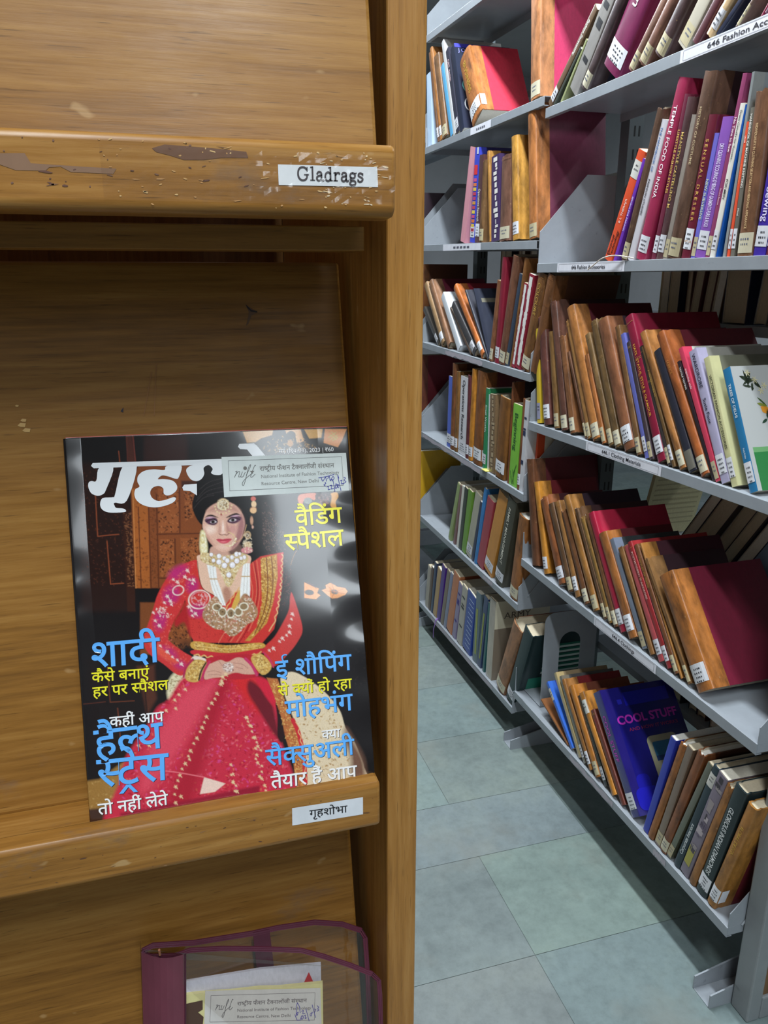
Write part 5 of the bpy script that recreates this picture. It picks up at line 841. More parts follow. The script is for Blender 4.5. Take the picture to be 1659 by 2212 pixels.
FOLDER = {'back': [[-0.0577, 0.6006, -0.5923], [-0.0476, 0.6015, -0.5898], [-0.0106, 0.6014, -0.5973], [0.0434, 0.6023, -0.6029], [0.0681, 0.6031, -0.604], [0.1047, 0.6036, -0.6081], [0.1325, 0.6027, -0.6174], [0.152, 0.6009, -0.6293], [0.1567, 0.5989, -0.6393], [0.1567, 0.5908, -0.6763], [0.1503, 0.5474, -0.8743]], 'front': [[-0.0584, 0.6014, -0.5963], [-0.0484, 0.5983, -0.5993], [-0.0279, 0.5932, -0.5993], [-0.0151, 0.5911, -0.5949], [0.0138, 0.584, -0.5942], [0.0489, 0.575, -0.5961], [0.0842, 0.5657, -0.5988], [0.1046, 0.5592, -0.6054], [0.1291, 0.551, -0.6154], [0.1475, 0.5445, -0.6242], [0.1542, 0.5412, -0.6317], [0.1545, 0.5377, -0.6472], [0.1485, 0.5039, -0.8092]], 'spine_r': [[-0.0196, 0.5911, -0.5996], [-0.0355, 0.5515, -0.7996]], 'spine_l': [[-0.0581, 0.6012, -0.5972], [-0.0707, 0.5606, -0.7977]], 'strap': [[0.0438, 0.6021, -0.6039], [0.0599, 0.6026, -0.6045], [0.0685, 0.5508, -0.8438], [0.0503, 0.5516, -0.837]], 'journal': [[-0.0239, 0.5873, -0.6433], [0.0189, 0.5797, -0.6449], [0.0445, 0.5754, -0.6445], [0.0615, 0.5722, -0.646], [0.1035, 0.5651, -0.646], [0.0936, 0.5285, -0.8217], [-0.0373, 0.5547, -0.8035]], 'paper': [[-0.0255, 0.5925, -0.6334], [0.0474, 0.5865, -0.6341], [0.1052, 0.5808, -0.6391], [0.0945, 0.5385, -0.8369], [-0.0399, 0.5563, -0.8047]], 'tri': [[0.0931, 0.5805, -0.6449], [0.0822, 0.5771, -0.6643], [0.1009, 0.5748, -0.6679]], 'sticker': [[-0.0046, 0.5845, -0.6411], [0.1012, 0.5646, -0.6499], [0.0996, 0.5564, -0.689], [-0.009, 0.5767, -0.6804]], 'border': [[0.0002, 0.5826, -0.6462], [0.0957, 0.5647, -0.6539], [0.0933, 0.5592, -0.681], [-0.0029, 0.5775, -0.6719]], 'text': [('रा<षट^ीय फैशन टै<कनालॉजी सं<सथान', [0.0232, 0.576, -0.6585], [0.0875, 0.5642, -0.6625], (112, 108, 104)), ('National Institute of Fashion Technology', [0.0225, 0.5748, -0.6646], [0.091, 0.562, -0.6698], (128, 126, 122)), ('Resource Centre, New Delhi', [0.0219, 0.5735, -0.671], [0.0713, 0.5642, -0.6752], (128, 126, 122))], 'logo': [[[0.0042, 0.5798, -0.6561], [0.0055, 0.5796, -0.6559], [0.0031, 0.5789, -0.6609]], [[0.0038, 0.5792, -0.6591], [0.0065, 0.5793, -0.6563], [0.0075, 0.579, -0.6568], [0.0063, 0.5784, -0.6607], [0.0077, 0.5782, -0.6607]], [[0.0094, 0.5787, -0.6567], [0.008, 0.5781, -0.6607], [0.0095, 0.5778, -0.6609], [0.0115, 0.5782, -0.6573]], [[0.0121, 0.5776, -0.66], [0.0158, 0.5785, -0.6528], [0.0158, 0.5788, -0.6513], [0.0143, 0.5785, -0.6538], [0.012, 0.5773, -0.6612], [0.0102, 0.5763, -0.6671], [0.0091, 0.5761, -0.6689], [0.0085, 0.5766, -0.6673], [0.0098, 0.5769, -0.6648], [0.0133, 0.5771, -0.6613], [0.0172, 0.577, -0.6587]], [[0.02, 0.5779, -0.6525], [0.0193, 0.5781, -0.652], [0.0176, 0.5776, -0.6557], [0.0154, 0.5767, -0.6614], [0.0166, 0.5763, -0.6621], [0.0189, 0.5765, -0.6598]]], 'pen': [[[0.0756, 0.5639, -0.6733], [0.0762, 0.5632, -0.6758], [0.0771, 0.5624, -0.6791], [0.0801, 0.5618, -0.6794], [0.0815, 0.5624, -0.6756]], [[0.0768, 0.564, -0.6718], [0.0778, 0.5633, -0.6743], [0.0788, 0.5638, -0.6712], [0.0768, 0.5638, -0.6726]], [[0.077, 0.5633, -0.675], [0.0773, 0.5653, -0.6654], [0.0787, 0.5658, -0.6619], [0.0803, 0.5647, -0.6657], [0.0806, 0.5633, -0.6722]], [[0.0818, 0.5634, -0.6707], [0.0838, 0.5632, -0.6702], [0.0828, 0.5627, -0.6733], [0.0851, 0.5623, -0.6731]], [[0.0812, 0.5623, -0.6763], [0.0823, 0.5624, -0.6748], [0.0833, 0.5617, -0.6774], [0.0816, 0.5616, -0.6792], [0.0812, 0.5621, -0.6771]], [[0.0834, 0.562, -0.6758], [0.0853, 0.5619, -0.6748], [0.0847, 0.5612, -0.6783], [0.0863, 0.5611, -0.6777]], [[0.0862, 0.5631, -0.6688], [0.0883, 0.56, -0.6812]], [[0.0895, 0.5612, -0.6748], [0.092, 0.5612, -0.6727], [0.0905, 0.5606, -0.6766], [0.0895, 0.561, -0.6757]], [[0.0923, 0.5627, -0.6655], [0.0946, 0.5595, -0.6787]], [[0.0941, 0.5615, -0.6697], [0.0955, 0.5611, -0.6707], [0.0944, 0.5608, -0.6726]], [[0.0968, 0.5617, -0.6668], [0.0983, 0.561, -0.6686], [0.0971, 0.5609, -0.67], [0.0983, 0.5604, -0.6714], [0.0962, 0.5606, -0.6724]]], 'dark': [[-0.0238, 0.5854, -0.652], [-0.0077, 0.5831, -0.6501], [-0.0084, 0.5812, -0.6591], [-0.0128, 0.5815, -0.6614], [-0.0082, 0.5796, -0.6665], [-0.0097, 0.5781, -0.6745], [-0.0158, 0.5787, -0.6765], [-0.0255, 0.5812, -0.6727]]}


# ------------------------------------------------------------------ room shell
def slab(name, x0, x1, y0, y1, z0, z1, mat):
    m = MB(); m.box(x0, x1, y0, y1, z0, z1); return structure(m.build(name, mat))
RX0, RX1, RY0, RY1 = -3.2, 3.4, -5.2, 6.2
fl = MB()
fl.box(RX0, RX1, RY0, RY1, FLOOR_Z - 0.06, FLOOR_Z - 0.001, (84, 92, 90))
rnd = random.Random(5)
ys = [RY0]
while ys[-1] < 0.2: ys.append(ys[-1] + 0.285)
ys = ys[:-1] + [0.225, 0.51, 0.795, 1.080, 1.366, 1.560, 1.842]
while ys[-1] < RY1: ys.append(min(ys[-1] + 0.285, RY1))
for j in range(len(ys) - 1):
    off = {1.366: 0.03, 1.842: 0.33}.get(ys[j], 0.63)
    if ys[j] == 1.366: off = 0.33
    xs = [RX0] + [RX0 + ((off - RX0) % 0.585) + 0.585 * k for k in range(12)] + [RX1]
    xs = sorted(x for x in set(round(x, 4) for x in xs) if RX0 <= x <= RX1)
    for a, b_ in zip(xs[:-1], xs[1:]):
        g = rnd.uniform(-5, 5); gap = 0.0005
        c = tuple(int(k + g + rnd.uniform(-3, 3)) for k in (116, 128, 127))
        fl.face([(a + gap, ys[j] + gap, FLOOR_Z), (b_ - gap, ys[j] + gap, FLOOR_Z), (b_ - gap, ys[j + 1] - gap, FLOOR_Z), (a + gap, ys[j + 1] - gap, FLOOR_Z)], c)
structure(fl.build('floor', M_FLOOR, recalc=False))
slab('ceiling', RX0, RX1, RY0, RY1, CEIL_Z, CEIL_Z + 0.08, M_CEIL)
slab('wall_left', RX0 - 0.1, RX0, RY0, RY1, FLOOR_Z - 0.06, CEIL_Z + 0.08, M_WALL)
slab('wall_right', RX1, RX1 + 0.1, RY0, RY1, FLOOR_Z - 0.06, CEIL_Z + 0.08, M_WALL)
slab('wall_back', RX0, RX1, RY1, RY1 + 0.1, FLOOR_Z - 0.06, CEIL_Z + 0.08, M_WALL)
slab('wall_front', RX0, RX1, RY0 - 0.1, RY0, FLOOR_Z - 0.06, CEIL_Z + 0.08, M_WALL)

# ------------------------------------------------------------------ wooden magazine display rack
rack = thing('magazine_display_rack', 'tall varnished wooden magazine rack with slanted panels and lipped ledges', 'magazine rack', (0, 0.75, FLOOR_Z))
INV = Vector((0, -0.75, -FLOOR_Z))
def rp(mb, name, mat, bevel=0.0015, smooth=None):
    mb.v = [tuple(Vector(p) + INV) for p in mb.v]
    return mb.build(name, mat, rack, smooth, bevel)
XL = -0.80
m = MB(); m.box(0.1635, 0.1915, 0.550, 1.02, FLOOR_Z, 0.75); SIDE = rp(m, 'side_panel', M_WOOD_Z, 0.002)
m = MB(); m.box(XL - 0.03, XL - 0.002, 0.550, 1.02, FLOOR_Z, 0.75); rp(m, 'side_panel', M_WOOD_Z, 0.002)
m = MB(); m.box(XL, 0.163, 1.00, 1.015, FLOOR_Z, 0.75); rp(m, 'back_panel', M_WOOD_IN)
YZ = lambda p, x: (x, p[0], p[1])
def panel(yref, zref, tan, z0, z1, x1, th=0.013):
    m = MB(); f = lambda z: yref + tan * (z - zref)
    m.prism([(f(z0), z0), (f(z1), z1), (f(z1) + th, z1), (f(z0) + th, z0)], YZ, XL, x1); return rp(m, 'display_panel', M_WOOD_X, 0.003)
panel(0.533, 0.083, 0.20, 0.060, 0.60, 0.1520)
panel(0.6625, 0.003, 0.222, -0.405, 0.0115, 0.1552)
P2 = bpy.context.scene.objects['display_panel.001']
mk = MB()
def on_panel(pts, c): mk.face([(x, 0.6625 + 0.222 * (z - 0.003) - 0.0003 * (1 + 0.3 * len(mk.f)), z) for x, z in pts], c)
on_panel([(0.0745, -0.022), (0.080, -0.0255), (0.0835, -0.0275), (0.0815, -0.029), (0.0785, -0.0305), (0.0755, -0.037), (0.0735, -0.0385), (0.0760, -0.031), (0.0765, -0.0275)], (96, 66, 40))
on_panel([(0.0745, -0.0215), (0.0790, -0.0262), (0.0835, -0.0270), (0.0835, -0.0282), (0.0785, -0.0275), (0.0755, -0.0245)], (34, 20, 14))
for x, z, a in ((-0.101, -0.105, .0022), (-0.1025, -0.1085, .0030), (-0.0995, -0.1125, .0030), (-0.1045, -0.094, .0014)):
    on_panel([(x - a, z), (x - a * .3, z + a * .6), (x + a, z + a * .4), (x + a * .7, z - a * .5), (x - a * .4, z - a * .4)], (206, 164, 100))
on_panel([(-0.030, -0.1015), (-0.0275, -0.0985), (-0.0280, -0.1025)], (40, 34, 44))
for x0, z0, x1, z1 in ((-0.004, -0.072, -0.013, -0.106), (0.000, -0.066, -0.005, -0.106), (-0.008, -0.118, -0.013, -0.134)):
    on_panel([(x0, z0), (x0 + .0005, z0), (x1 + .0005, z1), (x1, z1)], (150, 100, 52))
mk.v = [tuple(Vector(p) + INV) for p in mk.v]; mk.build('chipped_varnish', M_LABEL, P2, recalc=False)
panel(0.643, -0.541, 0.218, -0.93, -0.445, 0.1515)
def ledge(yf, zt, zb, x1, ths=0.018, yb=0.60):
    m = MB()
    m.prism([(yf, zt - 0.002), (yf + 0.003, zt), (yf + ths, zt), (yf + ths, zt - 0.010), (yb, zt - 0.010), (yb, zb + 0.012), (yf + 0.018, zb - 0.001), (yf + 0.004, zb), (yf, zb + 0.004)], YZ, XL, x1)
    return rp(m, 'ledge', M_WOOD_LEDGE, 0.0025, 35)
LU = ledge(0.490, 0.0765, 0.0352, 0.1512, 0.018, 0.565)
LL = ledge(0.515, -0.3945, -0.4385, 0.1472)
ledge(0.500, -0.930, -0.975, 0.150)
m = MB(); m.box(XL, 0.1505, 0.563, 0.60, 0.0175, 0.0340); rp(m, 'rail', M_WOOD_X, 0.0008)

def plate(corners, n, off):
    return [tuple(Vector(c) + Vector(n) * off) for c in corners]
def letter_on(mb, s, L, R, up, nrm, off, col, bold=0.0, ysc=1.0, mat=0):
    """writing from world point L to world point R, letters rising along up"""
    V, F, wid = text_shape(s, bold); L = Vector(L); R = Vector(R); ex = (R - L) / wid; ey = Vector(up).normalized() * ex.length * ysc; nn = Vector(nrm) * off
    mb.grid([tuple(L + ex * a + ey * b + nn) for a, b in V], F, col, mat)
def ledge_label(y, corners):
    m = MB(); m.face([(x, y - 0.0004, z) for x, z in corners], (226, 228, 232), 0); return m
SER = {'G': (0.76, [[(.60, .57), (.50, .66), (.38, .69), (.24, .66), (.13, .55), (.09, .35), (.13, .15), (.24, .03), (.38, 0), (.52, .05), (.60, .16), (.60, .30)]], [[(.45, .30), (.71, .30)], [(.62, .69), (.62, .48)]]),
 'l': (0.34, [[(.17, .02), (.17, .72)]], [[(.04, .02), (.30, .02)], [(.05, .70), (.17, .70)]]),
 'a': (0.50, [[(.10, .36), (.16, .45), (.27, .46), (.35, .38), (.35, .06), (.42, .01), (.48, .04)], [(.35, .28), (.2, .26), (.09, .19), (.09, .07), (.18, 0), (.29, .04), (.35, .12)]], []),
 'd': (0.53, [[(.38, .02), (.38, .72)], [(.38, .37), (.28, .46), (.15, .43), (.08, .30), (.08, .16), (.15, .02), (.27, 0), (.38, .1)]], [[(.26, .70), (.38, .70)], [(.38, .02), (.50, .02)]]),
 'r': (0.43, [[(.14, .02), (.14, .45)], [(.14, .3), (.22, .42), (.33, .45), (.39, .39)]], [[(.03, .02), (.27, .02)], [(.04, .44), (.14, .44)]]),
 'g': (0.49, [[(.24, .46), (.13, .42), (.09, .31), (.14, .21), (.25, .18), (.35, .22), (.38, .33), (.34, .42), (.24, .46)], [(.14, .2), (.10, .11), (.18, .05), (.34, .03), (.41, -.05), (.37, -.16), (.22, -.2), (.09, -.15), (.08, -.06), (.17, .02)]], [[(.34, .43), (.47, .46)]]),
 's': (0.44, [[(.34, .40), (.22, .46), (.11, .41), (.10, .32), (.2, .26), (.32, .20), (.35, .11), (.27, .02), (.15, 0), (.07, .07)]], [[(.36, .45), (.36, .33)], [(.06, 0), (.06, .14)]])}
def serif_word(mb, s, L, R, up, nrm, off, col):
    x = 0.0; items = []
    for ch in s:
        adv, thick, thin = SER[ch]
        for k, (sts, wd) in enumerate(((thick, 0.098), (thin, 0.052))):
            for st in sts: items.append(stroke([(a + x, b) for a, b in (spline(st, False, 4) if len(st) > 3 else st)], wd))
        x += adv
    L = Vector(L); R = Vector(R); ex = (R - L) / x; ey = Vector(up) * ex.length; nn = Vector(nrm) * off
    for V, F in items: mb.grid([tuple(L + ex * a + ey * b + nn) for a, b in V], F, col)
def on_front(px_list, y): return px_list
# paper labels stuck on the two ledges (their writing is printed on them)
def add_label(parent, y, tl, tr, br, bl, word, serif, wl, wr):
    m = ledge_label(y, [bl, br, tr, tl])
    if serif: serif_word(m, word, (wl[0], y, wl[1]), (wr[0], y, wr[1]), (0, 0, 1), (0, -1, 0), 0.0007, (70, 62, 66))
    else: letter_on(m, word, (wl[0], y, wl[1]), (wr[0], y, wr[1]), (0, 0, 1), (0, -1, 0), 0.0007, (28, 28, 32), 0.006)
    m.v = [tuple(Vector(p) + INV) for p in m.v]
    return m.build('ledge_label', M_LABEL, parent, recalc=False)
UPP = [(0.0786, 0.0631), (0.1392, 0.0636), (0.1397, 0.0524), (0.0786, 0.0519), (0.0894, 0.0549), (0.1309, 0.0551)]
LOW = [(0.0742, -0.4031), (0.1323, -0.4053), (0.1322, -0.4219), (0.0738, -0.4195), (0.088, -0.4146), (0.1191, -0.4167)]
add_label(LU, 0.490, *UPP[:4], 'Gladrags', True, *UPP[4:])
add_label(LL, 0.515, *LOW[:4], 'गृहशोभा', False, *LOW[4:])
# crinkled clear tape over the upper label, dried glue flecks along both ledges
rt = random.Random(11)
m = MB(); x0, x1, z0, z1 = -0.02, 0.1505, 0.0425, 0.0700
nx, nz = 40, 10
vv = [(x0 + (x1 - x0) * i / nx, 0.4888 - rt.uniform(0, 0.0006) * (1 if i > 18 else 0.3), z0 + (z1 - z0) * j / nz) for j in range(nz + 1) for i in range(nx + 1)]
m.grid(vv, [(j * (nx + 1) + i, j * (nx + 1) + i + 1, (j + 1) * (nx + 1) + i + 1, (j + 1) * (nx + 1) + i) for j in range(nz) for i in range(nx)], (255, 255, 255))
m.v = [tuple(Vector(p) + INV) for p in m.v]; m.build('clear_tape', M_TAPE, LU, recalc=False)
def flecks(parent, y, n, xr, zr, seed, cols):
    r = random.Random(seed); m = MB()
    for _ in range(n):
        x, z = r.uniform(*xr), r.uniform(*zr); a = r.uniform(0.0004, 0.0045) * r.random() ** 2 + 0.0005; h = r.uniform(0.0002, 0.0006); s = r.uniform(-0.3, 0.3)
        k = r.randint(5, 7)
        m.face([(x + a * math.cos(2 * math.pi * i / k) * r.uniform(.6, 1.2), y - 0.0003, z + h * math.sin(2 * math.pi * i / k) * r.uniform(.6, 1.3) + s * a * math.cos(2 * math.pi * i / k)) for i in range(k)], r.choice(cols))
    m.v = [tuple(Vector(p) + INV) for p in m.v]; return m.build('dried_glue', M_LABEL, parent, recalc=False)
flecks(LU, 0.490, 60, (-0.02, 0.143), (0.039, 0.073), 3, [(206, 160, 100), (190, 140, 84), (214, 176, 120)])
flecks(LU, 0.490, 50, (0.105, 0.145), (0.042, 0.070), 8, [(226, 196, 150), (236, 214, 180), (206, 166, 110)])
flecks(LU, 0.490, 26, (-0.07, 0.06), (0.048, 0.072), 4, [(98, 62, 46), (120, 84, 64)])
flecks(LL, 0.515, 40, (-0.12, 0.142), (-0.436, -0.397), 5, [(110, 78, 52), (96, 66, 48), (150, 110, 74)])
def stain(parent, y, polys):
    m = MB()
    for pts, c in polys: m.face([(x, y - 0.0002, z) for x, z in pts], c)
    m.v = [tuple(Vector(p) + INV) for p in m.v]; m.build('worn_patch', M_LABEL, parent, recalc=False)
stain(LU, 0.490, [([(-0.08, .0630), (-.0585, .0640), (-.056, .0590), (-.030, .0582), (-.012, .0578), (-.014, .0550), (-.036, .0553), (-.041, .0578), (-.047, .0573), (-.049, .0555), (-.064, .0553), (-.072, .0580), (-.08, .060)], (132, 98, 72)),
   ([(.008, .0690), (.015, .0712), (.040, .0704), (.0605, .0692), (.0615, .0660), (.046, .0655), (.036, .0640), (.025, .0636), (.018, .0655), (.010, .0672)], (112, 76, 52))])

# ------------------------------------------------------------------ the magazine: printed cover painted point by point
MO, MU, MV, MN = (Vector(MAG[k]) for k in ('o', 'u', 'v', 'n'))
MW, MH = MAG['w'], MAG['h']
def paint():
    st = 0.5; W, H = int(MW / st) + 1, int(MH / st) + 1
    img = np.empty((H, W, 3)); img[:] = np.array(lin((22, 16, 16)))
    gx, gy = np.meshgrid(np.arange(W) * st, np.arange(H) * st)
    def region(x0, x1, y0, y1, pad):
        a = max(int((x0 - pad) / st), 0); b = min(int((x1 + pad) / st) + 2, W); c = max(int((y0 - pad) / st), 0); d = min(int((y1 + pad) / st) + 2, H)
        return (slice(c, d), slice(a, b)) if a < b and c < d else None
    def blend(s, al, col):
        al = np.clip(al, 0, 1)[..., None]; img[s] = img[s] * (1 - al) + np.array(lin(col)) * al
    def segdist(x, y, pts, closed):
        d = np.full(x.shape, 1e9); n = len(pts)
        for i in range(n if closed else n - 1):
            ax, ay = pts[i]; bx, by = pts[(i + 1) % n]; vx, vy = bx - ax, by - ay; L2 = vx * vx + vy * vy + 1e-9
            t = np.clip(((x - ax) * vx + (y - ay) * vy) / L2, 0, 1); d = np.minimum(d, (x - ax - t * vx) ** 2 + (y - ay - t * vy) ** 2)
        return np.sqrt(d)
    def inside(x, y, pts):
        r = np.zeros(np.shape(x), bool); n = len(pts)
        for i in range(n):
            ax, ay = pts[i]; bx, by = pts[(i + 1) % n]
            if ay == by: continue
            r ^= ((ay > y) != (by > y)) & (x < (bx - ax) * (y - ay) / (by - ay) + ax)
        return r
    def ell(cx, cy, rx, ry, rot, f, col, ring=0.0):
        R = max(rx, ry); s = region(cx - R, cx + R, cy - R, cy + R, f + 0.6)
        if s is None: return
        a = math.radians(rot); x = gx[s] - cx; y = gy[s] - cy; u = (x * math.cos(a) + y * math.sin(a)) / max(rx, .15); v = (-x * math.sin(a) + y * math.cos(a)) / max(ry, .15)
        d = (np.sqrt(u * u + v * v) - 1) * min(rx, ry); f = max(f, 0.35)
        if ring: d = np.abs(d) - ring / 2
        blend(s, 0.5 - d / (2 * f), col)
    def line(pts, wd, col):
        xs = [p[0] for p in pts]; yy = [p[1] for p in pts]; s = region(min(xs), max(xs), min(yy), max(yy), wd)
        if s is None: return
        blend(s, 0.5 + (wd / 2 - segdist(gx[s], gy[s], pts, False)) / 0.6, col)
    for o in ART:
        k, col = o[0], o[1]
        if k == 'P':
            pts = pairs(o[3]); pts = spline(pts, True, 4) if o[4] else pts
            xs = [p[0] for p in pts]; yy = [p[1] for p in pts]; f = max(o[2], 0.35); s = region(min(xs), max(xs), min(yy), max(yy), f)
            if s is None: continue
            x, y = gx[s], gy[s]; d = segdist(x, y, pts, True); d = np.where(inside(x, y, pts), d, -d)
            blend(s, 0.5 + d / (2 * f), col)
        elif k == 'E': ell(o[3], o[4], o[5], o[6], o[7], o[2], col, o[8])
        elif k == 'L':
            pts = pairs(o[3]); line(spline(pts, False, 4) if o[4] and len(pts) > 2 else pts, max(o[2], 0.4), col)
        elif k == 'T':
            pts = pairs(o[4]); r = np.random.default_rng(o[5]); xs = [p[0] for p in pts]; yy = [p[1] for p in pts]; got = 0; tries = 0
            while got < o[2] and tries < o[2] * 6:
                tries += 1; x, y = r.uniform(min(xs), max(xs)), r.uniform(min(yy), max(yy))
                if inside(np.array([x]), np.array([y]), pts)[0]:
                    got += 1; sz = o[3] * r.uniform(.35, .75); ell(x, y, sz, sz * r.uniform(.25, .7), r.uniform(0, 180), 0.35, col)
        elif k == 'F':
            r = random.Random(len(o[3]))
            for x, y in pairs(o[3]):
                a0 = r.uniform(0, 6); q = o[2] * 0.5
                for i in range(5):
                    a = a0 + i * 1.2566; ell(x + q * .55 * math.cos(a), y + q * .55 * math.sin(a), q * .5, q * .26, math.degrees(a), 0.3, col)
                line([(x + q * .5, y + q * .6), (x + q * 1.1, y + q * 1.5)], 0.45, col)
    rng = np.random.default_rng(3); img *= (1 + 0.05 * rng.standard_normal(img.shape[:2]))[..., None]
    return np.clip(img, 0.0, 1.0), W, H, st
def sheet(u, v):
    """height of the slightly curled cover over its flat plane, millimetres"""
    h = 0.0
    h -= 1.75 * max(0.0, min(1.0, (13.0 - u) / 11.0)) + 0.8 * max(0.0, 1 - u / 2.2) ** 2 + 0.12 * math.sin(v * 0.16 + math.sin(v * .05) * 2) * max(0.0, 1 - u / 16.0)
    a_ = min(max((u - 95.0) / 60.0, 0.0), 1.0); a_ = a_ * a_ * (3 - 2 * a_)   # right half bellies out towards the reader
    q_ = min(max(v - 55.0, 0.0), 85.0); b_ = min(max(v - 140.0, 0.0), 150.0)
    h += a_ * (0.00030 * q_ * q_ + 0.051 * b_ - 0.00026 * b_ * b_)
    h += 0.25 * math.sin(u * 0.045 + v * 0.02) + 0.10 * math.sin(v * 0.11 + u * 0.05) * (u / MW)
    e = max(0.0, (u - MW + 26) / 26.0); h += 0.5 * e * math.sin(v * 0.14 + 1.0)
    return h
def MP(u, v, off=0.0): return MO + MU * (u / 1000.0) + MV * (v / 1000.0) + MN * ((sheet(u, v) + off) / 1000.0)
mag = thing('magazine', 'glossy Hindi magazine with a bride in red on its cover, standing on the ledge', 'magazine', tuple(MO + MV * (MH / 1000)))
MI = -(MO + MV * (MH / 1000))
img, PW, PH, ST = paint()
def cover_mesh():
    v = []
    for j in range(PH):
        for i in range(PW): v.append(tuple(MP(i * ST, j * ST) + MI))
    f = [(j * PW + i, (j + 1) * PW + i, (j + 1) * PW + i + 1, j * PW + i + 1) for j in range(PH - 1) for i in range(PW - 1)]
    me = bpy.data.meshes.new('front_cover'); me.from_pydata(v, [], f)
    at = me.color_attributes.new('Col', 'FLOAT_COLOR', 'POINT')
    at.data.foreach_set('color', np.concatenate([img.reshape(-1, 3), np.ones((PW * PH, 1))], 1).astype(np.float32).ravel())
    me.polygons.foreach_set('use_smooth', [True] * len(me.polygons)); me.materials.append(M_PRINT); me.update()
    o = bpy.data.objects.new('front_cover', me); C.objects.link(o); o.parent = mag
    s = o.modifiers.new('thickness', 'SOLIDIFY'); s.thickness = 0.00025; s.offset = -1
    return o
COVER = cover_mesh()
m = MB()
for k, (in_, z0, z1) in enumerate(((0.6, -1.0, -3.6), (0.0, -3.65, -4.0))):
    a = [MO + MU * (u / 1000) + MV * (v / 1000) + MN * (z / 1000) + MI for z in (z0 - 1.2, z1 - 1.2) for u, v in ((in_ + 1.5, -0.4 - k * 1.0), (MW - in_ + 0.4 + k * 0.6, -0.4 - k * 1.0), (MW - in_ + 0.4 + k * 0.6, MH), (in_ + 1.5, MH))]
    m.grid([tuple(p) for p in a], [(0, 1, 2, 3), (4, 7, 6, 5), (0, 4, 5, 1), (1, 5, 6, 2), (2, 6, 7, 3), (3, 7, 4, 0)], (224, 222, 220) if k == 0 else (196, 104, 92))
m.build('page_block', M_PAGES, mag)
# writing printed on the cover
def m2(mb, V, F, col, off):
    mb.grid([tuple(MP(a, b, off) + MI) for a, b in V], F, col)
def headline(mb, s, L, R, col, bold=0.012, off=0.40, shadow=True):
    V, F, wid = text_shape(s, bold); ex = (np.array(R) - np.array(L)) / wid; ey = np.array((ex[1], -ex[0]))
    P = [tuple(np.array(L) + ex * a + ey * b) for a, b in V]
    if shadow: m2(mb, [(a + 0.45, b + 0.4) for a, b in P], F, (24, 30, 60) if col[0] < 200 else (40, 26, 30), off - 0.20)
    m2(mb, P, F, col, off)
def ngon(mb, pts, col, off):
    m2(mb, pts, [tuple(t) for t in tessellate_polygon([[Vector((a, b, 0)) for a, b in pts]])], col, off)
lt = MB()
for pts, sm in TITLE: ngon(lt, spline(pairs(pts), True, 5) if sm else pairs(pts), (232, 233, 234), 0.30)
for s, L, R, col in HEADLINES: headline(lt, s, L, R, col, 0.004 if s.startswith('मई') else 0.012, 0.40, not s.startswith('मई'))
def bride_hair():  # the topknot overlaps the title letters
    pass
lt.build('cover_lettering', M_GLOSSINK, mag, recalc=False)
st_ = MB(); co = STICKER['corners']
N_ = 16
def lerp2(a, b, t): return (a[0] + (b[0] - a[0]) * t, a[1] + (b[1] - a[1]) * t)
gv = [lerp2(lerp2(co[0], co[1], i / N_), lerp2(co[3], co[2], i / N_), j / 6) for j in range(7) for i in range(N_ + 1)]
m2(st_, gv, [(j * (N_ + 1) + i, (j + 1) * (N_ + 1) + i, (j + 1) * (N_ + 1) + i + 1, j * (N_ + 1) + i + 1) for j in range(6) for i in range(N_)], (214, 220, 216), 0.60)
STK = st_.build('library_label', M_LABEL, mag, recalc=False)
ip = MB(); bo = STICKER['border']
for a, b_ in zip(bo, bo[1:] + bo[:1]):
    seg = [lerp2(a, b_, t / 12) for t in range(13)]; m2(ip, *stroke(seg, 0.28), (84, 84, 84), 0.75)
for s, L, R, col in STICKER['text']: headline(ip, s, L, R, col, 0.006 if ord(s[0]) > 255 else 0.0, 0.78, False)
def disc(c, r, n=14): return [(c[0] + r * math.cos(2 * math.pi * i / n), c[1] + r * math.sin(2 * math.pi * i / n)) for i in range(n)]
for p in STICKER['logo']: m2(ip, *stroke(spline(p, False, 5), 0.45), (92, 90, 88), 0.78)
ngon(ip, disc(STICKER['dot'], 1.5), (110, 106, 100), 0.78); ngon(ip, STICKER['heart'], (110, 106, 100), 0.80)
for p in STICKER['pen']: m2(ip, *stroke(spline(p, False, 4) if len(p) > 2 else p, 0.5), (40, 40, 150), 0.85)
ip.build('label_print', M_INK, STK, recalc=False)

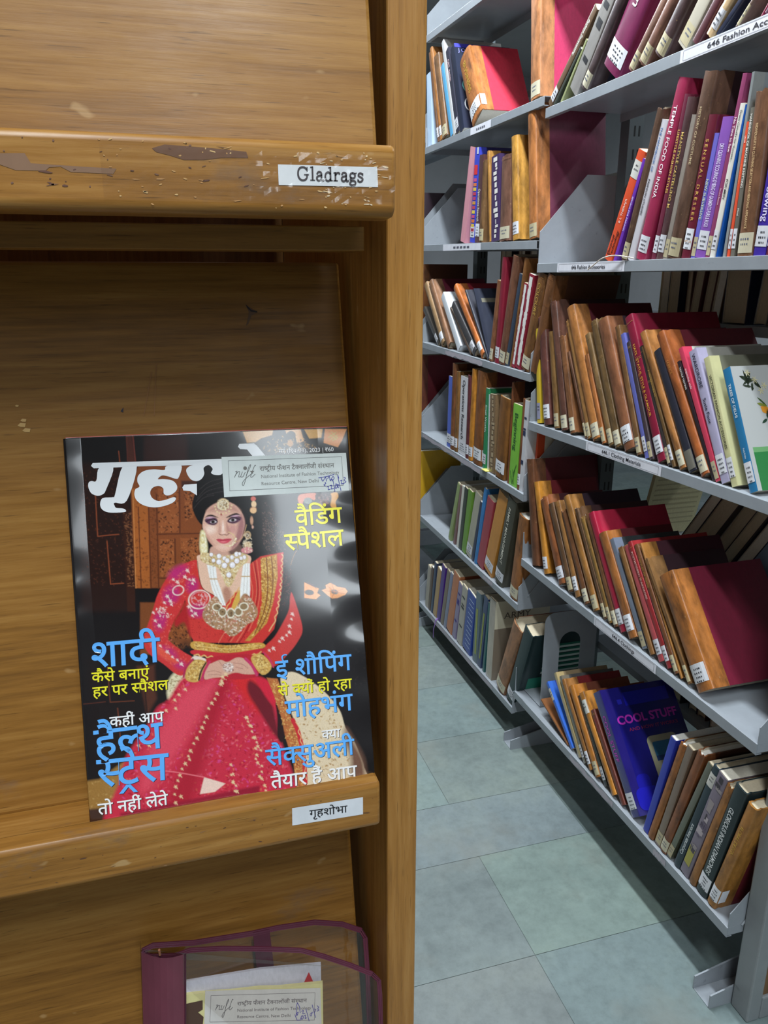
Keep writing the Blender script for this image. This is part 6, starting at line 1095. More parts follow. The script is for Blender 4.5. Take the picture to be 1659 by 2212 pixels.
# ------------------------------------------------------------------ vinyl folder with its papers, on the ledge below
fo = FOLDER
fld = thing('vinyl_folder', 'maroon-edged clear vinyl folder standing on the ledge below the magazine', 'folder', (0.05, 0.56, -0.92))
FI = Vector((-0.05, -0.56, 0.92))
def fpoly(mb, pts, col, off=(0, 0, 0)):
    mb.face([tuple(Vector(p) + FI + Vector(off)) for p in pts], col)
def flap(pts, name, w_top):
    P = [Vector(p) for p in pts]
    cen = sum(P, Vector()) / len(P); inner = []
    m = MB(); ins = []
    for i, p in enumerate(P):
        a = P[max(i - 1, 0)]; b_ = P[min(i + 1, len(P) - 1)]; d = (b_ - a).normalized(); nrm_ = Vector((d.z, 0, -d.x)); 
        nrm_ = Vector((d.z, 0, -d.x)).normalized()
        if (cen - p).dot(nrm_) < 0: nrm_ = -nrm_
        q = p + nrm_ * w_top; q.y = p.y + (0.0 if abs(nrm_.z) < .5 else -0.218 * w_top * 0.9); ins.append(q)
    for k in range(len(P) - 1):
        fpoly(m, [P[k], P[k + 1], ins[k + 1], ins[k]], (100, 42, 58)); fpoly(m, [ins[k] + Vector((0, .0012, 0)), ins[k + 1] + Vector((0, .0012, 0)), P[k + 1] + Vector((0, .0012, 0)), P[k] + Vector((0, .0012, 0))], (100, 42, 58))
    for t in (0.02, 0.5, 0.98):
        m.tube([tuple(a.lerp(b_, t) + FI + Vector((0, -.0003, 0))) for a, b_ in zip(P, ins)], 0.0005, (92, 40, 60), 0, 5)
    o = m.build(name, M_PVC, fld, 50)
    c = MB(); low = [ins[0], *ins[1:]]; fpoly(c, low, (255, 255, 255)); c.build('clear_window', M_CLEAR, o, recalc=False)
    return o
BK = flap(fo['back'], 'back_cover', 0.0042)
FR = flap(fo['front'], 'front_cover', 0.0036)
m = MB(); fpoly(m, fo['strap'], (82, 28, 48), (0, -.0006, 0)); m.build('strap', M_PVC, BK, recalc=False)
m = MB(); a, b_ = [Vector(p) for p in fo['front'][:1] + fo['spine_l'][1:]]; c_, d_ = [Vector(p) for p in fo['spine_r']]
cols = 7
for k in range(cols):
    t0, t1 = k / cols, (k + 1) / cols; bl = lambda t: Vector((0, -0.006 * math.sin(math.pi * t), 0))
    fpoly(m, [a.lerp(c_, t0) + bl(t0), a.lerp(c_, t1) + bl(t1), b_.lerp(d_, t1) + bl(t1), b_.lerp(d_, t0) + bl(t0)], (108, 50, 64))
bt = [Vector(p) for p in (fo['back'][0], fo['back'][1])]
fpoly(m, [a, b_, Vector((b_.x - .001, b_.y + .02, b_.z)), Vector((a.x - .001, a.y + .012, a.z + .002))], (84, 30, 50))
m.tube([tuple(c_ + FI + Vector((0, -.0008, 0))), tuple(d_ + FI + Vector((0, -.0008, 0)))], 0.0009, (70, 22, 42)); m.build('spine', M_PVC, fld, 40, recalc=False)
m = MB(); r0 = Vector(fo['back'][1]) + FI + Vector((0.006, -0.012, -0.003))
m.tube([tuple(r0), tuple(r0 + Vector((0, -.003, .009)))], 0.0011, (170, 110, 80)); m.build('rivet', M_HARD, fld)
jr = thing('journal', 'cream-covered magazine with a library label inside the vinyl folder', 'magazine', tuple(Vector(fo['journal'][6])))
JI = -Vector(fo['journal'][6])
IN_ = Vector((-0.17, -1, 0.218)).normalized()
def jadd(mb, pts, col, off): mb.face([tuple(Vector(p) + JI + IN_ * off) for p in pts], col)
m = MB(); n = len(fo['journal']); P = [Vector(p) + JI for p in fo['journal']]
m.grid([tuple(p) for p in P] + [tuple(p - IN_ * 0.004) for p in P], [tuple(range(n)), tuple(range(n, 2 * n))[::-1]] + [(i, (i + 1) % n, n + (i + 1) % n, n + i) for i in range(n)], (222, 212, 150))
m.build('cover', M_PAPERBACK, jr)
m = MB(); jadd(m, fo['dark'], (84, 60, 48), 0.0005); m.build('cover_letter', M_INK, jr, recalc=False)
m = MB(); jadd(m, fo['sticker'], (214, 208, 202), 0.0006); LB = m.build('library_label', M_LABEL, jr, recalc=False)
m = MB(); b4 = [Vector(p) for p in fo['border']]
def ribbon3(mb, pts, wd, col, off):
    P = [Vector(p) for p in pts]; up = Vector((0, 0.2, 0.98))
    for p, q in zip(P[:-1], P[1:]):
        d = (q - p).normalized(); s = d.cross(IN_).normalized() * wd / 2
        mb.face([tuple(k + JI + IN_ * off) for k in (p - d * wd * .2 + s, q + d * wd * .2 + s, q + d * wd * .2 - s, p - d * wd * .2 - s)], col)
for p, q in zip(b4, b4[1:] + b4[:1]): ribbon3(m, [p, q], 0.0003, (96, 84, 90), 0.0008)
for s, L, R, col in fo['text']:
    V, F, wid = text_shape(s, 0.006 if ord(s[0]) > 255 else 0.0); L = Vector(L); R = Vector(R); ex = (R - L) / wid; ey = -ex.cross(IN_).normalized() * ex.length
    if ey.z < 0: ey = -ey
    m.grid([tuple(L + ex * a + ey * b_ + JI + IN_ * 0.0008) for a, b_ in V], F, (110, 98, 100))
for p in fo['logo']: ribbon3(m, p, 0.0005, (98, 90, 92), 0.0008)
for p in fo['pen']: ribbon3(m, p, 0.0005, (70, 50, 160), 0.0010)
m.build('label_print', M_INK, LB, recalc=False)
pp = thing('loose_papers', 'white printed papers tucked behind the cream magazine in the folder', 'papers', tuple(Vector(fo['paper'][4])))
PI = -Vector(fo['paper'][4]); n = len(fo['paper'])
m = MB(); P = [Vector(p) + PI for p in fo['paper']]
m.grid([tuple(p) for p in P] + [tuple(p - IN_ * 0.003) for p in P], [tuple(range(n)), tuple(range(n, 2 * n))[::-1]] + [(i, (i + 1) % n, n + (i + 1) % n, n + i) for i in range(n)], (206, 204, 216))
m.build('sheet', M_PAGES, pp); m = MB(); m.face([tuple(Vector(p) + PI + IN_ * 0.0005) for p in fo['tri']], (190, 40, 48)); m.build('red_triangle', M_INK, pp, recalc=False)

# ------------------------------------------------------------------ steel book racks
XF, XB, XP = 0.897, 1.092, 1.112          # shelf front edge, shelf back edge, centre of the posts
def rack_thing(label, y): return thing('steel_bookshelf', label, 'bookshelf', (XP, y, FLOOR_Z))
near = rack_thing('grey steel book rack, the nearer bay with typed shelf labels', 1.32)
far = rack_thing('grey steel book rack, the farther bay beside the wooden magazine rack', 2.18)
third = rack_thing('grey steel book rack bay farthest away, mostly hidden behind the wood', 3.05)
def local(mb, root): mb.v = [tuple(Vector(p) - Vector(root.location)) for p in mb.v]; return mb
def bracket(parent, root, y, z, front, top, back=XB + 0.012, th=0.0016, flip=1):
    m = MB()
    prof = [(XF + 0.002, z - 0.018), (XF + 0.002, z + front), (XF + 0.008, z + front + 0.006), (XF + 0.118, z + top), (back, z + top), (back, z - 0.018)]
    m.prism(prof, lambda p, t: (p[0], t, p[1]), y - th / 2, y + th / 2)
    e = th * 1.5 * flip                                           # pressed stiffening ridge along the slope
    m.tube([(XF + 0.03, y + e, z + front - 0.03), (XF + 0.125, y + e, z + top - 0.045), (back - 0.01, y + e, z + top - 0.045)], 0.0018)
    return local(m, root).build('end_bracket', M_STEEL, parent)
def shelf(root, y0, y1, za, zb, depth_back=XB, lip=0.021, labels=()):
    """za at y1 (far end), zb at y0 (near end)"""
    zf = lambda y: zb + (za - zb) * (y - y0) / (y1 - y0)
    m = MB()
    prof = [(XF, 0.0), (depth_back, 0.0), (depth_back, -0.020), (depth_back - 0.0015, -0.020), (depth_back - 0.0015, -0.0015), (XF + 0.0015, -0.0015), (XF + 0.0015, -lip + 0.0015), (XF + 0.012, -lip + 0.0015), (XF + 0.012, -lip), (XF, -lip)]
    n = len(prof); v = [(x, y0, zf(y0) + z) for x, z in prof] + [(x, y1, zf(y1) + z) for x, z in prof]
    m.grid(v, [(i, (i + 1) % n, n + (i + 1) % n, n + i) for i in range(n)], (200, 200, 200))
    for a, b_ in ((0, 1), (9, 8), (2, 3)): pass
    for k in (0, n):
        m.face([v[k + i] for i in (0, 1, 4, 5)], (200, 200, 200)); m.face([v[k + i] for i in (0, 5, 6, 9)], (200, 200, 200)); m.face([v[k + i] for i in (6, 7, 8, 9)], (200, 200, 200))
    o = local(m, root).build('shelf', M_STEEL, root, bevel=0.0009)
    for lb in labels:
        ya, yb, text, tcol, ta, tb, torn = lb
        m = MB(); r = random.Random(int(ya * 1000))
        K = 14 if torn else 1; top = [(-0.0012 if not torn else -0.001 - r.uniform(0, .006)) for _ in range(K + 1)]; bot = [(-lip + 0.0005 if not torn else -lip + r.uniform(0, .006)) for _ in range(K + 1)]
        for k in range(K):
            y_a, y_b = ya + (yb - ya) * k / K, ya + (yb - ya) * (k + 1) / K
            m.face([(XF - 0.0006, y_a, zf(y_a) + bot[k]), (XF - 0.0006, y_b, zf(y_b) + bot[k + 1]), (XF - 0.0006, y_b, zf(y_b) + top[k + 1]), (XF - 0.0006, y_a, zf(y_a) + top[k])], (222, 222, 230) if not torn else (176, 170, 178))
        if text:
            dy = (yb - ya)
            for q0, q1 in (((ya + dy * .03, -0.0032), (yb - dy * .03, -0.0032)), ((ya + dy * .03, -lip + .0028), (yb - dy * .03, -lip + .0028))):
                m.face([(XF - .0009, q0[0], zf(q0[0]) + q0[1]), (XF - .0009, q1[0], zf(q1[0]) + q1[1]), (XF - .0009, q1[0], zf(q1[0]) + q1[1] + .0005), (XF - .0009, q0[0], zf(q0[0]) + q0[1] + .0005)], (60, 60, 70))
            for q in (ya + dy * .03, yb - dy * .03):
                m.face([(XF - .0009, q, zf(q) - lip + .0028), (XF - .0009, q + .0006, zf(q) - lip + .0028), (XF - .0009, q + .0006, zf(q) - .003), (XF - .0009, q, zf(q) - .003)], (60, 60, 70))
            V, F, wid = text_shape(text, 0.012); L = ya + dy * ta; Rr = ya + dy * tb; sx = (Rr - L) / wid; hh = 0.0115
            m.grid([(XF - 0.0010, L + sx * a, zf(L + sx * a) - lip * 0.5 - 0.0038 + hh * b_) for a, b_ in V], F, tcol)
        elif not torn:
            for k in range(5):
                y_a = ya + (yb - ya) * (0.3 + 0.09 * k); m.face([(XF - .001, y_a, zf(y_a) - .013), (XF - .001, y_a + (yb - ya) * .06, zf(y_a) - .013), (XF - .001, y_a + (yb - ya) * .06, zf(y_a) - .008), (XF - .001, y_a, zf(y_a) - .008)], (90, 90, 104))
        local(m, root).build('shelf_label', M_LABEL, o, recalc=False)
    return o
INKC = (34, 34, 44)
NEAR = [(0.364, 0.366, [(1.272, 0.985, '646 Fashion Accessories', INKC, .24, .93, 0)]),
        (0.029, 0.030, [(1.655, 1.385, '646 Fashion Accessories', INKC, .24, .74, 0)]),
        (-0.353, -0.335, [(1.475, 1.205, '646.1 Clothing Materials', INKC, .24, .76, 0)]),
        (-0.723, -0.737, [(1.385, 1.155, '646.4 Clothings', INKC, .32, .68, 0)]),
        (-1.123, -1.116, [(1.44, 1.25, None, INKC, 0, 0, 1), (1.10, 1.06, None, INKC, 0, 0, 1)])]
for za, zb, labs in NEAR:
    o = shelf(near, 0.882, 1.755, za, zb, XB, 0.021, labs)
    if za < 0.3: bracket(o, near, 1.7545, za, 0.072, 0.200)
    bracket(o, near, 0.883, zb, 0.030, 0.160, flip=-1)
shelf(near, 0.882, 1.755, 0.70, 0.70)
FAR = [(0.720, 0.700, []), (0.399, 0.392, [(2.20, 2.06, None, INKC, 0, 0, 0)]), (0.101, 0.082, [(2.40, 2.10, None, INKC, 0, 0, 0)]), (-0.218, -0.234, [(2.36, 2.06, None, INKC, 0, 0, 1)]),
       (-0.534, -0.548, [(2.57, 2.05, None, INKC, 0, 0, 1)]), (-0.850, -0.862, [(2.0, 1.93, None, INKC, 0, 0, 1)]), (-1.195, -1.183, [(2.45, 1.9, None, INKC, 0, 0, 1)])]
for za, zb, labs in FAR:
    o = shelf(far, 1.7655, 2.588, za, zb, XB, 0.020, labs)
    if zb < 0.0: bracket(o, far, 1.7665, zb, 0.050, 0.180, flip=-1)
    bracket(o, far, 2.587, za, 0.056, 0.180)
for za in (0.44, 0.12, -0.21, -0.54, -0.87, -1.19):
    o = shelf(third, 2.632, 3.48, za, za); bracket(o, third, 2.634, za, 0.05, 0.18, flip=-1)
# shelves of the back side, facing the next aisle
def back_shelf(root, y0, y1, z):
    m = MB(); m.box(1.133, 1.335, y0, y1, z - 0.02, z); return local(m, root).build('shelf', M_STEEL, root)
BACK_Z = (0.36, 0.245, -0.095, -0.40, -0.665, -0.985, -1.17)
for z in (0.245, -0.095, -0.385, -0.665, -0.985): back_shelf(near, 0.885, 1.755, z)
for z in (0.53, 0.245, -0.085, -0.40, -0.72, -1.03): back_shelf(far, 1.77, 2.588, z)
def post(root, y):
    m = MB(); m.box(1.093, 1.096, y - 0.018, y + 0.018, FLOOR_Z, 1.05); m.box(1.096, 1.131, y - 0.018, y - 0.015, FLOOR_Z, 1.05); m.box(1.096, 1.131, y + 0.015, y + 0.018, FLOOR_Z, 1.05)
    z = FLOOR_Z + 0.06
    while z < 0.9:
        m.box(1.106, 1.110, y - 0.0184, y - 0.0180, z, z + 0.022, (30, 30, 30), 1); m.box(1.118, 1.122, y - 0.0184, y - 0.0180, z, z + 0.022, (30, 30, 30), 1); z += 0.05
    return local(m, root).build('post', [M_STEEL_POST, M_HARD], root)
post(near, 1.735); post(far, 2.605); post(third, 3.49)
def foot(root, y, xf=0.884):
    m = MB(); n = 0.0015
    for s in (-0.022, 0.022): m.prism([(xf, FLOOR_Z), (1.32, FLOOR_Z), (1.32, FLOOR_Z + 0.075), (1.10, FLOOR_Z + 0.075), (xf, FLOOR_Z + 0.030)], lambda p, t: (p[0], t, p[1]), y + s - n, y + s + n)
    m.box(xf, 1.32, y - 0.022, y + 0.022, FLOOR_Z, FLOOR_Z + 0.002)
    return local(m, root).build('foot', M_STEEL, root)
foot(near, 1.757); foot(far, 2.605); foot(near, 0.905); foot(third, 3.49)
# end panel of the nearer bay: grey steel frame round a brown laminated board
EP = MB(); y0, y1 = 0.838, 0.8795
EP.box(0.930, 0.958, y0, y1, FLOOR_Z, 1.05); EP.box(1.30, 1.335, y0, y1, FLOOR_Z, 1.05); EP.box(0.958, 1.30, y0, y1, FLOOR_Z, FLOOR_Z + 0.05)
epo = local(EP, near).build('end_panel', M_STEEL_FRAME, near, bevel=0.003)
m = MB(); m.box(0.952, 1.31, y0 + 0.006, y1 - 0.006, FLOOR_Z + 0.02, 1.05); local(m, near).build('board', M_LAMINATE, epo)

# ------------------------------------------------------------------ books
LEATHERY = 'hH'
def outline(t, d, bulge, hard):
    """spine section, near board to far board: points (x, y, is_spine_strip)"""
    o = []
    h = t / 2
    if hard:
        g = min(0.0016, t * .07)
        side = [(d, h), (0.034, h), (0.013, h), (0.0085, h - g), (0.0045, h - g * .2)]
    else: side = [(d, h), (0.02, h)]
    for x, y in side: o.append((x, -y))
    k = 8 if bulge > 0.0006 else 3
    for i in range(k + 1):
        a = -math.pi / 2 + math.pi * i / k
        o.append((-bulge * math.cos(a), (h * (0.985 if hard else 1.0)) * math.sin(a)))
    for x, y in reversed(side): o.append((x, y))
    return o
def arc_x(y, t, bulge):
    q = max(-1.0, min(1.0, 2 * y / t)); return -bulge * math.sqrt(max(0.0, 1 - q * q))
def spine_patch(mb, t, bulge, y0, y1, z0, z1, col, off, mat=0, seg=6, jit=None):
    ys_ = [y0 + (y1 - y0) * i / seg for i in range(seg + 1)]
    for a, b_ in zip(ys_[:-1], ys_[1:]):
        ja = jit(a) if jit else 0; jb = jit(b_) if jit else 0
        mb.face([(arc_x(b_, t, bulge) - off, b_, z0 + jb), (arc_x(a, t, bulge) - off, a, z0 + ja), (arc_x(a, t, bulge) - off, a, z1 + ja), (arc_x(b_, t, bulge) - off, b_, z1 + jb)], col, mat)
def spine_text(mb, t, bulge, h, spec, end=0.08):
    parts = spec.split('~'); s = parts[0]; col = tuple(int(k) for k in parts[1].split(',')); size = float(parts[2]); start = float(parts[3]); dr = parts[4]; yo = float(parts[5]) if len(parts) > 5 else 0.0
    V, F, wid = text_shape(s, 0.01)
    if not V: return
    em = size * t * 1.12
    if dr == 'h':
        em = t * 0.8 / wid; pts = [(t * .4 - em * a, h * (1 - start) + em * b_) for a, b_ in V]
    else:
        sx = min(em, h * (1 - start - (end if dr == 'd' else 0.06)) / wid)
        pts = [(em * .35 - em * b_ + yo * t, h * (1 - start) - sx * a) if dr == 'd' else (em * b_ - em * .35 + yo * t, h * start + sx * a) for a, b_ in V]
    mb.grid([(arc_x(y, t, bulge) - 0.0005, y, z) for y, z in pts], F, col)
def book(sh, Y, Z, lean, h, t, kind, col, lab, col2, title, label, X=0.905, flip=False, group=None, depth=None, yaw=None):
    r = random.Random(label); th = math.radians(lean)
    hard = kind in 'hHl'; paper = not hard
    d = depth or max(0.125, min(0.185, h * (0.70 if hard else 0.68)))
    bulge = {'h': min(0.20 * t, 0.006), 'H': min(0.16 * t, 0.006), 'l': min(0.12 * t, 0.004)}.get(kind, min(0.05 * t, 0.001))
    z0 = Z + t / 2 * abs(math.sin(th)) + 0.0004
    root = thing('book', label, 'book', (X, Y, z0), (-th, 0, (math.pi if flip else 0.0) + (r.uniform(-1.2, 1.2) * math.pi / 180 if yaw is None else yaw)), group or GROUPS[sh])
    if flip: root.rotation_euler = (th, 0, math.pi)
    bt = 0.0026 if hard else 0.0005; oh = 0.0028 if hard else 0.0002
    if t < 0.009: bt = min(bt, 0.0014)
    out = outline(t, d, bulge, hard); inn = []
    for i, (x, y) in enumerate(out):
        if x > 0.003: inn.append((x if i not in (0, len(out) - 1) else d, y - math.copysign(bt, y)))
        else: s_ = (t / 2 - bt) / (t / 2); inn.append((x * 0.6 + bt * 0.8, y * s_))
    n = len(out); m = MB()
    worn = kind in 'h' and ('torn' in label or 'frayed' in label or 'ragged' in label or 'scuffed' in label or 'worn' in label or 'chipped' in label or 'curled' in label or r.random() < 0.25)
    def zt(x, y):
        if x < 0.010 and worn: return h - abs(r.gauss(0, 0.0035))
        return h + (r.uniform(-.0006, .0006) if kind in 'h' else 0)
    zb_ = [0.0 + (abs(r.gauss(0, .0010)) if (kind == 'h' and p[0] < .005) else 0) for p in out]; zt_ = [zt(*p) for p in out]
    xj = [(r.uniform(0, .0022) if (worn and p[0] < .008) else 0) for p in out]
    cspine = tuple(col); cboard = tuple(col2) if kind in 'hHgp' else tuple(col)
    if kind in 'hH': edge_i = lambda i: min(out[i][0], out[(i + 1) % n][0]) >= (0.0339 if kind == 'H' else 0.012)
    vs = [(p[0], p[1], zb_[i]) for i, p in enumerate(out)] + [(p[0] + xj[i], p[1], zt_[i]) for i, p in enumerate(out)] + [(p[0], p[1], zb_[i]) for i, p in enumerate(inn)] + [(p[0] + xj[i], p[1], zt_[i]) for i, p in enumerate(inn)]
    rows_ = {}
    for i in range(n - 1):
        onboard = min(out[i][0], out[i + 1][0]) >= (0.0339 if kind in 'hH' else 0.0199 if paper else 0.0129)
        if kind == 'h': onboard = min(out[i][0], out[i + 1][0]) >= 0.0129 and max(out[i][0], out[i + 1][0]) > 0.02 and min(out[i][0], out[i + 1][0]) >= 0.033
        c = cboard if onboard else cspine; mi = 1 if onboard else 0
        rows_.setdefault((c, mi), []).append((i, i + 1, n + i + 1, n + i))
        rows_.setdefault((c, mi), []).append((n + i, n + i + 1, 3 * n + i + 1, 3 * n + i)); rows_.setdefault((c, mi), []).append((i + 1, i, 2 * n + i, 2 * n + i + 1))
        rows_.setdefault(((206, 196, 176), 2), []).append((2 * n + i + 1, 2 * n + i, 3 * n + i, 3 * n + i + 1))
    rows_.setdefault((cboard, 1), []).append((0, n, 3 * n, 2 * n)); rows_[(cboard, 1)].append((n - 1, 3 * n - 1, 4 * n - 1, 2 * n - 1))
    m.v = vs
    for (c, mi), fs in rows_.items():
        for f in fs: m.f.append(f); m.c.append(c); m.m.append(mi)
    mats = {'h': [M_LEATHER, M_CLOTH, M_PAGES], 'H': [M_LEATHER, M_CLOTH, M_PAGES], 'l': [M_HARD, M_HARD, M_PAGES], 'p': [M_PAPERBACK, M_PAPERBACK, M_PAGES], 'g': [M_PLASTIC, M_PLASTIC, M_PAGES]}[kind]
    o = m.build('cover', mats, root, 45, recalc=False)
    pg = MB(); pc = r.choice([(222, 214, 196), (206, 192, 164), (228, 224, 214), (190, 176, 150)])
    if col == (226, 230, 236): pc = (236, 238, 240)
    px1 = d - (0.0035 if hard else 0.0003); px0 = max(bt, 0.002)
    pg.prism([(px0, -t / 2 + bt * 1.05), (px1, -t / 2 + bt * 1.05), (px1 - 0.0015 if hard else px1, 0), (px1, t / 2 - bt * 1.05), (px0, t / 2 - bt * 1.05)], lambda p, q: (p[0], p[1], q), oh, h - oh - (0.004 if worn else 0), pc)
    pg.build('page_block', M_PAGES, root)
    # paper labels on the spine
    z1 = 0.04
    if lab not in '-r' and not flip:
        lb = MB(); z1 = {'w': 0.044, 'W': 0.050, 'y': 0.036, 'Y': 0.036, 't': h - 0.018, 'T': 0.040, 'B': 0.05}[lab]; zb0 = {'w': 0.014, 'W': 0.016, 'y': 0.005, 'Y': 0.006, 't': h - 0.050, 'T': 0.004, 'B': 0.010}[lab]
        lc = {'w': (214, 214, 220), 'W': (226, 227, 232), 'y': (188, 176, 142), 'Y': (204, 196, 170), 't': (206, 204, 196), 'T': (112, 108, 98), 'B': (150, 150, 176)}[lab]
        hw = t / 2 * (0.97 if lab in 'wyYTtB' else 0.94)
        spine_patch(lb, t, bulge, -hw, hw, zb0, z1, lc, 0.0004)
        for k in range({'w': 3, 'W': 4, 'y': 2, 'Y': 2, 't': 2, 'T': 0, 'B': 2}[lab]):
            zz = z1 - 0.008 - k * 0.0075; wv = hw * r.uniform(.35, .65)
            for q in range(4):
                ya = -wv + q * wv * .5; spine_patch(lb, t, bulge, ya, ya + wv * r.uniform(.2, .4), zz - 0.0028, zz, (58, 58, 66) if lab in 'wWBt' else (90, 96, 120), 0.0006, 0, 1)
        if lab == 'W' and t > 0.012 and hard and r.random() < 0.2 and kind != 'H':   # the sticker folds round onto the near board
            lb.face([(0.0, -t / 2 - .0004, zb0), (0.016, -t / 2 - .0004, zb0), (0.016, -t / 2 - .0004, z1), (0.0, -t / 2 - .0004, z1)], lc)
        lb.build('spine_label', M_LABEL, root, recalc=False)
    # raised gold or blind lines on leather
    if kind in 'hl' and r.random() < 0.35 and not flip:
        g = MB()
        for zz in ([h * .955, h * .945] if r.random() < .5 else [h * .95, h * .70, h * .69]): spine_patch(g, t, bulge, -t * .46, t * .46, zz, zz + 0.0008, (168, 128, 66) if kind == 'l' else tuple(int(k * 1.18) for k in col), 0.0004)
        g.build('spine_lines', M_INK, root, recalc=False)
    if title:
        tm = MB()
        for spec in title.split(';'):
            if spec[0] == '#': pattern(tm, spec[1:], t, bulge, h, r, col)
            elif spec[0] == '@': cover_art(root, spec[1:], t, h, d)
            else: spine_text(tm, t, bulge, h, spec, 0.06 if lab in '-trB' else (z1 + 0.006) / h)
        if tm.f: tm.build('spine_title', M_INK, root, recalc=False)
    if lab == 'r':
        rb = MB(); pts = [(-0.002, -0.004, 0.006), (-0.010, -0.004, -0.004), (-0.013, -0.008, -0.018), (-0.0145, -0.004, -0.045), (-0.015, -0.012, -0.075)]
        pts = [(x, y + math.sin(th) * 0, z) for x, y, z in pts]
        for p, q in zip(pts[:-1], pts[1:]): rb.face([p, (p[0], p[1] + 0.005, p[2]), (q[0], q[1] + 0.005, q[2]), q], (150, 96, 196))
        rb.build('ribbon', M_PAPERBACK, root, recalc=False)
    return root
def pattern(tm, spec, t, bulge, h, r, col):
    nm, *rest = spec.split('~'); c = tuple(int(k) for k in rest[0].split(',')) if rest and rest[0] != 'x' else (200, 200, 200); P_ = lambda a, b_, z0, z1, cc: spine_patch(tm, t, bulge, a * t / 2, b_ * t / 2, z0 * h, z1 * h, cc, 0.0005, 0, 3)
    if nm == 'bar':
        for z in (0.30, 0.62, 0.68, 0.8): P_(-.6, .5, z, z + r.uniform(.02, .06), c)
    elif nm == 'dots':
        cs = [(200, 60, 80), (226, 190, 70), (220, 120, 60), (200, 80, 130), (230, 200, 80), (190, 70, 90), (210, 150, 60), (180, 60, 110)]
        P_(-.8, -.1, .93, 1.0, (200, 204, 214)); P_(-.75, .75, .72, .82, (214, 50, 54))
        for k in range(12): P_(-.7, .7, .12 + k * .048, .12 + k * .048 + .034, cs[k % 8])
    elif nm in ('torn', 'white'):
        z = 0.04
        while z < 0.97:
            dz = r.uniform(.02, .06); a = r.uniform(-.9, -.3) if nm == 'torn' else r.uniform(-.75, -.55); b_ = r.uniform(-.2, .5) if nm == 'torn' else r.uniform(.25, .6)
            P_(a, b_, z, min(z + dz, .985), c); z += dz * (1.35 if nm == 'torn' else 0.98)
    elif nm == 'photo':
        for k in range(16): z = r.uniform(.2, .95); P_(r.uniform(-.95, 0), r.uniform(.1, .95), z, z + r.uniform(.02, .07), r.choice([(176, 164, 168), (72, 62, 76), (104, 92, 110), (60, 54, 60), (150, 140, 140)]))
        P_(-.5, .9, .10, .27, (166, 158, 74))
    elif nm == 'leaf':
        for y0, z0, y1, z1 in ((-.3, .03, .1, .2), (.1, .02, -.5, .24), (.2, .05, .7, .17), (-.1, .16, -.7, .28), (.0, .02, .5, .1)):
            a = Vector((y0 * t / 2, z0 * h)); b_ = Vector((y1 * t / 2, z1 * h)); V, F = stroke([tuple(a), tuple(a.lerp(b_, .5)), tuple(b_)], .0022); tm.grid([(arc_x(y, t, bulge) - .0006, y, z) for y, z in V], F, (44, 84, 40))
    elif nm == 'leaf2':
        for k in range(5): P_(-.5 + .05 * k, .15 + .06 * k, .12 + .13 * k, .25 + .13 * k, c)
    elif nm == 'rungs':
        for k in range(11): P_(-.8, .35, .10 + .078 * k, .10 + .078 * k + .012, c)
    elif nm == 'speck':
        for k in range(60): y, z = r.uniform(-.9, .8), r.uniform(.06, .92); P_(y, y + .18, z, z + .008, c)
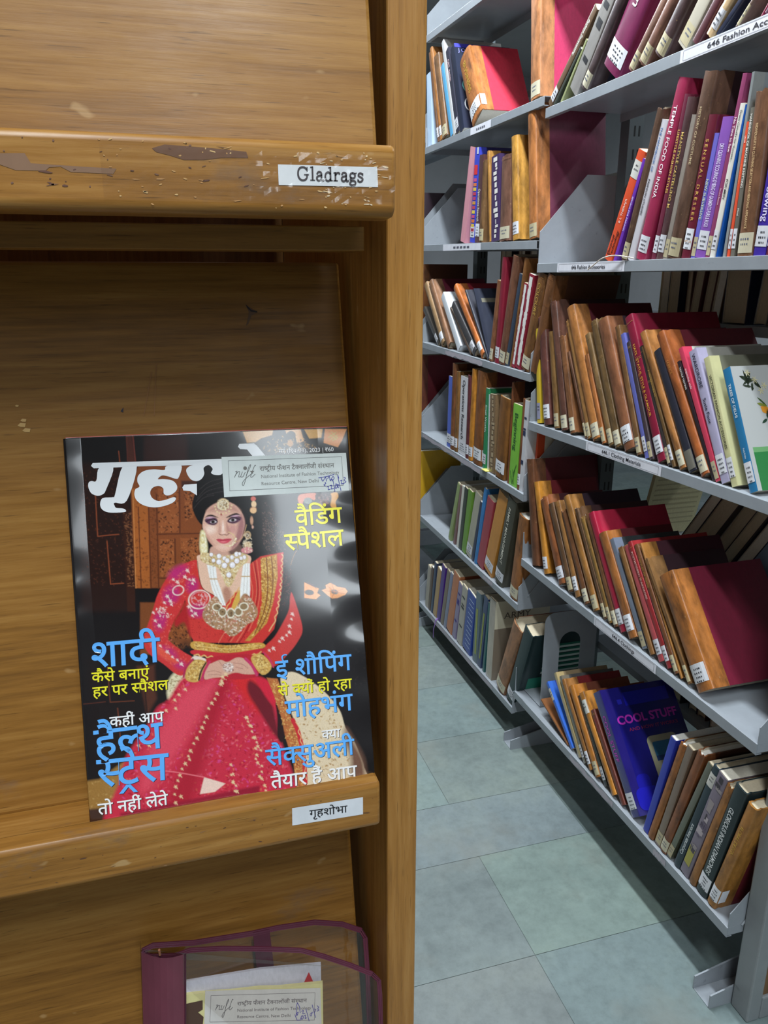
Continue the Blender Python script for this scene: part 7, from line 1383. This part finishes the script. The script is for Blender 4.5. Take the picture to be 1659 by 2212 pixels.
def cover_art(root, nm, t, h, d):
    """print on the near board (facing -Y)"""
    m = MB(); y = -t / 2 - 0.0005
    def R(x0, x1, z0, z1, c, o_=0.0): m.face([(x0 * d, y - o_, z0 * h), (x1 * d, y - o_, z0 * h), (x1 * d, y - o_, z1 * h), (x0 * d, y - o_, z1 * h)], c)
    def TX(s, x, z, em, c, sx=1.0, bold=.01):
        V, F, wd = text_shape(s, bold); m.grid([(x * d + em * sx * a, y - .0004, z * h + em * b_) for a, b_ in V], F, c)
    def LF(x0, z0, x1, z1, wd, c, o_=.0003):
        a = Vector((x0 * d, z0 * h)); b_ = Vector((x1 * d, z1 * h)); q = b_ - a; nn = Vector((-q.y, q.x)).normalized() * wd * d
        pts = [a, a.lerp(b_, .3) + nn, a.lerp(b_, .7) + nn * .8, b_, a.lerp(b_, .7) - nn * .8, a.lerp(b_, .3) - nn]
        m.face([(p.x, y - o_, p.y) for p in pts], c)
    if nm == 'jo':
        TX('J O H N', .06, .90, .016, (150, 150, 240)); R(.0, .62, .955, 1.0, (70, 70, 190))
        for z in (.50, .28):
            V, F = stroke([(.16 * d + .016 * math.cos(a), z * h + .02 * math.sin(a)) for a in np.linspace(.6, 5.6, 16)], .0035); m.grid([(a, y - .0004, b_) for a, b_ in V], F, (110, 200, 196) if z > .4 else (220, 222, 226))
    elif nm == 'navy':
        R(.1, .8, .80, .86, (120, 116, 100)); R(.1, .9, .10, .22, (40, 80, 180))
    elif nm == 'pow':
        TX('AIR', .42, .80, .034, (150, 146, 130), 1.0); TX('POWER', .16, .46, .040, (176, 60, 50), 1.0)
    elif nm == 'arm':
        R(.0, 1, .66, 1.0, (206, 200, 176)); TX('ARMY', .16, .78, .030, (96, 88, 78), 1.1, 0.0); R(.0, 1, .0, .66, (128, 116, 100), -.0002)
        LF(.55, .55, .75, .70, .05, (84, 54, 40)); LF(.5, .4, .8, .62, .03, (92, 66, 52)); LF(.3, .2, .6, .45, .06, (110, 92, 76))
    elif nm == 'teal':
        for k in range(6): R(.30, .98, .80 - .07 * k, .83 - .07 * k, (206, 220, 212)); R(.30, .98, .83 - .07 * k, .86 - .07 * k, (30, 110, 90), .0002)
        R(.12, .7, .16, .40, (30, 112, 92))
    elif nm == 'trees':
        R(.0, 1, .0, 1, (178, 180, 178)); R(.06, 1, .0, .30, (46, 122, 64), .0002); R(.06, 1, .27, .34, (106, 160, 104), .0001)
        for k in range(14): LF(.16 + .02 * (k % 7), .86 + .04 * math.sin(k * 2.1), .16 + .02 * (k % 7) + .14 * math.cos(k * .9), .88 + .09 * math.sin(k * .9), .016, (44, 54, 38))
        for cx, cz in ((.22, .94), (.30, .88), (.42, .83), (.36, .79)):
            for k in range(6): LF(cx, cz, cx + .05 * math.cos(k * 1.047), cz + .035 * math.sin(k * 1.047), .006, (216, 206, 160), .0006)
        LF(.28, .74, .40, .66, .012, (60, 84, 40)); LF(.30, .66, .44, .60, .05, (214, 140, 40)); LF(.26, .69, .40, .66, .02, (120, 130, 50), .0004)
        for k in range(6): LF(.66, .60, .66 + .16 * math.cos(.5 + k * .42), .60 + .11 * math.sin(.5 + k * .42), .016, (38, 50, 44))
        for k in range(7):
            x, z = .36 + .07 * k, .56 - .035 * k; LF(x, z, x + .03, z + .08, .014, (34, 62, 44)); LF(x, z, x - .09, z - .035, .018, (34, 62, 44))
        TX('op', .40, .13, .012, (40, 60, 120))
    elif nm == 'cool':
        TX('COOL STUFF', .10, .70, .026, (186, 52, 180), 1.02, .03); TX('AND HOW IT WORKS', .22, .635, .0105, (150, 50, 96), 1.2)
        R(.28, .9, .84, .95, (30, 30, 170)); R(.18, .24, .86, .90, (40, 40, 170))
        def RR(x0, x1, z0, z1, rad, c, o_):
            pts = []
            for cx, cz, a0 in ((x1, z1, 0), (x0, z1, 90), (x0, z0, 180), (x1, z0, 270)):
                for q in range(0, 91, 18):
                    a = math.radians(a0 + q); pts.append((cx * d + (rad * math.cos(a) - math.copysign(rad, cx - (x0 + x1) / 2)), y - o_, cz * h + (rad * math.sin(a) - math.copysign(rad, cz - (z0 + z1) / 2))))
            m.face(pts, c)
        RR(.40, .82, .10, .57, .012, (176, 172, 142), .0004); RR(.46, .76, .37, .52, .004, (46, 112, 150), .0007); R(.46, .76, .37, .41, (40, 70, 120), .0009)
        RR(.04, .36, .03, .20, .014, (34, 32, 170), .0003); RR(.10, .28, .08, .30, .012, (30, 28, 150), .0002)
    if m.f: m.build('cover_print', M_INK if nm != 'cool' else M_GLOSSINK, root, recalc=False)
for row in BOOKS:
    (sh, Y, Z, lean, h, t, kind, col, lab, col2, title, label) = row
    kw = {}
    if kind == 'H': kw['depth'] = 0.20
    if 'gadget' in label: kw['depth'] = 0.185; title += ';@cool'
    if 'leaves on its cover' in label: title += ';@trees'; kw['depth'] = 0.135
    if 'gold capitals and white label' in label or 'tall orange-tan' in label or 'wide red board' in label: kw['depth'] = 0.195
    if 'red capitals on cream cover' in label: kw['X'] = 0.935; Y = 1.784; t = 0.016
    if sh == 'L3' and 'near the end' in label: Y += 0.012
    if 'cream capitals' in label: kw['depth'] = 0.14
    book(sh, Y, Z, lean, h, t, kind, col, lab, col2, title, label, **kw)

# books of the back side show their page edges between the shelves
rb = random.Random(21)
ORD = 'first second third fourth fifth sixth seventh eighth ninth tenth eleventh twelfth thirteenth fourteenth'.split()
def back_row(y1, z, specs, where, grp):
    y = y1
    for k, (t, h, lean, kind, c, gap, ds) in enumerate(specs):
        y -= gap + t / 2 / math.cos(math.radians(lean))
        b = book('R1', y, z, lean, h, t, kind, c, '-', c, '', f'{ds}, {ORD[k]} from left, fore-edge outward, {where}', X=1.325, flip=True, group=grp)
        y -= t / 2 / math.cos(math.radians(lean)) + 0.001
DK, NV, MR, GY, CRM, BRN = (40, 38, 44), (28, 32, 56), (80, 30, 36), (128, 128, 126), (200, 184, 120), (96, 66, 46)
back_row(1.62, -0.095, [(0.045, .25, 0, 'l', CRM, 0, 'yellow-edged book'), (.04, .27, 0, 'l', NV, .0, 'navy book'), (.018, .24, 0, 'h', BRN, 0, 'brown book'), (.03, .26, -6, 'l', MR, .015, 'maroon book'), (.028, .25, -7, 'l', MR, 0, 'dark red book'), (.03, .25, -7, 'l', BRN, 0, 'brown hardback'), (.07, .27, 0, 'l', NV, .02, 'thick navy book'), (.035, .25, -5, 'l', GY, .01, 'grey book'), (.04, .25, -5, 'l', DK, 0, 'black book')], 'behind the Clothing Materials shelf', 'books on the far side behind the Clothing Materials shelf')
back_row(1.52, -0.665, [(.03, .26, -34, 'l', DK, .03, 'black leaning book'), (.045, .26, -34, 'l', DK, 0, 'thick black leaning book'), (.035, .24, -33, 'l', GY, 0, 'grey leaning book'), (.03, .25, -33, 'l', DK, 0, 'dark leaning book'), (.03, .24, -33, 'l', NV, 0, 'navy leaning book')], 'behind the Clothings shelf', 'books on the far side behind the Clothings shelf')
back_row(1.40, -0.985, [(.03, .26, 0, 'l', DK, .0, 'black book'), (.03, .25, 0, 'l', NV, .02, 'navy book'), (.03, .25, 0, 'l', MR, .0, 'maroon book'), (.035, .26, 0, 'l', DK, .02, 'dark book'), (.03, .24, 0, 'l', GY, 0, 'grey book')], 'behind the lowest near shelf', 'books on the far side behind the lowest near shelf')
back_row(2.52, -0.085, [(.05, .25, 0, 'l', DK, 0, 'black book'), (.05, .26, 0, 'l', NV, .0, 'navy book'), (.035, .24, 0, 'l', MR, .02, 'maroon book'), (.03, .26, 0, 'l', BRN, .01, 'brown book'), (.05, .25, 0, 'l', NV, .02, 'thick navy book'), (.035, .25, 0, 'l', DK, .0, 'charcoal book')], 'behind the third far shelf', 'books on the far side behind the third far shelf')
back_row(2.10, 0.53, [(.03, .24, 8, 'l', NV, 0, 'navy book'), (.035, .24, 8, 'l', GY, .0, 'grey book'), (.03, .25, 6, 'l', NV, 0, 'dark blue book'), (.035, .24, 5, 'l', BRN, 0, 'brown book')], 'behind the top far shelf', 'books on the far side behind the top far shelf')
back_row(2.52, 0.245, [(.03, .16, 0, 'p', CRM, 0, 'cream paperback'), (.03, .17, 0, 'p', GY, .01, 'grey paperback'), (.03, .17, 0, 'l', MR, 0, 'maroon book'), (.04, .17, 0, 'l', NV, 0, 'navy book')], 'behind the second far shelf', 'books on the far side behind the second far shelf')
# last books of the bay farthest away, boards facing us
book('R1', 2.66, -0.54, 0, 0.27, 0.035, 'h', (96, 50, 34), '-', (104, 16, 28), '', 'dark red board of a book beyond the fifth far shelf', group='books in the farthest bay')
book('R1', 2.66, -0.87, 0, 0.25, 0.035, 'p', (206, 160, 40), '-', (202, 156, 34), '', 'mottled yellow book beyond the lowest far shelf', group='books in the farthest bay')
book('R1', 2.66, -0.21, 0, 0.25, 0.035, 'h', (110, 66, 34), '-', (84, 44, 26), '', 'brown book beyond the fourth far shelf', group='books in the farthest bay')
book('R1', 2.66, 0.12, 0, 0.15, 0.03, 'l', (44, 28, 38), '-', (44, 28, 38), '', 'dark plum book beyond the second far shelf', group='books in the farthest bay')

# ------------------------------------------------------------------ small things among the books
def bookend(label, y, z, x0, x1, h, slot=True):
    r_ = thing('bookend', label, 'bookend', (x0, y, z + 0.0005), group='grey steel bookends')
    m = MB(); w_ = x1 - x0; outer = [(0, 0)]
    for k in range(0, 91, 15): a = math.radians(180 - k); outer.append((0.028 + 0.028 * math.cos(a), h - 0.028 + 0.028 * math.sin(a)))
    for k in range(0, 91, 15): a = math.radians(90 - k); outer.append((w_ - 0.028 + 0.028 * math.cos(a), h - 0.028 + 0.028 * math.sin(a)))
    outer.append((w_, 0))
    if slot:
        sx0, sx1, sh = w_ * 0.30, w_ * 0.70, h * 0.78; rr = (sx1 - sx0) / 2
        inner = [(sx1, 0)] + [((sx0 + sx1) / 2 + rr * math.cos(math.radians(k)), sh - rr + rr * math.sin(math.radians(k))) for k in range(0, 181, 18)] + [(sx0, 0)]
        poly = outer + inner
    else: poly = outer
    m.prism(poly, lambda p, t: (p[0], t, p[1]), -0.0008, 0.0008); m.build('plate', M_STEEL, r_)
    m = MB(); m.box(0.0, w_, 0.001, 0.10, 0, 0.0015); m.build('base', M_STEEL, r_)
    return r_
bookend('grey steel bookend with an arched slot under the Clothings shelf', 1.6530, -1.1210, 0.924, 1.080, 0.276)
bookend('narrow grey bookend at the near end of the fifth far shelf', 1.7710, -0.862, 0.912, 0.99, 0.16, False)
tm_ = thing('thread', 'thin white thread hanging over the edge of the Fashion Accessories shelf', 'thread', (0.895, 1.46, 0.029))
m = MB(); m.tube(spline([(0.004, -0.10, 0.004), (-0.004, -0.05, 0.010), (-0.008, -0.01, 0.006), (-0.006, 0.03, -0.008), (-0.005, 0.05, -0.016)], False, 5), 0.0012, (226, 214, 200)); m.build('strand', M_THREAD, tm_)
sl = thing('paper_slip', 'small yellow paper slip on the edge of the fourth far shelf', 'paper', (0.893, 2.02, -0.544))
m = MB(); m.box(0, 0.018, -0.02, 0.012, 0.001, 0.003, (226, 216, 110)); m.build('slip', M_LABEL, sl)
wf = thing('open_booklet', 'bright cream printed sheet showing through behind the Clothings shelf', 'booklet', (1.20, 1.675, -0.663))
m = MB(); m.prism([(0.0, 0.0), (0.0, 0.24), (0.16, 0.24), (0.16, 0.0)], lambda p, t: (p[0], t - p[1] * 0.25, p[1]), 0.0, 0.012, (226, 214, 168)); 
for k in range(14): 
    z = 0.03 + k * 0.0145; m.face([(0.01, -z * .25 - .0006, z), (0.15, -z * .25 - .0006, z), (0.15, -(z + .004) * .25 - .0006, z + .004), (0.01, -(z + .004) * .25 - .0006, z + .004)], (196, 182, 142))
m.build('page', M_PAGES, wf)
